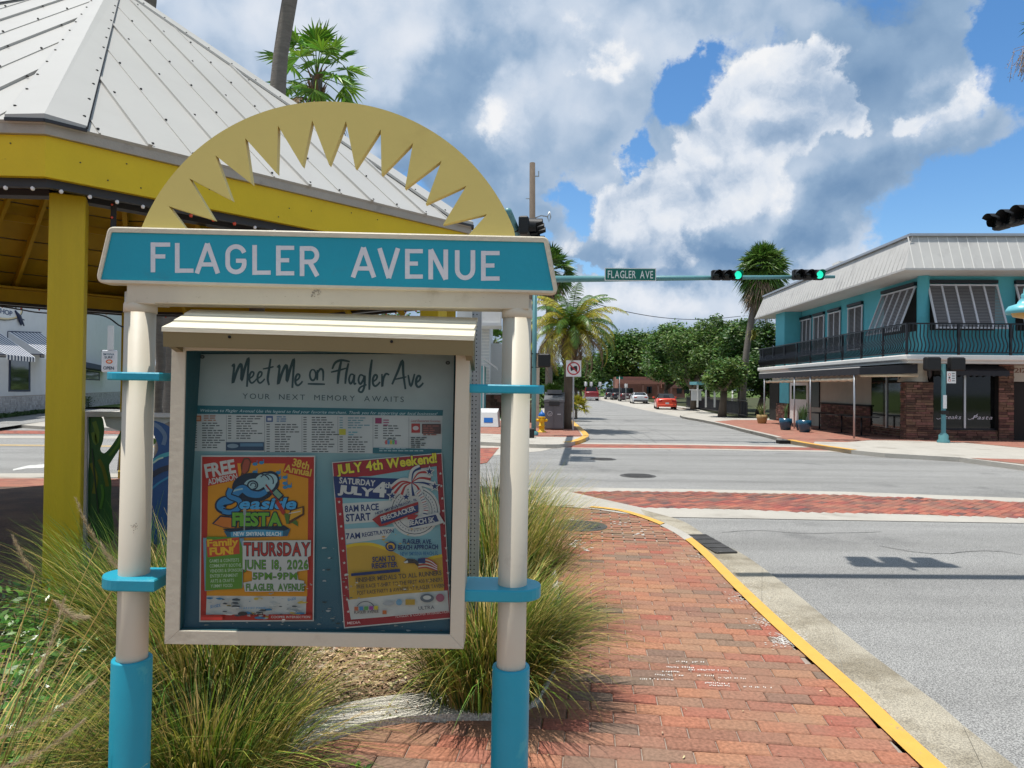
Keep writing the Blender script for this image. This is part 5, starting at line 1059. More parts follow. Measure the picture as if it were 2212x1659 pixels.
for i in range(130):
    x = rn.uniform(-1.2, 1.8); y = rn.uniform(2.9, 7)
    if not inside((x, y), BED): chipq(Vector((x, y, .008)), rn.uniform(.004, .012), rn.uniform(.15, .4), 0 if rn.random() < .5 else 1, .1)
for i in range(260):
    t = rn.random(); k = int(t*(len(BED_OUT)-1)); q = BED_OUT[k]; 
    if abs(q[1]-2.7) < 1.2: chipq(Vector((q[0]+rn.gauss(0, .05), q[1]+.1+rn.gauss(0, .05), .042)), rn.uniform(.004, .012), rn.uniform(.2, .4), rn.randint(0, 1), .1)
tag(b.build('leaf_debris', ['chip', 'leaf_litter']), 'stray chips and dry leaves on the paving by the bed', 'debris', kind='stuff')
# grass skirts hiding on brick edge: efflorescence, worn paint and engraved names on bricks (flat marks)
mm('lime', (.62, .60, .56), .9, .1, 20, .1)
b = MB(); rn = random.Random(31)
for (x, y, n, sp) in ((1700, 1380, 420, 16), (1610, 1290, 130, 24), (1660, 1340, 160, 18), (1510, 1205, 60, 24)):
    for i in range(n):
        q = g(x+rn.gauss(0, sp*(1.3 if x < 1570 else 1)), y+rn.gauss(0, sp*.45), .0042+.0001*rn.random()); s = rn.uniform(.002, .0065); b.sheet([(q.x+s*rn.uniform(.5, 1.3)*1.6*cos(R(a)), q.y+s*rn.uniform(.4, 1)*sin(R(a)), q.z) for a in range(0, 360, 60)])
for (x, y) in ((1195, 1125), (1235, 1122), (1262, 1186), (1250, 1172), (1335, 1130), (1385, 1153), (1240, 1178)):
    for i in range(7): q = g(x+rn.gauss(0, 8), y+rn.gauss(0, 3), .0045+.0001*rn.random()); b.box((q.x-.018, q.y-.01, q.z-.0005), (q.x+.018, q.y+.01, q.z))
for (x0, y0, x1) in ((120, 492, 215), (88, 510, 182), (60, 524, 130), (160, 519, 290), (50, 536, 148), (190, 538, 246), (260, 546, 352), (0, 549, 110), (215, 563, 312), (335, 575, 436), (230, 571, 300)):  # engraved brick names, their lit letters painted as white dashes
    x = x0
    while x < x1:
        w_ = rn.uniform(3, 6); X_, Y_ = (1500+x*.70866)/1.085, (1200+(y0+(x-x0)*.03+rn.uniform(-1.2, 1.2))*.70866)/1.085
        P_ = [g(X_, Y_, .0046), g(X_+w_*.45, Y_, .0046), g(X_+w_*.45, Y_+rn.uniform(1.5, 3), .0046), g(X_, Y_+rn.uniform(1.5, 3), .0046)]
        if rn.random() < .8: b.sheet([tuple(q) for q in reversed(P_)])
        x += w_+rn.uniform(.5, 3)
tag(b.build('brick_marks', 'lime'), 'white worn paint, lime marks and lit engraved names on the red bricks', 'paint marks', kind='stuff')
# ------------------------------------------------------------------ perforated steel sign post behind the case
up_ = thing('sign_post', 'perforated galvanised steel post standing behind the right edge of the display case', 'post', (at(1024, 1200, 4.3).x, 4.3, 0))
for s, dy in ((0, 0),):
    b = MB(); b.box((-.030, -.0015, 0), (-.026, .028, 2.35)); b.box((.026, -.0015, 0), (.030, .028, 2.35)); b.box((-.026, .0265, 0), (.026, .03, 2.35)); b.build('channel', 'galv', up_)
b = MB()
for i in range(88): b.lathe([(0, 0), (.0042, 0)], 8, M4=Matrix.Translation((-.022, -.0022 if False else .0258, .06+i*.025)) @ Matrix.Rotation(R(90), 4, 'X')); b.lathe([(0, 0), (.004, 0)], 8, M4=Matrix.Translation((.0, .0256, .06+i*.025)) @ Matrix.Rotation(R(90), 4, 'X'))
b.build('holes', 'void', up_)
# ================================================================== restaurant on the far corner
mm('stucco_teal', (.095, .41, .48), .75, .06, 2, .3, 60, stain=((.08, .34, .40), 1.5, .55, .8)); mm('roof_panel', (.50, .49, .47), .6, .06, 2, .2, 30, stain=((.38, .37, .36), 1.2, .5, .75)); mm('white_trim', (.70, .69, .66), .55, .06, 3, .15, stain=((.45, .43, .40), 2.5, .6, .8))
mm('soffit', (.58, .57, .54), .7, .05, 3, .1); mm('iron_black', (.012, .013, .018), .4, .1, 4, .1); mm('shutter_slat', (.21, .20, .205), .55, .06, 6, .1); mm('shutter_frame', (.60, .60, .64), .5, .05, 6, .1)
mm('stone_veneer', (.14, .072, .052), .85, .25, 9, .7, 40, rnd=.5, hue=.02); mm('cream_wall', (.40, .375, .315), .8, .07, 2, .2, 40, stain=((.45, .42, .36), 2, .55, .75)); mm('awning_black', (.022, .024, .03), .8, .1, 5, .2); mm('canvas', (.58, .50, .37), .8, .15, 5, .3)
mm('glass_dark', (.008, .009, .009), .05, .1, 2, 0, spec=.42); mm('dark_room', (.015, .013, .012), .8, .1, bump=0); mm('alum', (.45, .46, .48), .35, .05, 5, .05, metal=.7); mm('pot_blue', (.01, .07, .13), .25, .1, 6, .1, spec=.7); mm('basket', (.38, .27, .12), .8, .2, 30, .5)
mm('signal_teal', (.10, .26, .28), .4, .06, 4, .1, spec=.5); mm('signal_black', (.010, .010, .011), .5, .1, 5, .1); mm('sign_green', (.0, .13, .095), .4, .03, 5, .02); mm('sign_white', (.75, .75, .75), .4, .03, 5, .02); mm('lamp_teal', (.14, .48, .55), .35, .05, 5, .05, spec=.6)
def emis(name, c, s):
    m = bpy.data.materials.new(name); m.use_nodes = True; b_ = m.node_tree.nodes['Principled BSDF']; b_.inputs['Base Color'].default_value = (*c, 1); b_.inputs['Emission Color'].default_value = (*c, 1); b_.inputs['Emission Strength'].default_value = s; M[name] = m
emis('lamp_green', (.02, .80, .50), 1.0)
RA = R(2.6); OX, OY = 13.65, 24.6
rest = thing('restaurant', 'two-storey teal restaurant with black balcony railing and grey mansard roof on the far corner', 'restaurant', (OX, OY, 0), None, -RA)
def tw(x, s):
    "depth along the left wall (offset s) seen at picture column x"
    q = (x-1106)/FPX; return (q*(OY-s*sin(RA))-OX-s*cos(RA))/(sin(RA)-q*cos(RA))
def sw_(x, t):
    q = (x-1106)/FPX; return (q*(OY+t*cos(RA))-OX-t*sin(RA))/(cos(RA)+q*sin(RA))
LT, LS = 17.2, 12.5
def rb(name, lo, hi, m, par=rest, bev=0): b = MB(); b.box(lo, hi, 0, None, bev); return b.build(name, m, par)
rb('upper_wall', (1.25, 1.3, 3.0), (LS, LT-1.5, 6.0), 'stucco_teal'); rb('wall_bay', (.35, tw(1694, .35), 3.0), (1.247, tw(1675, .35), 5.95), 'stucco_teal')
b = MB(); b.lathe([(.2, 3.0), (.2, 5.98)], 20, c=(1.27, 1.32, 0)); b.build('corner_column', 'stucco_teal', rest)
sl = rb('balcony_slab', (0, 0, 2.80), (LS, LT, 2.998), 'white_trim', bev=.04); rb('slab_under', (.1, .1, 2.70), (LS, LT-.1, 2.797), 'soffit')
# mansard roof
zb_, zt_ = 5.95, 7.2; ov = .05; inn_ = .75
rf = MB(); a0, a1, a2 = (-ov, LT+.4, zb_), (-ov, -ov, zb_), (LS+1, -ov, zb_); c0, c1, c2 = (inn_*.5, LT, zt_-.02), (inn_*.5, inn_*.55, zt_), (LS+1, inn_*.55, zt_)
rf.sheet([a0, a1, c1, c0]); rf.sheet([a1, a2, c2, c1]); rf.sheet([a0, c0, (LS, LT, zt_), (LS, LT+.4, zb_)]); rf.sheet([c0, c1, c2, (LS+1, LT, zt_)])
roof = rf.build('roof', 'roof_panel', rest)
rb('soffit', (-ov+.02, -ov+.02, zb_-.03), (LS+1, LT+.35, zb_-.004), 'soffit')
for i in range(38):
    s = .25+i*.335
    if s < LS+.8: b = MB(); b.bar((s, -ov-.006, zb_+.02), (s, inn_*.55-.006, zt_-.03), .03, .022, up=(0, -1, .5)); b.build('batten', 'white_trim', roof)
for i in range(50):
    t = .3+i*.35
    if t < LT: b = MB(); b.bar((-ov-.004, t, zb_+.02), (inn_*.5-.004, t, zt_-.03), .02, .01, up=(-1, 0, .5)); b.build('batten', 'roof_panel', roof)
b = MB(); b.bar((inn_*.5-.02, LT, zt_+.01), (inn_*.5-.02, inn_*.55, zt_+.03), .16, .09); b.bar((inn_*.5-.1, inn_*.55-.02, zt_+.03), (LS+1, inn_*.55-.02, zt_+.03), .16, .09); b.build('coping', 'alum', roof)
b = MB(); b.bar((-ov, LT+.4, zb_+.0), (-ov, -ov, zb_), .03, .07); b.bar((-ov-.01, -ov, zb_), (LS+1, -ov, zb_), .03, .07); b.build('drip_edge', 'roof_panel', roof)
rb('chimney', (1.6, 9.6, zt_-.3), (2.5, 10.4, zt_+.75), 'white_trim', roof); rb('ac_unit', (3.0, 8.2, zt_-.2), (4.0, 9.2, zt_+.5), 'alum', roof)
# balcony railing
rail = rb('railing', (.03, .03, 4.05), (LS, .09, 4.10), 'iron_black'); rb('top_rail', (.03, .03, 4.052), (.09, LT-.05, 4.098), 'iron_black', rail)
rb('bottom_rail', (.03, .03, 3.06), (LS, .07, 3.10), 'iron_black', rail); rb('bottom_rail', (.03, .07, 3.06), (.07, LT-.05, 3.10), 'iron_black', rail)
bal = MB(); pr_ = smooth([(0, 0, .94), (0, .02, .70), (0, .03, .55), (0, -.02, .42), (0, -.085, .28), (0, -.09, .18), (0, -.02, .03), (0, 0, 0)], 3)
for i in range(len(pr_)-1): bal.bar(pr_[i], pr_[i+1], .030, .026, up=(0, 1, 0))
bo = bal.build('baluster', 'iron_black', rail); bo.location = (.14, .05, 3.1); first = True
def balus(x, y, rz):
    o = bpy.data.objects.new('baluster', bo.data); COL.objects.link(o); o.parent = rail; o.location = (x, y, 3.1); o.rotation_euler = (0, 0, rz)
i = 1
while .14+i*.125 < 7.5: balus(.14+i*.125, .05, 0); i += 1
i = 0
while .16+i*.125 < LT-.3: balus(.05, .16+i*.125, -pi/2); i += 1
for s in (0.05, 1.8, 3.55, 5.3, 7.05, 8.8, 10.5): rb('rail_post', (s-.035, .02, 3.0), (s+.035, .09, 4.05), 'iron_black', rail)
for k in range(1, 10): rb('rail_post', (.02, k*1.8-.035, 3.0), (.09, k*1.8+.035, 4.05), 'iron_black', rail)
b = MB()
for k in range(9, 14):     # dark mesh screen on the far end of the balcony
    pass
rb('screen', (.10, 11.2, 3.1), (.12, LT-.05, 4.04), 'awning_black', rail)
# shutters
def shutter(A, B_, zt, zb2, out, n, nrm):
    "A, B_: ends of the hinge line (s, t); out: how far the foot stands off; nrm: outward direction"
    A, B_, nrm = Vector((*A, 0)), Vector((*B_, 0)), Vector((*nrm, 0)); hd = (B_-A); W_ = hd.length; hd.normalize()
    P = lambda u, v, o=0: A+hd*u+nrm*(.05+out*v+o)+Vector((0, 0, zt+(zb2-zt)*v))
    up2 = (P(0, 1)-P(0, 0)); nn = hd.cross(up2).normalized()
    if nn.dot(nrm) < 0: nn = -nn
    sh = MB(); f = .05
    sh.bar(P(0, .02), P(W_, .02), .05, .09, up=nrm+Vector((0, 0, .01))); fr = sh.build('shutter', 'shutter_frame', rest)
    b = MB(); b.bar(P(0, .98), P(W_, .98), .05, .09, up=nrm+Vector((0, 0, .01))); b.build('rail', 'shutter_frame', fr)
    for i in range(n+1): b = MB(); u = W_*i/n; u = min(max(u, f/2), W_-f/2); b.bar(P(u, 0, .004), P(u, 1, .004), .065, .045, up=nn); b.build('stile', 'shutter_frame', fr)
    sb = MB(); m_ = int(abs(zt-zb2)/.055)
    for j in range(m_):
        v = (j+.5)/m_; sb.sheet([P(f, v, -.012)+Vector((0, 0, .02)), P(W_-f, v, -.012)+Vector((0, 0, .02)), P(W_-f, v, .012)-Vector((0, 0, .02)), P(f, v, .012)-Vector((0, 0, .02))])
    sb.build('slats', 'shutter_slat', fr)['kind'] = 'stuff'
    wb = MB(); q0, q1 = A+nrm*.004+hd*.05, B_+nrm*.004-hd*.05; wb.sheet([q0+Vector((0, 0, zb2)), q1+Vector((0, 0, zb2)), q1+Vector((0, 0, zt)), q0+Vector((0, 0, zt))]); wb.build('window', 'dark_room', rest)
    hb_ = MB(); hb_.bar(A+nrm*.06+Vector((0, 0, zt+.09)), B_+nrm*.06+Vector((0, 0, zt+.09)), .13, .12); hb_.build('track', 'iron_black', fr)
t0 = 1.3
shutter((sw_(2001, t0), t0), (sw_(2152, t0), t0), 5.62, 3.95, .62, 5, (0, -1)); shutter((sw_(2190, t0), t0), (sw_(2330, t0), t0), 5.62, 3.95, .62, 5, (0, -1))
s0 = 1.25
shutter((s0, tw(1981, s0)), (s0, tw(1908, s0)), 5.62, 3.95, .62, 5, (-1, 0))
for xa, xb, n in ((1865, 1834, 2), (1817, 1791, 2), (1782, 1759, 2), (1753, 1719, 4)): shutter((s0, tw(xa, s0)), (s0, tw(xb, s0)), 5.45, 3.5, .03, n, (-1, 0))
# ground floor
S1 = .55
rb('shop_front_wall', (S1+.9, .95, 0), (LS, 9, 2.71), 'dark_room'); rb('side_wall', (S1, 1.6, 0), (4, LT-1, 2.71), 'cream_wall')
def stones(parent, fn, W_, H_, st=.085, stuff=True, name='stone', sd=1, lw=(.16, .42)):
    rn = random.Random(sd); b = MB(); z = 0
    while z < H_-.02:
        hh = min(st*rn.uniform(.7, 1.3), H_-z); x = 0
        while x < W_-.01:
            w = min(rn.uniform(*lw), W_-x); d = rn.uniform(.012, .045); g_ = .004
            P = [fn(x+g_, z+g_, 0), fn(x+w-g_, z+g_, 0), fn(x+w-g_, z+hh-g_, 0), fn(x+g_, z+hh-g_, 0), fn(x+g_*2, z+g_*2, d), fn(x+w-g_*2, z+g_*2, d), fn(x+w-g_*2, z+hh-g_*2, d), fn(x+g_*2, z+hh-g_*2, d)]
            q = b if stuff else MB(); q.add(P, [(4, 5, 6, 7), (0, 1, 5, 4), (1, 2, 6, 5), (2, 3, 7, 6), (3, 0, 4, 7)])
            if not stuff: q.build(name, 'stone_veneer', parent, recalc=False)
            x += w
        z += hh
    if stuff: b.build(name, 'stone_veneer', parent)['kind'] = 'stuff'
p0_, p1_ = .30, 1.24
pier = rb('pier', (p0_, .6, 0), (p1_, .95, 2.05), 'dark_room'); stones(pier, lambda x, z, d: (p0_+x, .6-d, z), p1_-p0_, 2.05, stuff=False, sd=3); stones(pier, lambda x, z, d: (p0_-d, .95-x, z), .35, 2.05, stuff=False, sd=4)
b = MB(); b.lathe([(.47, 2.05), (.50, 2.08), (.47, 2.12), (.47, 2.68), (.52, 2.70)], 28, c=((p0_+p1_)/2, 1.08, 0)); b.build('drum', 'cream_wall', pier)
for (x_, y_) in ((.18, .85), (1.05, .52)):
    b = MB(); b.bar((x_, y_+.16, 2.5), (x_, y_-.02, 2.56), .03, .03); b.lathe([(0, 2.62), (.05, 2.58), (.11, 2.5), (.09, 2.48), (.075, 2.26), (.03, 2.2), (0, 2.14)], 8, c=(x_, y_-.04, 0)); b.build('lantern', 'iron_black', pier)
# shop windows to the right of the pier, with lettering on the glass
xs = [sw_(2015, .93), sw_(2083, .93), sw_(2156, .93)]
for i in (0, 1):
    wp = MB(); wp.sheet([(xs[i]+.02, .92, .42), (xs[i+1]-.02, .92, .42), (xs[i+1]-.02, .92, 2.3), (xs[i]+.02, .92, 2.3)]); w_ = wp.build('window', 'glass_dark', rest)
    rb('frame', (xs[i+1]-.035, .88, .40), (xs[i+1]+.035, .95, 2.32), 'alum', w_) if i == 0 else None
    rb('sill', (xs[i], .86, .36), (xs[i+1], .95, .42), 'iron_black', w_)
    pr = Print(lambda x, y, k: (x, .915-.001*k, -y)); cx = (xs[i]+xs[i+1])/2
    pr.text(('Steaks', 'Pasta')[i], xs[i]+.28, -.74, .15, (.62, .60, .66), w=.68, shear=.45, off=.0); pr.stroke(smooth([(xs[i]+.12, -.76), (xs[i]+.2, -.73), (xs[i]+.35, -.82), (xs[i]+.46, -.93)], 4), .018, (.6, .58, .64)); pr.b.build('lettering', 'print', w_)
wr0, wr1 = sw_(2157, .7), sw_(2190, .7); pr2 = rb('pier', (wr0, .7, 0), (wr1, 1.3, 2.7), 'dark_room'); stones(pr2, lambda x, z, d: (wr0+x, .7-d, z), wr1-wr0, 2.7, stuff=False, sd=6)
bw = rb('base_wall', (p1_+.003, .75, 0), (wr0-.003, .9, .36), 'dark_room'); stones(bw, lambda x, z, d: (p1_+x, .75-d, z), wr0-p1_, .36, sd=7)
rb('entrance_sign', (wr1+.01, .8, 2.1), (wr1+2.5, .9, 2.68), 'cream_wall'); rb('entrance', (wr1+.01, .92, 0), (wr1+2.5, .95, 2.1), 'dark_room')
pr = Print(lambda x, y, k: (x, .795-.001*k, -y)); pr.text('212', wr1+.08, -2.42, .17, (.16, .07, .04), w=.42, off=.02); pr.b.build('number', 'print', rest)
# black scalloped awning over the windows
aw = MB(); y0_ = .25; x0_, x1_ = p1_+.05, wr0+.1; nsc = 22; zz2 = [2.26-.035*abs(sin(pi*(i/ nsc)*8)) for i in range(nsc*4+1)]
m_ = nsc*4
for i in range(m_): xa, xb = x0_+(x1_-x0_)*i/m_, x0_+(x1_-x0_)*(i+1)/m_; za, zb3 = 2.25+.04*abs(cos(pi*i/8)), 2.25+.04*abs(cos(pi*(i+1)/8)); aw.sheet([(xa, y0_, za), (xb, y0_, zb3), (xb, y0_, 2.45), (xa, y0_, 2.45)])
aw.sheet([(x0_, y0_, 2.45), (x1_, y0_, 2.45), (x1_, .9, 2.72), (x0_, .9, 2.72)]); aw.build('awning', 'awning_black', rest)
# side (patio) front
ta, tb_, tc_ = tw(1952, S1), tw(1883, S1), tw(1776, S1)
wp = MB(); wp.sheet([(S1-.01, tb_, .35), (S1-.01, ta, .35), (S1-.01, ta, 2.35), (S1-.01, tb_, 2.35)]); w_ = wp.build('window', 'glass_dark', rest); tm = tw(1917, S1); rb('frame', (S1-.05, tm-.04, .3), (S1-.012, tm+.04, 2.36), 'alum', w_)
lw_ = rb('stone_wall', (S1-.04, tb_, 0), (S1-.011, tc_, 1.1), 'dark_room'); stones(lw_, lambda x, z, d: (S1-.04-d, tb_+x, z), tc_-tb_, 1.08, sd=8); rb('ledge', (S1-.12, tb_, 1.09), (S1-.01, tc_, 1.15), 'dark_room', lw_)
stones(lw_, lambda x, z, d: (S1-.012-d, 1.5+x, z), tb_-1.5, .33, sd=9)
td0, td1 = tw(1748, S1), tw(1709, S1); dr = rb('door', (S1-.05, td0, 0), (S1-.01, td1, 2.1), 'white_trim'); rb('glass', (S1-.06, td0+.25, 1.25), (S1-.051, td1-.25, 1.95), 'glass_dark', dr); rb('handle', (S1-.09, td0+.1, .9), (S1-.06, td0+.14, 1.1), 'alum', dr)
rb('menu_board', (S1-.06, tw(1772, S1), .9), (S1-.012, tw(1755, S1), 2.2), 'iron_black')
rb('teal_panel', (S1-.05, tw(1706, S1), 1.0), (S1-.012, tw(1686, S1), 2.3), 'stucco_teal'); q_ = rb('stone_wall', (S1-.06, tw(1706, S1), 0), (S1-.012, tw(1680, S1), 1.0), 'dark_room'); stones(q_, lambda x, z, d: (S1-.06-d, tw(1706, S1)+x, z), tw(1680, S1)-tw(1706, S1), 1.0, sd=12)
rb('dark_doorway', (S1-.04, tw(1684, S1), 0), (S1-.012, tw(1664, S1), 2.1), 'dark_room')
# patio awning on posts with rolled canvas
aS = -1.45; tp = [.8, 5.0, 6.9, 11.2]
awn = MB(); awn.sheet([(aS, .3, 2.52), (aS, 12, 2.52), (S1, 12, 2.68), (S1, .3, 2.68)]); awn.sheet([(aS, .3, 2.52), (S1, .3, 2.68), (S1, .3, 2.36), (aS, .3, 2.28)])
for i in range(96): a_, c_ = .3+i*.122, .3+(i+1)*.122; awn.sheet([(aS, a_, 2.26+.03*abs(cos(pi*i/4))), (aS, c_, 2.26+.03*abs(cos(pi*(i+1)/4))), (aS, c_, 2.52), (aS, a_, 2.52)])
pa = awn.build('patio_awning', 'awning_black', rest)
for t in tp: b = MB(); b.cyl((aS+.04, t, 0), (aS+.04, t, 2.5), .035, 10); b.build('post', 'alum', pa)
for t_0, t_1 in ((.9, 4.9), (5.1, 6.8), (7.0, 11.0)):
    b = MB(); n_ = 14; b.tube([(aS+.10, t_0+(t_1-t_0)*i/n_, 2.15-.04*abs(sin(i*1.3))) for i in range(n_+1)], [.055+.02*abs(sin(i*1.7)) for i in range(n_+1)], 8); b.build('rolled_canvas', 'canvas', pa)
b = MB(); b.tube([(aS+.1, .45, 2.26), (0, .42, 2.28), (S1+.1, .5, 2.28)], .06, 8); b.build('rolled_canvas', 'canvas', pa)
b = MB(); b.bar((aS+.02, .32, 2.545), (aS+.02, 12, 2.545), .03, .03); b.build('awning_bar', 'white_trim', pa)
pr = Print(lambda x, y, k: (aS-.002*k, x, -y)); pr.text('212', 8.1, -2.33, .1, (.5, .5, .5), w=-.4 if False else .4); 
# patio tables
def rw(s, t, z=0): return Vector((OX+s*cos(RA)+t*sin(RA), OY-s*sin(RA)+t*cos(RA), z))
ci = 0
for i, (s, t) in enumerate(((-.5, 2.3), (-.5, 4.1), (-.5, 6.4))):
    tt = thing('patio_table', ('dark patio table nearest the brick pier under the black awning', 'dark patio table, middle one of the three under the awning', 'dark patio table farthest in under the awning by the white door')[i], 'table', rw(s, t), 'patio tables under the awning', -RA)
    b = MB(); b.box((-.4, -.6, .72), (.4, .6, .75)); b.build('table_top', 'iron_black', tt)
    b = MB(); b.cyl((0, 0, .02), (0, 0, .72), .035, 8); b.build('pedestal', 'iron_black', tt); b = MB(); b.bar((-.3, 0, .015), (.3, 0, .015), .06, .03); b.bar((0, -.3, .015), (0, .3, .015), .06, .03); b.build('foot', 'iron_black', tt)
# planters
def spiky(b, n, h_, sp, rn, w=.035, mi=0):
    for i in range(n): blade(b, (rn.gauss(0, .04), rn.gauss(0, .04), 0), rn.uniform(0, 2*pi), h_*rn.uniform(.7, 1.1), rn.uniform(.02, sp), w, rn, mi, droop=.4, seg=5)
mm('leaf_sword', (.10, .19, .06), .45, .2, 4, 0, rnd=.3, hue=.02, trans=.15); mm('leaf_yucca', (.17, .22, .08), .5, .2, 4, 0, rnd=.3, hue=.02, trans=.2)
for lab, x, y, kind, hp in (('woven straw pot with a spiky yucca at the far end of the awning', 1646, 915, 0, .45), ('glossy blue pot of tall snake plants beside the second awning post', 1697, 929, 1, .5), ('wide blue pot of snake plants and aloe nearest the middle awning post', 1738, 934, 1, .5), ('small blue pot tucked behind the wide blue snake-plant pot', 1729, 930, 2, .42)):
    p = g(x, y); t = thing('potted_plant', lab, 'potted plant', p, 'potted plants along the restaurant patio'); rn = random.Random(int(x))
    b = MB(); r_ = .27 if kind != 2 else .2; b.lathe([(0, 0), (r_*.72, 0), (r_, hp*.7), (r_*.95, hp), (r_*.85, hp), (r_*.8, hp*.9), (0, hp*.88)], 20); b.build('pot', 'basket' if kind == 0 else 'pot_blue', t)
    b = MB(); spiky(b, 46 if kind == 0 else 22, .75 if kind == 0 else .8, .9 if kind == 0 else .22, rn, .045); o = b.build('leaves', 'leaf_yucca' if kind == 0 else 'leaf_sword', t); o.location = (0, 0, hp*.85)
# ================================================================== traffic signals and signs
def lamp_head(name, label, loc, rz, lit=None, n=3, group='traffic lights over the junction'):
    "horizontal three-lens head; lenses face -y of the head, backed by its casing"
    t = thing(name, label, 'traffic light', loc, group, rz)
    for i in range(n):
        x = (i-(n-1)/2)*.355; b = MB(); b.box((x-.172, -.02, -.175), (x+.172, .17, .175), 0, None, .03); h_ = b.build('housing', 'signal_black', t)
        b = MB(); vs = []; nn = 18; Ls = .26
        for k in range(nn+1):
            a = R(-50+280*k/nn); vs += [(x+.155*cos(a), -.02, .155*sin(a)), (x+.145*cos(a), -.02-Ls*(1 if 20 < -50+280*k/nn < 160 else .55), .145*sin(a))]
        b.add(vs, [(2*k, 2*k+1, 2*k+3, 2*k+2) for k in range(nn)], 0, True); b.build('visor', 'signal_black', h_)
        b = MB(); b.lathe([(0, .03), (.08, .025), (.14, 0)], 20, M4=Matrix.Translation((x, -.022, 0)) @ Matrix.Rotation(R(90), 4, 'X')); b.build('lens', 'lamp_green' if lit == i else 'glass_dark', h_)
    b = MB(); b.cyl((0, .17, 0), (0, .30, 0), .03, 8); b.build('bracket', 'signal_black', t)
    return t
PX, PY = at(1155, 700, 25.3).x, 25.3
def hpt(x, y, Y): return at(x, y, Y)
mast = thing('signal_mast', 'teal steel signal mast with two arms on the far left corner behind the notice board', 'signal mast', (PX, PY, 0))
b = MB(); b.tube([(0, 0, 0), (0, 0, 6.1)], [.085, .08], 16); b.lathe([(.17, 0), (.17, .12), (.12, .16)], 16); b.build('pole', 'signal_teal', mast)
tipF = at(1803, 598, 24.6); zf_ = at(1215, 603, 25.2).z; b = MB(); b.tube([(0, 0, zf_), (tipF.x-PX, tipF.y-PY, tipF.z)], [.125, .055], 12); b.build('arm', 'signal_teal', mast)
tipN = Vector((at(1097, 458, 16.7).x, 16.7, at(1097, 458, 16.7).z)); b = MB(); b.tube([(0, 0, tipN.z-.1), tipN-Vector((PX, PY, 0))], [.12, .10], 12); b.lathe([(0, -.1), (.08, -.07), (.105, 0), (.08, .07), (0, .1)], 12, c=tuple(tipN-Vector((PX, PY, 0)))); b.build('arm', 'signal_teal', mast)
lamp_head('traffic_light', 'horizontal traffic light showing green, left of the two on the far arm', at(1571, 594, 24.6), 0, 2); lamp_head('traffic_light', 'horizontal traffic light showing green, at the tip of the far arm', at(1747, 593, 24.4), 0, 2)
for q_, lb_ in (((.42, 18.2, tipN.z-.1), 'black traffic light seen end-on beside the wooden pole, nearer of two'), ((.56, 20.2, tipN.z-.1), 'black traffic light seen end-on beside the wooden pole, farther of two')): lamp_head('traffic_light', lb_, q_, pi/2-.12).scale = (1.3, 1.3, 1.3)
sg = thing('street_name_sign', 'green street-name sign reading FLAGLER AVE on the far signal arm', 'street sign', at(1359.5, 595, 24.75)-Vector((0, .22, 0)))
wS, hS = .89, .225
b = MB(); b.box((-wS, 0, -hS), (wS, .02, hS)); b.build('panel', 'sign_white', sg); b = MB(); b.box((-wS+.03, -.006, -hS+.03), (wS-.03, -.001, hS-.03)); b.build('face', 'sign_green', sg)
M['sheet_print'] = print_mat('sheet_print', .4); pr = Print(lambda x, y, k: (x, -.008-.001*k, -y)); pr.text('FLAGLER AVE', -.78, .13, .27, (.68, .72, .70), w=1.56, off=.012, sp=1.6); pr.b.build('lettering', 'sheet_print', sg)
# near mast standing out of view on the right, whose arm throws the long shadow on the near road
nm_ = thing('signal_mast', 'teal steel signal mast whose arm reaches in from the right of the junction', 'signal mast', (11.3, 7.0, -.02)); b = MB(); b.tube([(0, 0, 0), (0, 0, 5.9)], [.15, .12], 16); b.build('pole', 'signal_teal', nm_)
def sh(x, y, z): q = g(x, y, ROAD); t = (z-ROAD); return q+SUND*(t/SUND.z)
ZA = 6.5
tp1 = sh(1592, 1243, ZA); tp1.z = ZA
b = MB(); b.tube([(0, 0, ZA), (tp1.x-11.3, tp1.y-7.0, ZA)], [.12, .075], 12); b.build('arm', 'signal_teal', nm_)
qa = at(2182, 466, 14.4); b = MB(); b.tube([(0, 0, qa.z-.05), (qa.x+.52-11.3, 14.95-7.0, qa.z)], [.11, .07], 12); b.build('arm', 'signal_teal', nm_)
q = sh(1955, 1222, ZA); lamp_head('traffic_light', 'traffic light over the near crosswalk facing away, above the picture', (q.x, q.y+.1, ZA), pi)
q = at(2182, 466, 14.4); lamp_head('traffic_light', 'black traffic light at the right edge of the picture above the teal restaurant', (q.x+.12, 14.5, q.z), -pi/2+.12)
# pedestrian signals on a short pole, restaurant side
pp = g(2038, 956); ps = thing('pedestrian_signal', 'teal pole with two black pedestrian signals in front of the restaurant', 'pedestrian signal', pp)
b = MB(); b.lathe([(.2, 0), (.2, .05), (.15, .12), (.15, .25), (.075, .34), (.07, 2.65)], 16); b.build('pole', 'signal_teal', ps)
for dx in (-.40, .42):
    b = MB(); b.box((dx-.24, -.15, 2.42), (dx+.24, .12, 2.88), 0, None, .04); b.build('signal_head', 'signal_black', ps)
    b = MB(); b.bar((dx*.3, 0, 2.5), (dx*.6, 0, 2.5), .04, .04); b.build('bracket', 'signal_black', ps)
b = MB(); b.box((.06, -.09, 2.0), (.36, -.08, 2.4)); sp_ = b.build('sign_panel', 'sign_white', ps); pr = Print(lambda x, y, k: (x, -.091-.001*k, -y)); pr.ell(.14, -2.29, .045, .045, (.5, .02, .02)); pr.ell(.14, -2.29, .03, .03, (.7, .7, .7)); pr.rect(.11, -2.22, .17, -2.16, (.03, .03, .03)); pr.ell(.14, -2.10, .045, .045, (.5, .02, .02)); pr.ell(.14, -2.10, .03, .03, (.7, .7, .7))
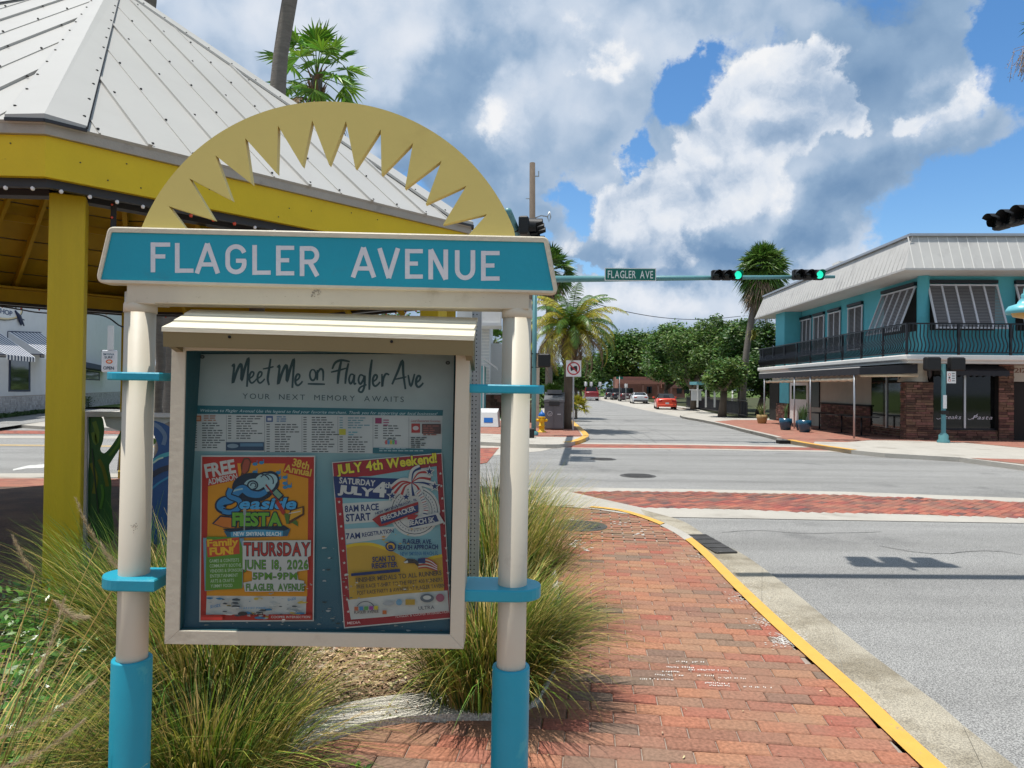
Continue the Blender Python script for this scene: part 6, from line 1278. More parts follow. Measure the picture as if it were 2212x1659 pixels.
for i in range(4): pr.rect(.22, -2.34+i*.08, .32, -2.31+i*.08, (.2, .2, .2))
pr.b.build('print', 'sheet_print', sp_)
b = MB(); b.box((-.06, -.08, 1.15), (.06, -.065, 1.6)); b.build('push_plate', 'sign_white', ps); b = MB(); b.box((-.13, -.11, .95), (.13, -.06, 1.08), 0, None, .02); b.build('push_button', 'signal_black', ps)
# street lamp at the right edge
ql = at(2212, 665, 12.0); sl_ = thing('street_lamp', 'teal gooseneck street lamp with a bell shade at the right edge', 'street lamp', (ql.x+.9, 12.0, 0))
b = MB(); b.lathe([(.16, 0), (.16, .1), (.09, .3), (.07, ql.z+.5)], 16); b.build('pole', 'lamp_teal', sl_)
b = MB(); b.tube(smooth([(0, 0, ql.z+.2), (-.12, 0, ql.z+.48), (-.45, 0, ql.z+.60), (-.80, 0, ql.z+.48), (-.9, 0, ql.z+.22)], 6), .022, 10); b.build('arm', 'lamp_teal', sl_)
b = MB(); b.lathe([(.03, .24), (.05, .20), (.035, .17), (.09, .10), (.10, .07), (.22, .03), (.26, -.03), (.27, -.10), (.25, -.10), (.2, -.02)], 24, c=(-.9, 0, ql.z)); b.build('shade', 'lamp_teal', sl_)
mm('amber', (.6, .38, .12), .2, .05, bump=0); b = MB(); b.lathe([(.19, -.08), (.16, -.15), (0, -.19)], 16, c=(-.9, 0, ql.z)); b.build('globe', 'amber', sl_)
# ================================================================== trees and palms
mm('bark', (.13, .10, .075), .9, .25, 5, .9, 25, stretch=(1, 1, .4)); mm('palm_bark', (.17, .15, .13), .9, .25, 9, 1.0, 30, stretch=(.6, .6, 3)); mm('boots', (.16, .10, .06), .9, .35, 10, 1.0, 20)
mm('leaf_oak', (.070, .145, .024), .45, .25, .6, 0, rnd=.55, hue=.03, trans=.22, spec=.3); mm('leaf_light', (.13, .21, .05), .5, .25, .6, 0, rnd=.5, hue=.03, trans=.25, spec=.3); mm('leaf_dark', (.04, .095, .02), .5, .25, .6, 0, rnd=.5, hue=.02, trans=.18)
mm('frond_yellow', (.34, .31, .03), .45, .2, 2, 0, rnd=.45, hue=.03, trans=.3, spec=.4); mm('frond_green', (.085, .17, .025), .4, .2, 2, 0, rnd=.4, hue=.02, trans=.25, spec=.45); mm('frond_dead', (.30, .22, .15), .85, .25, 3, 0, rnd=.4, trans=.15); mm('fan_bright', (.15, .30, .03), .4, .2, 2, 0, rnd=.35, hue=.02, trans=.35, spec=.4)
def tree(name, label, x, y, base, crown, n, seed, mats, trunk=.22, leaf=.16, group=None, z0=0, cat='tree'):
    "crown: list of (dx, dy, z, rx, ry, rz) lobes; leaves gather on lobe shells in sprays"
    rn = random.Random(seed); t = thing(name, label, cat, (x, y, z0), group); tb = MB()
    fork = Vector((rn.uniform(-.2, .2), rn.uniform(-.2, .2), base))
    tb.tube([(0, 0, 0), (fork.x*.4, fork.y*.4, base*.5), fork], [trunk*1.25, trunk, trunk*.85], 9)
    for (dx, dy, z, rx, ry, rz) in crown:
        e_ = Vector((dx*.85, dy*.85, z-rz*.15)); m_ = fork.lerp(e_, .5)+Vector((rn.gauss(0, .3), rn.gauss(0, .3), .25)); tb.tube([fork, m_, e_], [trunk*.6, trunk*.35, trunk*.1], 6)
    tb.build('trunk', 'bark', t)
    b = MB(); vol = sum(c[3]*c[4] for c in crown)
    for (dx, dy, z, rx, ry, rz) in crown:
        k = int(n*rx*ry/vol/9)
        for i in range(k):
            d = Vector((rn.gauss(0, 1), rn.gauss(0, 1), rn.gauss(0, 1))).normalized(); r = rn.uniform(.55, 1.0)**.5
            r *= 1+.22*noise.noise(d*2.3+Vector((seed, dx, z)))
            c = Vector((dx+d.x*rx*r, dy+d.y*ry*r, z+d.z*rz*r)); mi = 0 if rn.random() < .62 else (1 if rn.random() < .6 else 2)
            for j in range(9):
                p = c+Vector((rn.gauss(0, 1), rn.gauss(0, 1), rn.gauss(0, .7)))*leaf*1.5; leafq(b, p, leaf*rn.uniform(.6, 1.2), rn, mi, .8)
    b.build('crown', mats, t)['kind'] = 'stuff'
    return t
OM = ['leaf_oak', 'leaf_light', 'leaf_dark']
GT = 'street trees along the far avenue'
def tr_at(label, x, ybase, Y, xs, ytop, ybot, n, seed, mats=OM, leaf=.16, base=None):
    "tree whose trunk stands at column x; xs = (left, right) and ytop..ybot bound the crown as seen"
    p = at(x, ybase, Y); X = p.x; L0 = (at(xs[0], 700, Y).x-X); R0 = (at(xs[1], 700, Y).x-X); T = at(x, ytop, Y).z; B_ = max(.9, at(x, ybot, Y).z); w = (R0-L0)/2; cx = (R0+L0)/2; hh = (T-B_)/2
    rn = random.Random(seed); cr = [(cx, 0, B_+hh, w*.62, w*.6, hh*.72)]
    for i in range(9):
        a = rn.uniform(0, 2*pi); v = rn.uniform(-.65, .62); q = sqrt(max(.1, 1-v*v)); cr.append((cx+w*.62*q*cos(a), w*.6*q*sin(a), B_+hh+hh*.66*v, w*rn.uniform(.30, .46), w*rn.uniform(.3, .46), hh*rn.uniform(.26, .38)))
    return tree('oak_tree', label, X, Y, base or max(1.6, B_*.8), cr, n, seed, mats, trunk=.2+.02*hh, leaf=leaf, group=GT)
tr_at('bushy grey-green tree with bare twigs left of the tall cabbage palm', 1500, 880, 60, (1430, 1640), 655, 852, 26000, 1, ['leaf_light', 'leaf_oak', 'leaf_dark'], .16)
tr_at('small light green tree directly behind the dark fence by the cabbage palm', 1560, 880, 44, (1515, 1612), 765, 855, 8000, 2, ['leaf_light', 'leaf_oak', 'leaf_dark'], .13)
tr_at('broad dark oak over the parked orange convertible', 1440, 865, 88, (1355, 1545), 680, 848, 24000, 3, OM, .25)
tr_at('rounded dark oak over the white coupe and dark trucks', 1370, 858, 125, (1290, 1460), 692, 842, 20000, 4, OM, .34)
tr_at('dark oak behind the cabbage palm and the roof edge', 1600, 880, 56, (1535, 1705), 660, 868, 18000, 5, ['leaf_dark', 'leaf_oak', 'leaf_light'], .18)
tr_at('dark shrubby tree filling the gap beside the patio awning', 1640, 895, 48, (1575, 1690), 745, 890, 9000, 15, ['leaf_dark', 'leaf_oak', 'leaf_light'], .14, base=1.2)
tr_at('far small oak above the red pickup', 1282, 852, 150, (1225, 1345), 757, 842, 10000, 6, OM, .34)
tr_at('far oak left of the avenue behind the date palm', 1245, 856, 110, (1180, 1290), 780, 846, 8000, 7, ['leaf_oak', 'leaf_light', 'leaf_dark'], .28)
tr_at('bright yellow-green bush-like tree low at the end of the avenue', 1255, 850, 118, (1236, 1278), 815, 846, 2600, 8, ['leaf_light', 'frond_yellow', 'leaf_oak'], .2)
tr_at('low dark tree left behind the trash bin', 1175, 870, 60, (1128, 1222), 768, 868, 7000, 9, ['leaf_oak', 'leaf_dark', 'leaf_light'], .16)
tr_at('dense dark tree low behind the fence and pavilion', 1530, 868, 74, (1455, 1600), 760, 872, 14000, 16, ['leaf_dark', 'leaf_oak', 'leaf_light'], .22, base=1.2)
for lab_, X_, Y_, h_, sd_ in (('broad oak standing behind the far corner house, hidden by the header', -9, 62, 8.5, 21), ('second broad oak behind the shop and gazebo, left of the far corner house', -20, 66, 9, 22)):
    rn = random.Random(sd_); cr = [(0, 0, h_*.62, 3.6, 3.6, h_*.26)]+[(3.4*cos(i*.9), 3.4*sin(i*.9), h_*(.5+.3*rn.random()), 2.3, 2.3, h_*.17) for i in range(7)]; tree('oak_tree', lab_, X_, Y_, 2.4, cr, 9000, sd_, OM, trunk=.35, leaf=.24)
# a far wood closing the avenue
rn = random.Random(77); b = MB()
for i in range(9000):
    x = rn.uniform(-40, 75); y = rn.uniform(150, 165); h_ = 5.5+3.2*noise.noise(Vector((x*.09, 3, 0)))+1.2*noise.noise(Vector((x*.4, 9, 0))); leafq(b, Vector((x, y, h_*rn.random()**.6)), rn.uniform(.35, .8), rn, rn.choice((0, 0, 1, 2)), .8)
tag(b.build('far_wood', OM), 'distant dark wood closing the end of the avenue', 'wood', kind='stuff')
# --- date palm
def leaflet_frond(b, base, az_, el_, ln, sag, rn, mi, wl=.34, n=34, lw=.028, droopy=.3):
    d = Vector((cos(az_)*cos(el_), sin(az_)*cos(el_), sin(el_))); p = Vector(base); st = ln/n; e_ = el_
    side = Vector((-sin(az_), cos(az_), 0)); rach = [p.copy()]
    for i in range(n):
        e_ -= sag*st/ln*(.5+1.5*i/n); d = Vector((cos(az_)*cos(e_), sin(az_)*cos(e_), sin(e_))); p = p+d*st; rach.append(p.copy())
        if i < 3: continue
        u = i/n; L_ = wl*(sin(pi*min(1, .12+u*.86)))**.7*rn.uniform(.8, 1.15); up2 = side.cross(d).normalized()
        for s in (-1, 1):
            dr = (side*s*.85+d*.55+up2*.25-Vector((0, 0, droopy*rn.uniform(.6, 1.4)))).normalized(); q = p; m_ = q+dr*L_*.55; t_ = q+dr*L_-Vector((0, 0, droopy*L_*.4)); w = d*lw*.5
            b.add([q-w, q+w, m_+w*.9, m_-w*.9, t_], [(0, 1, 2, 3), (3, 2, 4)], mi)
    rb_ = b; rb_.tube(rach[::3]+[rach[-1]], [.022*(1-.8*i/(len(rach[::3]))) for i in range(len(rach[::3])+1)], 4, mi, cap=False)
pp = g(1224, 926); DPZ = at(1238, 712, pp.y).z
dp = thing('date_palm', 'yellow-green date palm with drooping brown lower fronds behind the grey litter bin', 'palm', (pp.x, pp.y, 0))
b = MB(); lean_ = .18; hh = [0, .5, 1.2, 2.0, 2.6, 3.1, 3.6, 4.0, DPZ-.1]; rr = [.24, .20, .19, .19, .21, .29, .36, .33, .22]; b.tube([(lean_*(z/DPZ)**1.5, 0, z) for z in hh], rr, 14); b.build('trunk', 'bark', dp)
b = MB(); rn = random.Random(12)
for i in range(260):
    z = rn.uniform(2.5, DPZ-.05); a = rn.uniform(0, 2*pi); r0 = .34*sin(pi*min(1, (z-1.9)/2.8))+.03; q = Vector((lean_+r0*cos(a), r0*sin(a), z)); o_ = Vector((cos(a), sin(a), 0)); b.add([q-Vector((0, 0, .16)), q+Vector((-sin(a), cos(a), 0))*.07-Vector((0, 0, .1)), q+o_*.14+Vector((0, 0, .1)), q-Vector((-sin(a), cos(a), 0))*.07-Vector((0, 0, .1))], [(0, 1, 2), (0, 2, 3)])
b.build('boots', 'boots', dp)
for i in range(50):
    a = i*2.39996; u = i/50; el_ = R(80-88*u)+rn.gauss(0, .07); b = MB(); leaflet_frond(b, (lean_, 0, DPZ), a, el_, rn.uniform(2.2, 2.75), 1.2+.6*u, rn, 0, wl=.42, n=34, lw=.05); b.build('frond', 'frond_yellow' if rn.random() < .30+.45*u else 'frond_green', dp)
for i in range(20):
    a = i*2.39996+.4; b = MB(); leaflet_frond(b, (lean_, 0, DPZ-.15), a, R(rn.uniform(-25, 5)), rn.uniform(1.9, 2.5), 1.5, rn, 0, wl=.26, n=24, lw=.03, droopy=.9); b.build('dead_frond', 'frond_dead', dp)
# --- fan palms
def fan_leaf(b, base, d, ln, rad, rn, mi, nseg=16, split=.45, droop=.25, spread=105):
    d = Vector(d).normalized(); hub = Vector(base)+d*ln; sd = d.cross(Vector((0, 0, 1)));
    if sd.length < .1: sd = Vector((1, 0, 0))
    sd.normalize(); up2 = sd.cross(d); tl = rn.uniform(-.5, .5); sd = (sd*cos(tl)+up2*sin(tl)).normalized(); nr = sd.cross(d)
    b.tube([base, Vector(base).lerp(hub, .5)+Vector((0, 0, .04)), hub], [.016, .012, .009], 4, mi, cap=False)
    for i in range(nseg):
        a0, a1 = R(-spread+2*spread*i/nseg), R(-spread+2*spread*(i+1)/nseg); am = (a0+a1)/2; f = lambda a, r, z=0: hub+(d*cos(a)+sd*sin(a))*r+nr*z*r-Vector((0, 0, droop*(r/rad)**2*rad*rn.uniform(.7, 1.3)))
        r1 = rad*split; r2 = rad*rn.uniform(.85, 1.08)*(.8+.2*cos(am)); zz_ = .12 if i % 2 else -.02
        b.add([hub, f(a0, r1, -.04), f(am, r1, .1), f(a1, r1, -.04), f(am, r2, zz_)], [(0, 1, 2), (0, 2, 3), (1, 4, 2), (2, 4, 3)], mi)
def fan_palm(label, x, y, hgt, crown_r, n, seed, tr=.17, lean=(0, 0), leafm='fan_bright', skirt=10, group=None, name='fan_palm', elr=(88, -45), rad=None, boots=True, curve=.0):
    rn = random.Random(seed); t = thing(name, label, 'palm', (x, y, 0), group); top = Vector((lean[0], lean[1], hgt)); ns = 9
    b = MB(); b.tube([Vector((lean[0]*(i/ns)+curve*sin(pi*i/ns), lean[1]*i/ns, hgt*i/ns)) for i in range(ns+1)], [tr*(1.2 if i == 0 else 1.0)*(1+rn.uniform(-.05, .05)) for i in range(ns+1)], 14); b.build('trunk', 'palm_bark', t)
    rad = rad or crown_r*.5
    if n == 0: return t
    if boots:
        b = MB()
        for i in range(90):
            z = hgt-rn.uniform(0, 1.0); a = rn.uniform(0, 2*pi); q = Vector((lean[0]+tr*cos(a), lean[1]+tr*sin(a), z)); o_ = Vector((cos(a), sin(a), 0)); s_ = Vector((-sin(a), cos(a), 0))*.05; b.add([q-s_, q+s_, q+o_*.14+Vector((0, 0, .25))], [(0, 1, 2)])
        b.build('boots', 'boots', t)
    for i in range(n):
        u = (i+.5)/n; e_ = R(elr[0]+(elr[1]-elr[0])*u)+rn.gauss(0, .08); a = i*2.39996; d = Vector((cos(a)*cos(e_), sin(a)*cos(e_), sin(e_))); b = MB(); fan_leaf(b, top, d, (crown_r-rad)*rn.uniform(.85, 1.15), rad, rn, 0, droop=.22+.35*u); b.build('frond', leafm, t)
    for i in range(skirt):
        e_ = R(rn.uniform(-80, -35)); a = i*2.39996+.7; d = Vector((cos(a)*cos(e_), sin(a)*cos(e_), sin(e_))); b = MB(); fan_leaf(b, top-Vector((0, 0, .15)), d, (crown_r-rad)*.8, rad*.85, rn, 0, droop=.7); b.build('dead_frond', 'frond_dead', t)
    return t
# tall fan palm above the gazebo roof, partly behind a leaning trunk
Yp = 15.5; q = at(684, 168, Yp); fan_palm('bright green fan palm rising behind the gazebo roof and sun arch', q.x, Yp, q.z, 1.36, 24, 3, tr=.13, elr=(84, -42), rad=.60, skirt=5)
# bare leaning trunk in front of it, and its neighbour
Yt = 13.5
def trunk_between(label, xb, yb, xt, yt_, Y, r, seed, ext=1.45):
    a, c = at(xb, yb, Y), at(xt, yt_, Y); dr = (c-a)/(c.z-a.z); foot = a-dr*a.z; topz = c.z*ext; rn = random.Random(seed)
    t = thing('leaning_palm', label, 'palm', (foot.x, Y, 0)); b = MB(); n_ = 26; b.tube([Vector((dr.x*topz*i/n_+.03*sin(i*1.1), 0, topz*i/n_)) for i in range(n_+1)], [r*(1+.07*rn.uniform(-1, 1)) for i in range(n_+1)], 14); b.build('trunk', 'palm_bark', t)
    top = Vector((dr.x*topz, 0, topz))
    for i in range(26):
        u = i/26; e_ = R(85-130*u); a_ = i*2.39996; d = Vector((cos(a_)*cos(e_), sin(a_)*cos(e_), sin(e_))); bb = MB(); fan_leaf(bb, top, d, .7, .9, rn, 0, droop=.4); bb.build('frond', 'fan_bright', t)
    return t
trunk_between('grey leaning palm trunk crossing in front of the bright fan palm', 600, 215, 622, 5, 11.6, .125, 5)
trunk_between('dark palm trunk just showing over the hip of the gazebo roof', 319, 60, 322, 5, 14.0, .11, 6)
trunk_between('rough grey palm trunk seen low between the left post and the display case', 372, 880, 367, 690, 17.0, .21, 7, 2.2); trunk_between('thin reddish palm trunk seen low beside the left post', 343, 880, 345, 690, 15.0, .10, 8, 2.6)
# cabbage palm in front of the restaurant's far end
qc = g(1603, 900); qt = at(1648, 578, qc.y); cpz = qt.z
cp = fan_palm('tall cabbage palm with a dense round crown at the far end of the restaurant', qc.x, qc.y, cpz, 1.9, 110, 9, tr=.20, lean=(qt.x-qc.x, 0), leafm='frond_green', skirt=0, elr=(90, -55), rad=1.05, name='cabbage_palm', curve=-.3); cp.children[0].data.materials[0] = M['bark']
rn = random.Random(91)
for i in range(80):
    e_ = R(rn.uniform(-85, -10)); a = i*2.39996; d = Vector((cos(a)*cos(e_), sin(a)*cos(e_), sin(e_))); b = MB(); fan_leaf(b, Vector((qt.x-qc.x, 0, cpz-.1-rn.random()*1.3)), d, .6, 1.0, rn, 0, droop=.9); b.build('dead_frond' if i % 3 else 'frond', 'frond_dead' if i % 3 else 'frond_green', cp)
b = MB()
for i in range(34): a = rn.uniform(-2.6, -.6); blade(b, (qt.x-qc.x-.55+rn.gauss(0, .06), 0, 5.2+rn.gauss(0, .1)-.2), a, rn.uniform(.6, 1.1), rn.uniform(.5, 1.4), .06, rn, 0, droop=1.4)
b.build('seedling_tuft', 'grass_olive', cp)
# palm behind the date palm
q = at(1188, 585, 42); fan_palm('dark green fan palm half hidden behind the date palm', q.x, 42, q.z, 1.9, 34, 10, tr=.22, leafm='frond_green', skirt=14, elr=(88, -55), rad=1.0)
q = at(1188, 868, 31); fan_palm('low fan palm bush behind the grey litter bin', q.x+.1, 31, .9, 1.3, 22, 11, tr=.1, leafm='frond_green', skirt=0, elr=(85, 5), rad=.6, name='palm_bush', boots=False); q = g(1248, 905); fan_palm('small bright palm bush at the kerb beside the date palm', q.x-.1, q.y, .55, 1.0, 20, 13, tr=.08, leafm='frond_yellow', skirt=0, elr=(85, -10), rad=.55, name='palm_bush', boots=False)
q = at(1070, 738, 60); fan_palm('small far palm seen between the posts of the white-railed house', q.x, 60, q.z, 1.6, 20, 14, tr=.15, leafm='frond_green', skirt=4, rad=.8)
# date-palm flower stems hanging into the upper right corner
q = at(2250, 110, 17); rp = fan_palm('tall palm beyond the right edge with brown stems hanging into view', q.x+.9, 17, q.z+.6, 1.3, 26, 15, tr=.16, leafm='frond_green', skirt=0, rad=.6, elr=(88, 10)); b = MB(); rn = random.Random(16)
for i in range(60):
    s_ = Vector((-.75+rn.gauss(0, .15), rn.gauss(0, .1), q.z+.2)); pts = [s_, s_+Vector((-.28-rn.random()*.15, 0, -.12)), s_+Vector((-.42-rn.random()*.22, rn.gauss(0, .1), -.5-rn.random()*.45))]; b.tube(pts, .006, 4, cap=False)
    for j in range(12): p_ = pts[1].lerp(pts[2], rn.random()); leafq(b, p_+Vector((rn.gauss(0, .03), rn.gauss(0, .03), 0)), .02, rn)
b.build('flower_stems', 'frond_dead', rp)
# ================================================================== street furniture, far left corner
mm('bin_grey', (.13, .135, .145), .5, .08, 3, .15); mm('bin_dark', (.03, .032, .035), .5, .08, 3, .1); mm('hydrant_yellow', (.75, .46, .01), .4, .06, 6, .15); mm('hydrant_blue', (.01, .12, .42), .4, .06, 6, .1)
q = g(1197, 928); bn = thing('litter_bin', 'grey solar litter bin with a sloped hopper lid behind the yellow hydrant', 'litter bin', q, None, R(-6))
BW = .39
b = MB(); b.box((-BW, -.3, .04), (BW, .45, 1.12), 0, None, .02); b.build('body', 'bin_grey', bn); b = MB(); b.add([(-BW-.02, -.33, 1.12), (BW+.02, -.33, 1.12), (BW+.02, .45, 1.12), (-BW-.02, .45, 1.12), (-BW-.02, -.33, 1.22), (BW+.02, -.33, 1.22), (BW+.02, .45, 1.52), (-BW-.02, .45, 1.52)], [(3, 2, 1, 0), (4, 5, 6, 7), (0, 1, 5, 4), (1, 2, 6, 5), (2, 3, 7, 6), (3, 0, 4, 7)]); b.build('hood', 'bin_grey', bn)
b = MB(); b.box((-.2, -.345, .98), (.22, -.31, 1.18), 0, None, .02); b.build('chute', 'bin_dark', bn); b = MB(); b.box((-.3, .1, 1.46), (.3, .3, 1.62)); b.build('solar_panel', 'bin_grey', bn)
for x in (-.2, .2): b = MB(); b.box((x-.18, -.312, .08), (x+.18, -.301, .95), 0, None, .004); b.build('door', 'bin_grey', bn)
pr = Print(lambda x, y, k: (x, -.316-.001*k, -y)); pr.ell(-.16, -.66, .10, .10, (.5, .52, .54)); pr.ell(-.16, -.66, .08, .08, (.1, .105, .115)); pr.stroke([(-.21, -.66), (-.16, -.62), (-.11, -.68)], .02, (.5, .52, .54)); pr.rect(.14, -.66, .28, -.62, (.5, .52, .54)); pr.b.build('emblem', 'sheet_print', bn)
q = g(1170, 934); hy = thing('fire_hydrant', 'yellow fire hydrant with a blue bonnet in front of the grey bin', 'fire hydrant', q)
b = MB(); b.lathe([(.17, 0), (.17, .05), (.11, .06), (.105, .22), (.13, .23), (.13, .27), (.105, .28), (.105, .55), (.14, .56), (.14, .60), (.11, .61)], 18); b.build('barrel', 'hydrant_yellow', hy); b = MB(); b.lathe([(.125, .61), (.13, .66), (.11, .72), (.06, .77), (.03, .78), (.03, .84), (0, .85)], 18); b.build('bonnet', 'hydrant_blue', hy)
for d in ((-1, 0), (1, 0), (0, -1)): b = MB(); b.cyl((d[0]*.08, d[1]*.08, .46), (d[0]*.2, d[1]*.2, .46), .055 if d[1] == 0 else .075, 12); b.cyl((d[0]*.2, d[1]*.2, .46), (d[0]*.225, d[1]*.225, .46), .035, 6); b.build('nozzle', 'hydrant_yellow', hy)
# bollard-like cream post, small dark box, pedestrian signal on the pole
q = g(1163, 905, 0); t = thing('utility_post', 'slim cream post between the hydrant and the signal pole', 'post', (at(1161, 800, 30).x, 30, 0)); b = MB(); b.box((-.09, -.09, 0), (.09, .09, 3.1), 0, None, .01); b.build('post', 'cream_pvc', t); b = MB(); b.box((-.11, -.11, 3.1), (.11, .11, 3.16)); b.build('cap', 'cream_pvc', t)
t = thing('pedestrian_signal', 'black pedestrian signal clamped to the signal pole above the litter bin', 'pedestrian signal', (PX+.33, PY-.05, at(1170, 779, 25.3).z)); b = MB(); b.box((-.2, -.16, -.24), (.24, .14, .24), 0, None, .04); b.build('housing', 'signal_black', t)
for dz in (-.24, .24): b = MB(); b.bar((-.45, 0, dz), (.05, 0, dz), .04, .03); b.build('bracket', 'signal_black', t)
q = at(1144, 930, 24.2); t = thing('cabinet', 'small black box on the pavement at the foot of the right board post', 'box', (q.x, 24.2, 0)); b = MB(); b.box((-.16, -.12, 0), (.16, .12, .32), 0, None, .02); b.build('box', 'signal_black', t)
# prohibitory sign
q = at(1239, 796, 28.6); ns_ = thing('road_sign', 'white square sign with a red barred circle over a golf cart on a thin pole', 'road sign', (q.x, 28.6, 0)); b = MB(); b.box((-.03, -.02, 0), (.03, .02, q.z+.3)); b.build('pole', 'galv', ns_)
b = MB(); b.box((-.305, -.035, q.z-.33), (.305, -.025, q.z+.33)); pn = b.build('panel', 'sign_white', ns_)
zc_ = q.z; pr = Print(lambda x, y, k: (x, -.037-.001*k, zc_-y)); pr.ell(0, 0, .265, .265, (.48, .015, .03)); pr.ell(0, 0, .215, .215, (.75, .74, .73)); pr.rect(-.13, -.07, .06, .03, (.01, .01, .01)); pr.rect(-.05, -.04, .15, .06, (.01, .01, .01)); pr.ell(-.08, .06, .04, .04, (.01, .01, .01)); pr.ell(.10, .07, .05, .05, (.01, .01, .01)); pr.rect(.02, -.1, .14, -.04, (.01, .01, .01)); pr.stroke([(-.17, -.17), (.17, .17)], .045, (.48, .015, .03)); pr.b.build('print', 'sheet_print', pn)
# telephone pole with lamp bracket, and the wires
tz = at(1150, 352, 34.5); up = thing('utility_pole', 'tall wooden utility pole rising above the right end of the header', 'utility pole', (tz.x, 34.5, 0)); b = MB(); b.tube([(.12, 0, 0), (0, 0, tz.z)], [.19, .135], 12); b.build('pole', 'bark', up)
b = MB(); b.bar((-.13, 0, tz.z-1.75), (.05, 0, tz.z-1.75), .05, .05); b.bar((-.3, 0, tz.z-1.75), (.12, 0, tz.z-1.75), .04, .03); b.build('crossarm', 'galv', up); b = MB(); b.bar((.1, 0, tz.z-.65), (.33, 0, tz.z-.65), .05, .04); b.bar((.31, 0, tz.z-.65), (.31, 0, tz.z-.4), .06, .06); b.build('insulator', 'galv', up)
b = MB(); za_ = at(1180, 468, 34.5).z; b.tube([(.1, 0, za_-.1), (.45, 0, za_+.05), (.8, 0, za_)], .03, 6); b.tube([(.86, 0, za_+.25), (.92, 0, za_), (.84, 0, za_-.3), (.76, 0, za_), (.86, 0, za_+.25)], .035, 6); b.build('bracket', 'galv', up)
b = MB(); b.tube(smooth([at(1240, 640, 36), at(1330, 668, 40), at(1430, 686, 45), at(1520, 690, 50), at(1600, 683, 56)], 6), .022, 5); tag(b.build('wire', 'dark_metal'), 'sagging black wire from behind the date palm to the trees', 'wire', 'overhead wires')
for k, y0 in enumerate((757, 766, 778)): b = MB(); b.tube(smooth([at(1165, y0-8, 46), at(1205, y0+2, 60), at(1250, y0+9, 90)], 4), .018, 4); tag(b.build('wire', 'dark_metal'), ('upper of three thin wires seen below the date palm fronds', 'middle of three thin wires seen below the date palm fronds', 'lowest of three thin wires seen below the date palm fronds')[k], 'wire', 'overhead wires')
# ================================================================== houses behind the right post
mm('siding', (.56, .57, .57), .7, .05, 2, .2, stretch=(.3, .3, 12)); mm('house_teal', (.12, .33, .36), .7, .06, 2, .2); mm('stone_far', (.25, .22, .18), .9, .5, 3.5, .6, 8, stain=((.06, .055, .05), 6, .5, .6)); mm('terracotta', (.40, .17, .12), .8, .15, 3, .3); mm('coral', (.34, .16, .12), .8, .08, 2, .2)
hA = thing('house', 'pale grey clapboard house with a projecting white balcony seen past the right post', 'house', (at(1060, 850, 44).x, 44, 0))
def hb2(name, x0, x1, y0, y1, Y, dp_, m, par, o=hA):
    a, c = at(x0, y1, Y), at(x1, y0, Y); lo = Vector((min(a.x, c.x), Y, min(a.z, c.z)))-o.location; hi = Vector((max(a.x, c.x), Y+dp_, max(a.z, c.z)))-o.location; b = MB(); b.box(lo, hi); return b.build(name, m, par)
w = hb2('wall', 985, 1058, 640, 900, 44, 8, 'siding', hA); hb2('gable_wall', 1000, 1100, 640, 664, 43.4, 1, 'siding', hA); hb2('rear_wall', 1056, 1100, 742, 900, 48, 6, 'siding', hA)
for i in range(26): y = 700+i*7; hb2('board', 1022, 1057.5, y, y+1.2, 43.97, .05, 'white_trim', w)
bl = hb2('balcony', 1018, 1082, 673, 697, 41.5, 2.5, 'white_trim', hA); hb2('balcony_floor', 1018, 1083, 697, 703, 41.4, 2.6, 'siding', bl); hb2('corner_post', 1081, 1084, 650, 704, 41.3, .2, 'siding', bl)
wn = hb2('window', 1048, 1076, 650, 664, 43.35, .1, 'white_trim', hA); hb2('pane', 1051, 1073, 652, 662, 43.3, .05, 'glass_dark', wn); wn = hb2('window', 1016, 1030, 640, 668, 43.9, .1, 'glass_dark', hA)
a, c, e_ = at(1024, 757, 38), at(1072, 792, 40), at(1020, 800, 38); b = MB(); o_ = hA.location; b.add([a-o_, c-o_, c-o_+Vector((0, 4, 0)), a-o_+Vector((0, 4, 0)), a-o_-Vector((0, 0, .12)), c-o_-Vector((0, 0, .12)), c-o_+Vector((0, 4, -.12)), a-o_+Vector((0, 4, -.12))], [(0, 1, 2, 3), (7, 6, 5, 4), (0, 4, 5, 1), (1, 5, 6, 2), (3, 2, 6, 7)]); b.build('porch_roof', 'siding', hA)
hb2('porch_wall', 1012, 1046, 790, 905, 39.5, 3, 'house_teal', hA); hb2('porch_post', 1042, 1046, 790, 905, 39, .2, 'siding', hA)
sw = thing('stone_wall', 'low wall of rough tan stone beyond the grass behind the right post', 'wall', (at(1070, 875, 43).x, 43, 0)); b = MB(); b.box((-1.6, 0, 0), (1.7, .4, 1.25)); b.build('core', 'stone_far', sw); stones(sw, lambda x, z, d: (-1.6+x, -d, z), 3.3, 1.25, st=.2, sd=31)
t = thing('newspaper_box', 'pale blue-grey rounded vending box with a blue label standing on the brick corner', 'vending box', (at(1056, 900, 30.5).x, 30.5, 0)); b = MB(); b.add([(-.42, -.35, .02), (.42, -.35, .02), (.5, .45, .02), (-.5, .45, .02), (-.30, -.1, .62), (.36, -.1, .62), (.42, .4, .78), (-.38, .4, .78)], [(3, 2, 1, 0), (4, 5, 6, 7), (0, 1, 5, 4), (1, 2, 6, 5), (2, 3, 7, 6), (3, 0, 4, 7)]); b.build('body', 'siding', t); b = MB(); b.sheet([(-.2, -.29, .2), (.18, -.29, .2), (.18, -.21, .4), (-.2, -.21, .4)]); b.build('label', 'hydrant_blue', t)
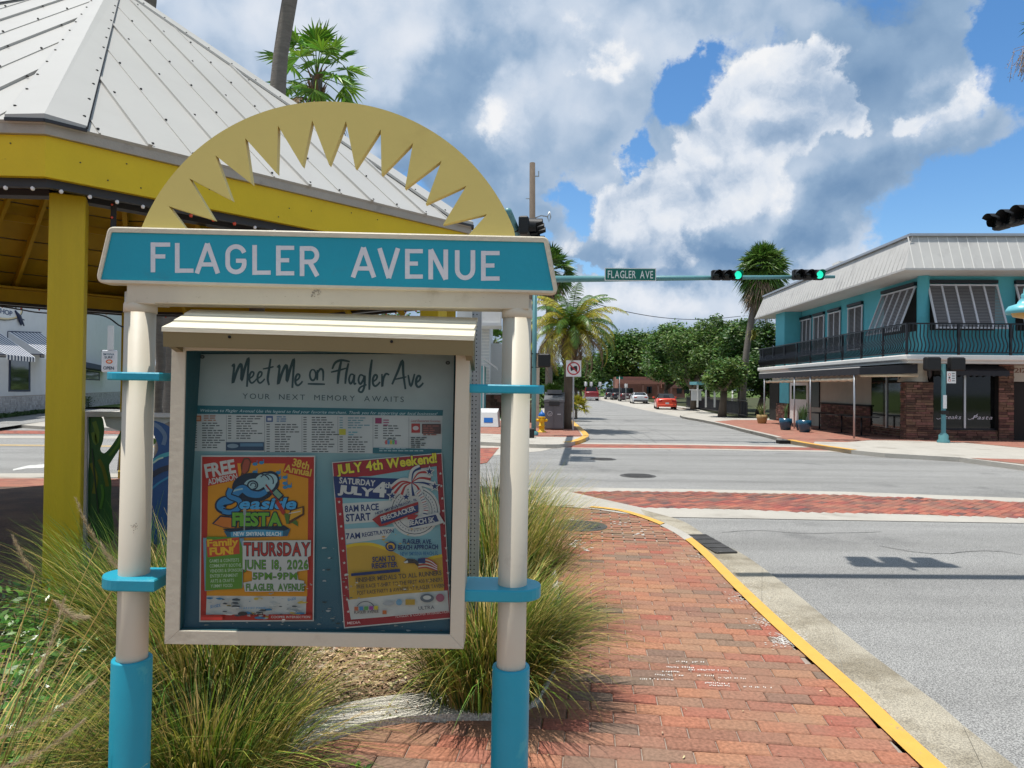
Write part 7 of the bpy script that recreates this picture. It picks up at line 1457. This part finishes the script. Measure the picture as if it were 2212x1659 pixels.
# pink-roofed house and fence beyond the parked cars
hB = thing('house', 'low coral house with a terracotta awning behind the parked cars', 'house', (at(1430, 860, 118).x, 118, 0))
hb2('wall', 1335, 1480, 815, 858, 118, 6, 'coral', hB, hB); hb2('awning', 1336, 1452, 822, 829, 114, 3, 'terracotta', hB, hB); hb2('gable', 1430, 1492, 812, 838, 117, .9, 'coral', hB, hB)
for x in (1420, 1448, 1387): hb2('post', x, x+4, 829, 858, 114.2, .2, 'coral', hB, hB)
for x in (1397, 1462, 1478): hb2('window', x, x+11, 835, 850, 117.9, .1, 'glass_dark', hB, hB)
hC = thing('pergola', 'pale green open pavilion with white posts behind the dark fence', 'pavilion', (at(1535, 870, 50).x, 50, 0)); hb2('roof', 1505, 1560, 825, 831, 50, 2, 'house_teal', hC, hC)
for x in (1506, 1524, 1543, 1558): hb2('post', x, x+3, 831, 880, 50.1, .15, 'white_trim', hC, hC)
hb2('panel', 1494, 1515, 843, 865, 50.3, .1, 'siding', hC, hC); hb2('crossbar', 1490, 1518, 841, 843, 50.2, .1, 'white_trim', hC, hC)
fe = thing('fence', 'long low black metal fence along the far pavement behind the orange convertible', 'fence', (11.6, 50, 0)); fa_, fb_ = g(1475, 884), g(1618, 900); fb_ = Vector((14.2, 42.9, 0)); fa_ = Vector((16.2, 66, 0)); o_ = fe.location
n_ = 60
for k in range(n_+1):
    q = fa_.lerp(fb_, k/n_)-o_; b = MB(); b.box((q.x-.015, q.y-.015, 0), (q.x+.015, q.y+.015, 1.15)); b.build('picket' if k % 6 else 'post', 'iron_black', fe)
for z in (.15, 1.05): b = MB(); b.bar(fa_-o_+Vector((0, 0, z)), fb_-o_+Vector((0, 0, z)), .04, .04); b.build('rail', 'iron_black', fe)
b = MB(); b.sheet([fa_-o_+Vector((.05, 0, .1)), fb_-o_+Vector((.05, 0, .1)), fb_-o_+Vector((.05, 0, .95)), fa_-o_+Vector((.05, 0, .95))]); b.build('screen', 'awning_black', fe)
for lab, x, y in (('white post marker standing in front of the cabbage palm', 1582, 893), ):
    q = g(x, y); t = thing('marker_post', lab, 'post', q); b = MB(); b.cyl((0, 0, 0), (0, 0, 1.75), .05, 8); b.build('post', 'white_trim', t); b = MB(); b.lathe([(0, .0), (.09, .03), (.05, .10), (0, .12)], 8, c=(0, 0, 1.75)); b.build('cap', 'white_trim', t)
b = MB(); b.sheet([(x, y, .012) for x, y in ((12.7, 26.9), (30, 26.9), (30, 120), (14.8, 120), (13.3, 60), (13.2, 42.5), (30, 42.5), (30, 42.6))][:0]+[(13.3, 42.7, .012), (60, 42.7, .012), (60, 149, .012), (19.5, 149, .012), (16.6, 66, .012)]); struct('lawn', b, 'dark_ground')
b = MB(); b.sheet([(-79, 46, .012), (1.9, 46, .012), (3.4, 80, .012), (6.4, 149, .012), (-79, 149, .012)]); struct('lawn', b, 'lawn')
for lab, x, y, h_, pw in (('street-name sign on a thin pole beyond the dark trucks', 1436/1.0-0, 862, 3.2, .45), ('small white parking sign on a pole above the dark trucks', 1351, 862, 2.3, .2)):
    x = 1338 if pw > .3 else 1352; t = thing('small_sign', lab, 'sign', (at(x, 860, 92).x, 92, 0)); b = MB(); b.cyl((0, 0, 0), (0, 0, h_), .04, 6); b.build('pole', 'galv', t); b = MB(); b.box((-pw, -.02, h_-.3 if pw > .3 else h_-.5), (pw, .02, h_)); b.build('panel', 'sign_green' if pw > .3 else 'sign_white', t)
for i, x in enumerate((1265, 1277, 1296)): t = thing('small_sign', ('left of three tiny white signs beyond the red pickup', 'middle of three tiny white signs beyond the red pickup', 'right of three tiny white signs beyond the red pickup')[i], 'sign', (at(x, 840, 105).x, 105, 0), 'parking signs beyond the pickup'); b = MB(); b.cyl((0, 0, 0), (0, 0, 2.6), .04, 6); b.build('pole', 'galv', t); b = MB(); b.box((-.22, -.02, 2.0), (.22, .02, 2.6)); b.build('panel', 'sign_white', t)
# ================================================================== cars
for nm, c in (('car_red', (.27, .012, .02)), ('car_white', (.62, .63, .65)), ('car_orange', (.72, .055, .012)), ('car_black', (.018, .02, .028)), ('car_maroon', (.05, .015, .022)), ('car_navy', (.02, .028, .04)), ('car_silver', (.35, .37, .37))): mm(nm, c, .28, .02, 2, 0, spec=.6, coat=.8)
mm('tyre', (.02, .02, .02), .85, .1, 8, .2); mm('rim', (.45, .45, .47), .3, .05, metal=.8, bump=0); mm('chrome', (.6, .6, .62), .2, .03, metal=.9, bump=0); mm('tail_red', (.4, .01, .01), .25, .05, bump=0); mm('soft_top', (.015, .017, .022), .8, .1); mm('plate', (.6, .62, .62), .5, .05, bump=0)
def car(label, cat, x, Y, L_, W_, hb, ht, paint, kind, rz=0.0, group='cars parked along the right kerb'):
    "rear at y=0 facing the viewer; hb belt height, ht roof height"
    t = thing('parked_car' if group else 'pickup_truck', label, cat, (x, Y, ROAD+.005), group, rz); h2 = W_/2; gc = .24 if kind in ('suv', 'pickup') else .16
    def loft(secs, name, m, par=t):
        b = MB(); n_ = len(secs[0]); vs = [p for s in secs for p in s]; b.add(vs, [(i*n_+k, i*n_+k+1, (i+1)*n_+k+1, (i+1)*n_+k) for i in range(len(secs)-1) for k in range(n_-1)], 0, True); b.sheet(list(reversed(secs[0]))); b.sheet(secs[-1]); return b.build(name, m, par, recalc=True)
    def sec(y, w, z0, z1, r=.12): return [(-w+r*.6, y, z0), (-w, y, z0+r), (-w*1.0, y, (z0+z1)*.55), (-w+.02, y, z1-r), (-w+r*1.2, y, z1), (0, y, z1+.02), (w-r*1.2, y, z1), (w-.02, y, z1-r), (w, y, (z0+z1)*.55), (w, y, z0+r), (w-r*.6, y, z0)]
    tail = .12; hood_ = hb-.06 if kind != 'suv' else hb
    body = loft([sec(0, h2*.88, gc+.12, hb-.12), sec(tail, h2*.97, gc, hb-.02), sec(L_*.25, h2, gc, hb), sec(L_*.6, h2, gc, hb), sec(L_*.8, h2*.98, gc, hood_-.04), sec(L_*.97, h2*.88, gc+.05, hood_-.2), sec(L_, h2*.7, gc+.12, hood_-.3)], 'body', paint)
    if kind == 'suv': cab = [(0.14, hb, .9), (.3, ht-.03, .80), (L_*.55, ht, .80), (L_*.74, hb, .86)]
    elif kind == 'pickup': cab = [(L_*.36, hb, .88), (L_*.40, ht, .74), (L_*.62, ht, .74), (L_*.74, hb, .86)]
    elif kind == 'soft': cab = [(L_*.14, hb-.03, .82), (L_*.27, ht-.08, .66), (L_*.45, ht, .62), (L_*.66, hb, .80)]
    else: cab = [(L_*.10, hb-.02, .84), (L_*.30, ht-.04, .66), (L_*.5, ht, .64), (L_*.74, hb-.02, .84)]
    (ya, za, wa), (yb, zb4, wb), (yc, zc4, wc), (yd, zd, wd) = cab
    P = lambda y, z, w, s: (s*h2*w, y, z)
    q = [P(ya, za, wa, -1), P(yb, zb4, wb, -1), P(yc, zc4, wc, -1), P(yd, zd, wd, -1), P(ya, za, wa, 1), P(yb, zb4, wb, 1), P(yc, zc4, wc, 1), P(yd, zd, wd, 1)]
    rfm = 'soft_top' if kind == 'soft' else paint
    b = MB(); b.add([Vector(p)+Vector((0, 0, .012)) for p in q], [(1, 2, 6, 5)]); 
    if kind == 'soft': b.add(q, [(0, 1, 5, 4)])
    for s, o in ((-1, 0), (1, 4)):
        for i in range(3): b.bar(q[o+i], q[o+i+1], .07, .05)
    b.bar(q[0], q[4], .05, .04); b.build('roof', rfm, t)
    b = MB(); b.add(q, [(0, 1, 2, 3), (7, 6, 5, 4), (2, 3, 7, 6), (0, 3, 7, 4)]); 
    if kind != 'soft': b.add(q, [(4, 5, 1, 0)])
    else: m0, m1 = Vector(q[0]).lerp(Vector(q[1]), .25), Vector(q[4]).lerp(Vector(q[5]), .25); m2, m3 = Vector(q[0]).lerp(Vector(q[1]), .8), Vector(q[4]).lerp(Vector(q[5]), .8); up3 = Vector((0, -.02, .03)); b.add([m0.lerp(m1, .3)+up3, m0.lerp(m1, .7)+up3, m2.lerp(m3, .68)+up3, m2.lerp(m3, .32)+up3], [(0, 1, 2, 3)])
    b.build('windows', 'glass_dark', t)
    if kind == 'pickup': b = MB(); b.box((-h2*.86, .12, hb-.02), (h2*.86, L_*.35, hb+.004)); b.build('bed', 'car_black', t)
    wr = .36 if kind in ('suv', 'pickup') else .31
    for yw in (L_*.18, L_*.80):
        for s in (-1, 1):
            b = MB(); b.lathe([(0, -.12), (wr*.6, -.12), (wr*.95, -.11), (wr, -.07), (wr, .07), (wr*.95, .11), (0, .12)], 18, M4=Matrix.Translation((s*(h2-.13), yw, wr)) @ Matrix.Rotation(R(90), 4, 'Y')); wh = b.build('wheel', 'tyre', t)
            b = MB(); b.lathe([(0, .128), (wr*.62, .124)], 14, M4=Matrix.Translation((s*(h2-.13), yw, wr)) @ Matrix.Rotation(R(90 if s > 0 else -90), 4, 'Y')); b.build('rim', 'rim', wh)
    for s in (-1, 1):
        b = MB()
        if kind in ('suv', 'pickup'): b.box((s*h2*.84-.07, -.012, hb-.42), (s*h2*.84+.07, .05, hb-.10), 0, None, .01)
        else: b.box((s*h2*.66-.17, -.012, hb-.30), (s*h2*.66+.17, .05, hb-.17), 0, None, .01)
        b.build('tail_light', 'tail_red', t)
        b = MB(); b.box((s*(h2+.09)-.09, L_*.62, hb-.02), (s*(h2+.09)+.09, L_*.62+.1, hb+.12), 0, None, .02); b.build('mirror', paint, t)
    b = MB(); b.box((-h2*.9, -.06, gc+.08), (h2*.9, .06, gc+.30), 0, None, .03); b.build('bumper', 'chrome' if kind == 'pickup' else (paint if kind != 'coupe' else 'car_black'), t)
    b = MB(); b.box((-.16, -.07 if kind != 'pickup' else -.075, gc+.32 if kind != 'pickup' else gc+.12), (.16, -.05, gc+.47 if kind != 'pickup' else gc+.27)); b.build('number_plate', 'plate', t)
    return t
q = g(1441, 885, ROAD); car('orange-red convertible with a black soft top, nearest of the parked cars', 'car', q.x, q.y, 4.1, 1.78, .98, 1.36, 'car_orange', 'soft', R(-7))
q = g(1384, 872.5, ROAD); car('white low coupe parked just beyond the orange convertible', 'car', q.x, q.y, 4.6, 1.85, 1.02, 1.34, 'car_white', 'coupe', R(-4))
q = g(1355, 867.5, ROAD); car('dark maroon-black off-road car parked beyond the white coupe', 'car', q.x, q.y, 4.6, 1.95, 1.15, 1.86, 'car_maroon', 'suv', R(-4))
q = g(1336, 864.5, ROAD); car('black upright off-road car, second beyond the white coupe', 'car', q.x, q.y, 4.7, 1.95, 1.15, 1.85, 'car_black', 'suv', R(-4)); q = g(1321, 863, ROAD); car('dark grey upright car, farthest of the parked row', 'car', q.x, q.y, 4.7, 1.9, 1.15, 1.8, 'car_navy', 'suv', R(-4))
q = g(1279, 866, ROAD); car('dark red pickup truck driving away down the avenue', 'pickup', q.x, q.y, 5.6, 2.0, 1.32, 1.93, 'car_red', 'pickup', R(-3), None)
q = g(1250, 857, ROAD); t = car('pale grey car far ahead to the left of the red pickup', 'car', q.x-.6, q.y, 4.6, 1.85, 1.0, 1.55, 'car_silver', 'suv', R(-3), None); t.name = 'distant_car'
# ================================================================== surf shop across the side street, left
mm('shop_white', (.56, .58, .62), .75, .04, 1.5, .15, stain=((.48, .50, .53), 1, .55, .8)); mm('navy', (.012, .022, .07), .6, .06, 4, .1); mm('brick_white', (.40, .40, .42), .85, .2, 4, .7, 20, rnd=.15, stain=((.16, .15, .15), 3, .55, .7)); mm('awning_white', (.62, .63, .65), .7, .05, 4, .1)
A0 = g(0, 901); A1 = g(180, 881); fd = (A1-A0).normalized(); nrm_ = Vector((fd.y, -fd.x, 0)); shp = thing('surf_shop', 'white rendered surf shop with navy trim and striped awnings seen through the gazebo', 'shop', A0)
def onw(x, y, o=0.0):
    d = ray(x, y); p0 = A0+nrm_*o; t = (p0-Vector((0, 0, H))).dot(nrm_)/d.dot(nrm_); return Vector((0, 0, H))+d*t-A0
def wq(name, pts, o, m, par=shp, th=.05):
    P = [onw(x, y, o) for x, y in pts]; n_ = len(P); b = MB(); b.add(P+[p-nrm_*th for p in P], [tuple(range(n_)), tuple(range(2*n_-1, n_-1, -1))]+[(i, (i+1) % n_, n_+(i+1) % n_, n_+i) for i in range(n_)]); return b.build(name, m, par, recalc=True)
e0, e1 = -fd*16, fd*30; b = MB(); b.add([e0, e1, e1+Vector((0, 0, 7.5)), e0+Vector((0, 0, 7.5)), e0-nrm_*9, e1-nrm_*9, e1-nrm_*9+Vector((0, 0, 7.5)), e0-nrm_*9+Vector((0, 0, 7.5))], [(0, 1, 2, 3), (5, 4, 7, 6), (1, 5, 6, 2), (4, 0, 3, 7), (3, 2, 6, 7)]); b.build('wall', 'shop_white', shp, recalc=True)
pl_ = MB(); pl_.add([e0+nrm_*.02, e1+nrm_*.02, e1+nrm_*.02+Vector((0, 0, 1.0)), e0+nrm_*.02+Vector((0, 0, 1.0))], [(0, 1, 2, 3)]); po2 = pl_.build('plinth', 'mortar', shp); stones(po2, lambda x, z, d: tuple(e0+fd*(x+8)+nrm_*(.02+d*.5)+Vector((0, 0, z))), 38, .98, st=.085, sd=41, lw=(.2, .22))
sb = po2.children[0]; sb.data.materials.clear(); sb.data.materials.append(M['brick_white']); sb.name = 'brickwork'
wn = wq('window', [(20, 762), (66, 762), (66, 846), (19, 846)], .02, 'navy'); wq('pane', [(24, 766), (62, 766), (62, 842), (23, 842)], .035, 'glass_dark', wn, .01)
wn = wq('window', [(178, 798), (216, 804), (216, 822), (178, 820)], .02, 'navy'); wq('pane', [(180, 801), (213, 806), (213, 820), (180, 818)], .035, 'glass_dark', wn, .01)
wq('canopy', [(176, 780), (252, 796), (252, 804), (176, 792)], .9, 'navy', shp, .9); b = MB(); b.cyl(onw(219, 757, .02), onw(247, 792, .9), .03, 6); b.build('stay_rod', 'dark_metal', shp)
# striped awnings: white and navy bands sloping outward
def stripe_awning(x0, x1, yt_, yb_, drop, out=.75):
    T0, T1 = onw(x0, yt_, .02), onw(x1, yt_+2, .02); zt, zb5 = T0.z, onw(x0, yb_, out).z; root_ = None; n_ = 19
    fr = MB(); fr.cyl(T0+nrm_*.02, T1+nrm_*.02, .02, 6); root_ = fr.build('awning', 'navy', shp)
    for i in range(n_):
        a, c = T0.lerp(T1, i/n_), T0.lerp(T1, (i+1)/n_); lo = lambda p: Vector((p.x, p.y, 0))+nrm_*out+Vector((0, 0, zb5)); b = MB(); sc_v = .03*(i % 2)
        b.sheet([a, c, lo(c), lo(a)]); b.sheet([lo(a), lo(c), lo(c)-Vector((0, 0, drop)), lo(a)-Vector((0, 0, drop))]); b.build('stripe', 'navy' if i % 2 else 'awning_white', root_)
    for p in (T0, T1): b = MB(); q = Vector((p.x, p.y, 0))+nrm_*out+Vector((0, 0, zb5)); b.sheet([p, q, Vector((p.x, p.y, zb5))]); b.build('cheek', 'awning_white', root_); b = MB(); b.cyl(p, Vector((p.x, p.y, zb5)), .02, 5); b.cyl(Vector((p.x, p.y, zb5)), q, .02, 5); b.build('frame', 'navy', root_)
stripe_awning(17, 88, 716, 756, .22, 1.6); stripe_awning(-80, -6, 712, 756, .22, 1.6)
# oval shop sign with lettering and a surfer emblem
b = MB(); c0 = onw(-8, 655, .06); ux = fd; rx_, rz_ = 3.5, .76
b.add([c0+ux*rx_*cos(R(a))+Vector((0, 0, rz_*sin(R(a)))) for a in range(0, 360, 10)]+[c0-nrm_*.06+ux*rx_*cos(R(a))+Vector((0, 0, rz_*sin(R(a)))) for a in range(0, 360, 10)], [tuple(range(36))]+[(i, (i+1) % 36, 36+(i+1) % 36, 36+i) for i in range(36)]); so_ = b.build('oval_sign', 'dark_metal', shp, recalc=True)
pr = Print(lambda x, y, k: tuple(c0+ux*x+nrm_*(.004+.003*k)+Vector((0, 0, -y)))); pr.ell(0, 0, 3.38, .72, (.62, .50, .28)); pr.ell(0, 0, 3.2, .64, (.62, .63, .66)); pr.text('NIX', .9, .02, .40, (.02, .02, .03), w=1.7, off=.06); pr.text('SURF SHOP', -1.9, .42, .24, (.03, .05, .14), w=3.9, off=.03)
pr.b.build('lettering', 'sheet_print', so_)
b = MB(); c1 = onw(40, 684, .08); b.tube([c1-ux*.5+Vector((0, 0, .25)), c1, c1+ux*.35-Vector((0, 0, .12)), c1+ux*.8-Vector((0, 0, .4))], [.05, .13, .07, .03], 6); b.tube([c1, c1+ux*.4-Vector((0, 0, .4))], [.07, .04], 6); b.tube([c1+ux*.3-Vector((0, 0, .08)), c1+ux*.8-Vector((0, 0, .1))], [.06, .03], 6); b.build('surfer_emblem', 'navy', shp)
# hanging shop sign on a post and the hedge below the wall
q = at(236, 780, 27); hs_ = thing('hanging_sign', 'small white hanging sign board reading OPEN beside the far gazebo post', 'sign', q); b = MB(); b.box((-.28, -.03, -.42), (.30, .03, .42), 0, None, .05); b.build('board', 'awning_white', hs_); b = MB(); b.box((-.06, -.04, .42), (.14, .04, 1.35)); b.build('hanger', 'siding', hs_)
pr = Print(lambda x, y, k: (x, -.032-.002*k, -y)); pr.text('SMYRNA', -.22, -.22, .08, (.03, .10, .16), w=.42); pr.text('SURF', -.16, -.10, .09, (.03, .05, .08), w=.3); pr.ell(.02, .02, .13, .08, (.65, .12, .02)); pr.ell(.02, .02, .08, .04, (.6, .55, .45)); pr.text('OPEN', -.20, .32, .12, (.03, .04, .07), w=.4); pr.b.build('lettering', 'sheet_print', hs_)
he = thing('hedge', 'low dark hedge along the foot of the white shop wall', 'hedge', A0+nrm_*.5); b = MB(); rn = random.Random(51)
for i in range(5200): u = rn.uniform(-4, 14); hgt_ = (.22 if u < 8.2 else .8)*rn.uniform(.1, 1)*(1+.3*noise.noise(Vector((u, 0, 0)))); leafq(b, fd*u+nrm_*rn.gauss(0, .12)+Vector((0, 0, hgt_)), rn.uniform(.03, .07), rn, 0, .8)
b.build('foliage', 'leaf_dark', he)['kind'] = 'stuff'
b = MB(); P_ = [A0+fd*u+nrm_*v+Vector((0, 0, .012)) for u, v in ((-20, 0), (16, 0), (16, 3.2), (-20, 3.2))]; b.sheet(P_); struct('pavement', b, 'asphalt')
pw = thing('pedestrian', None, None) if False else None
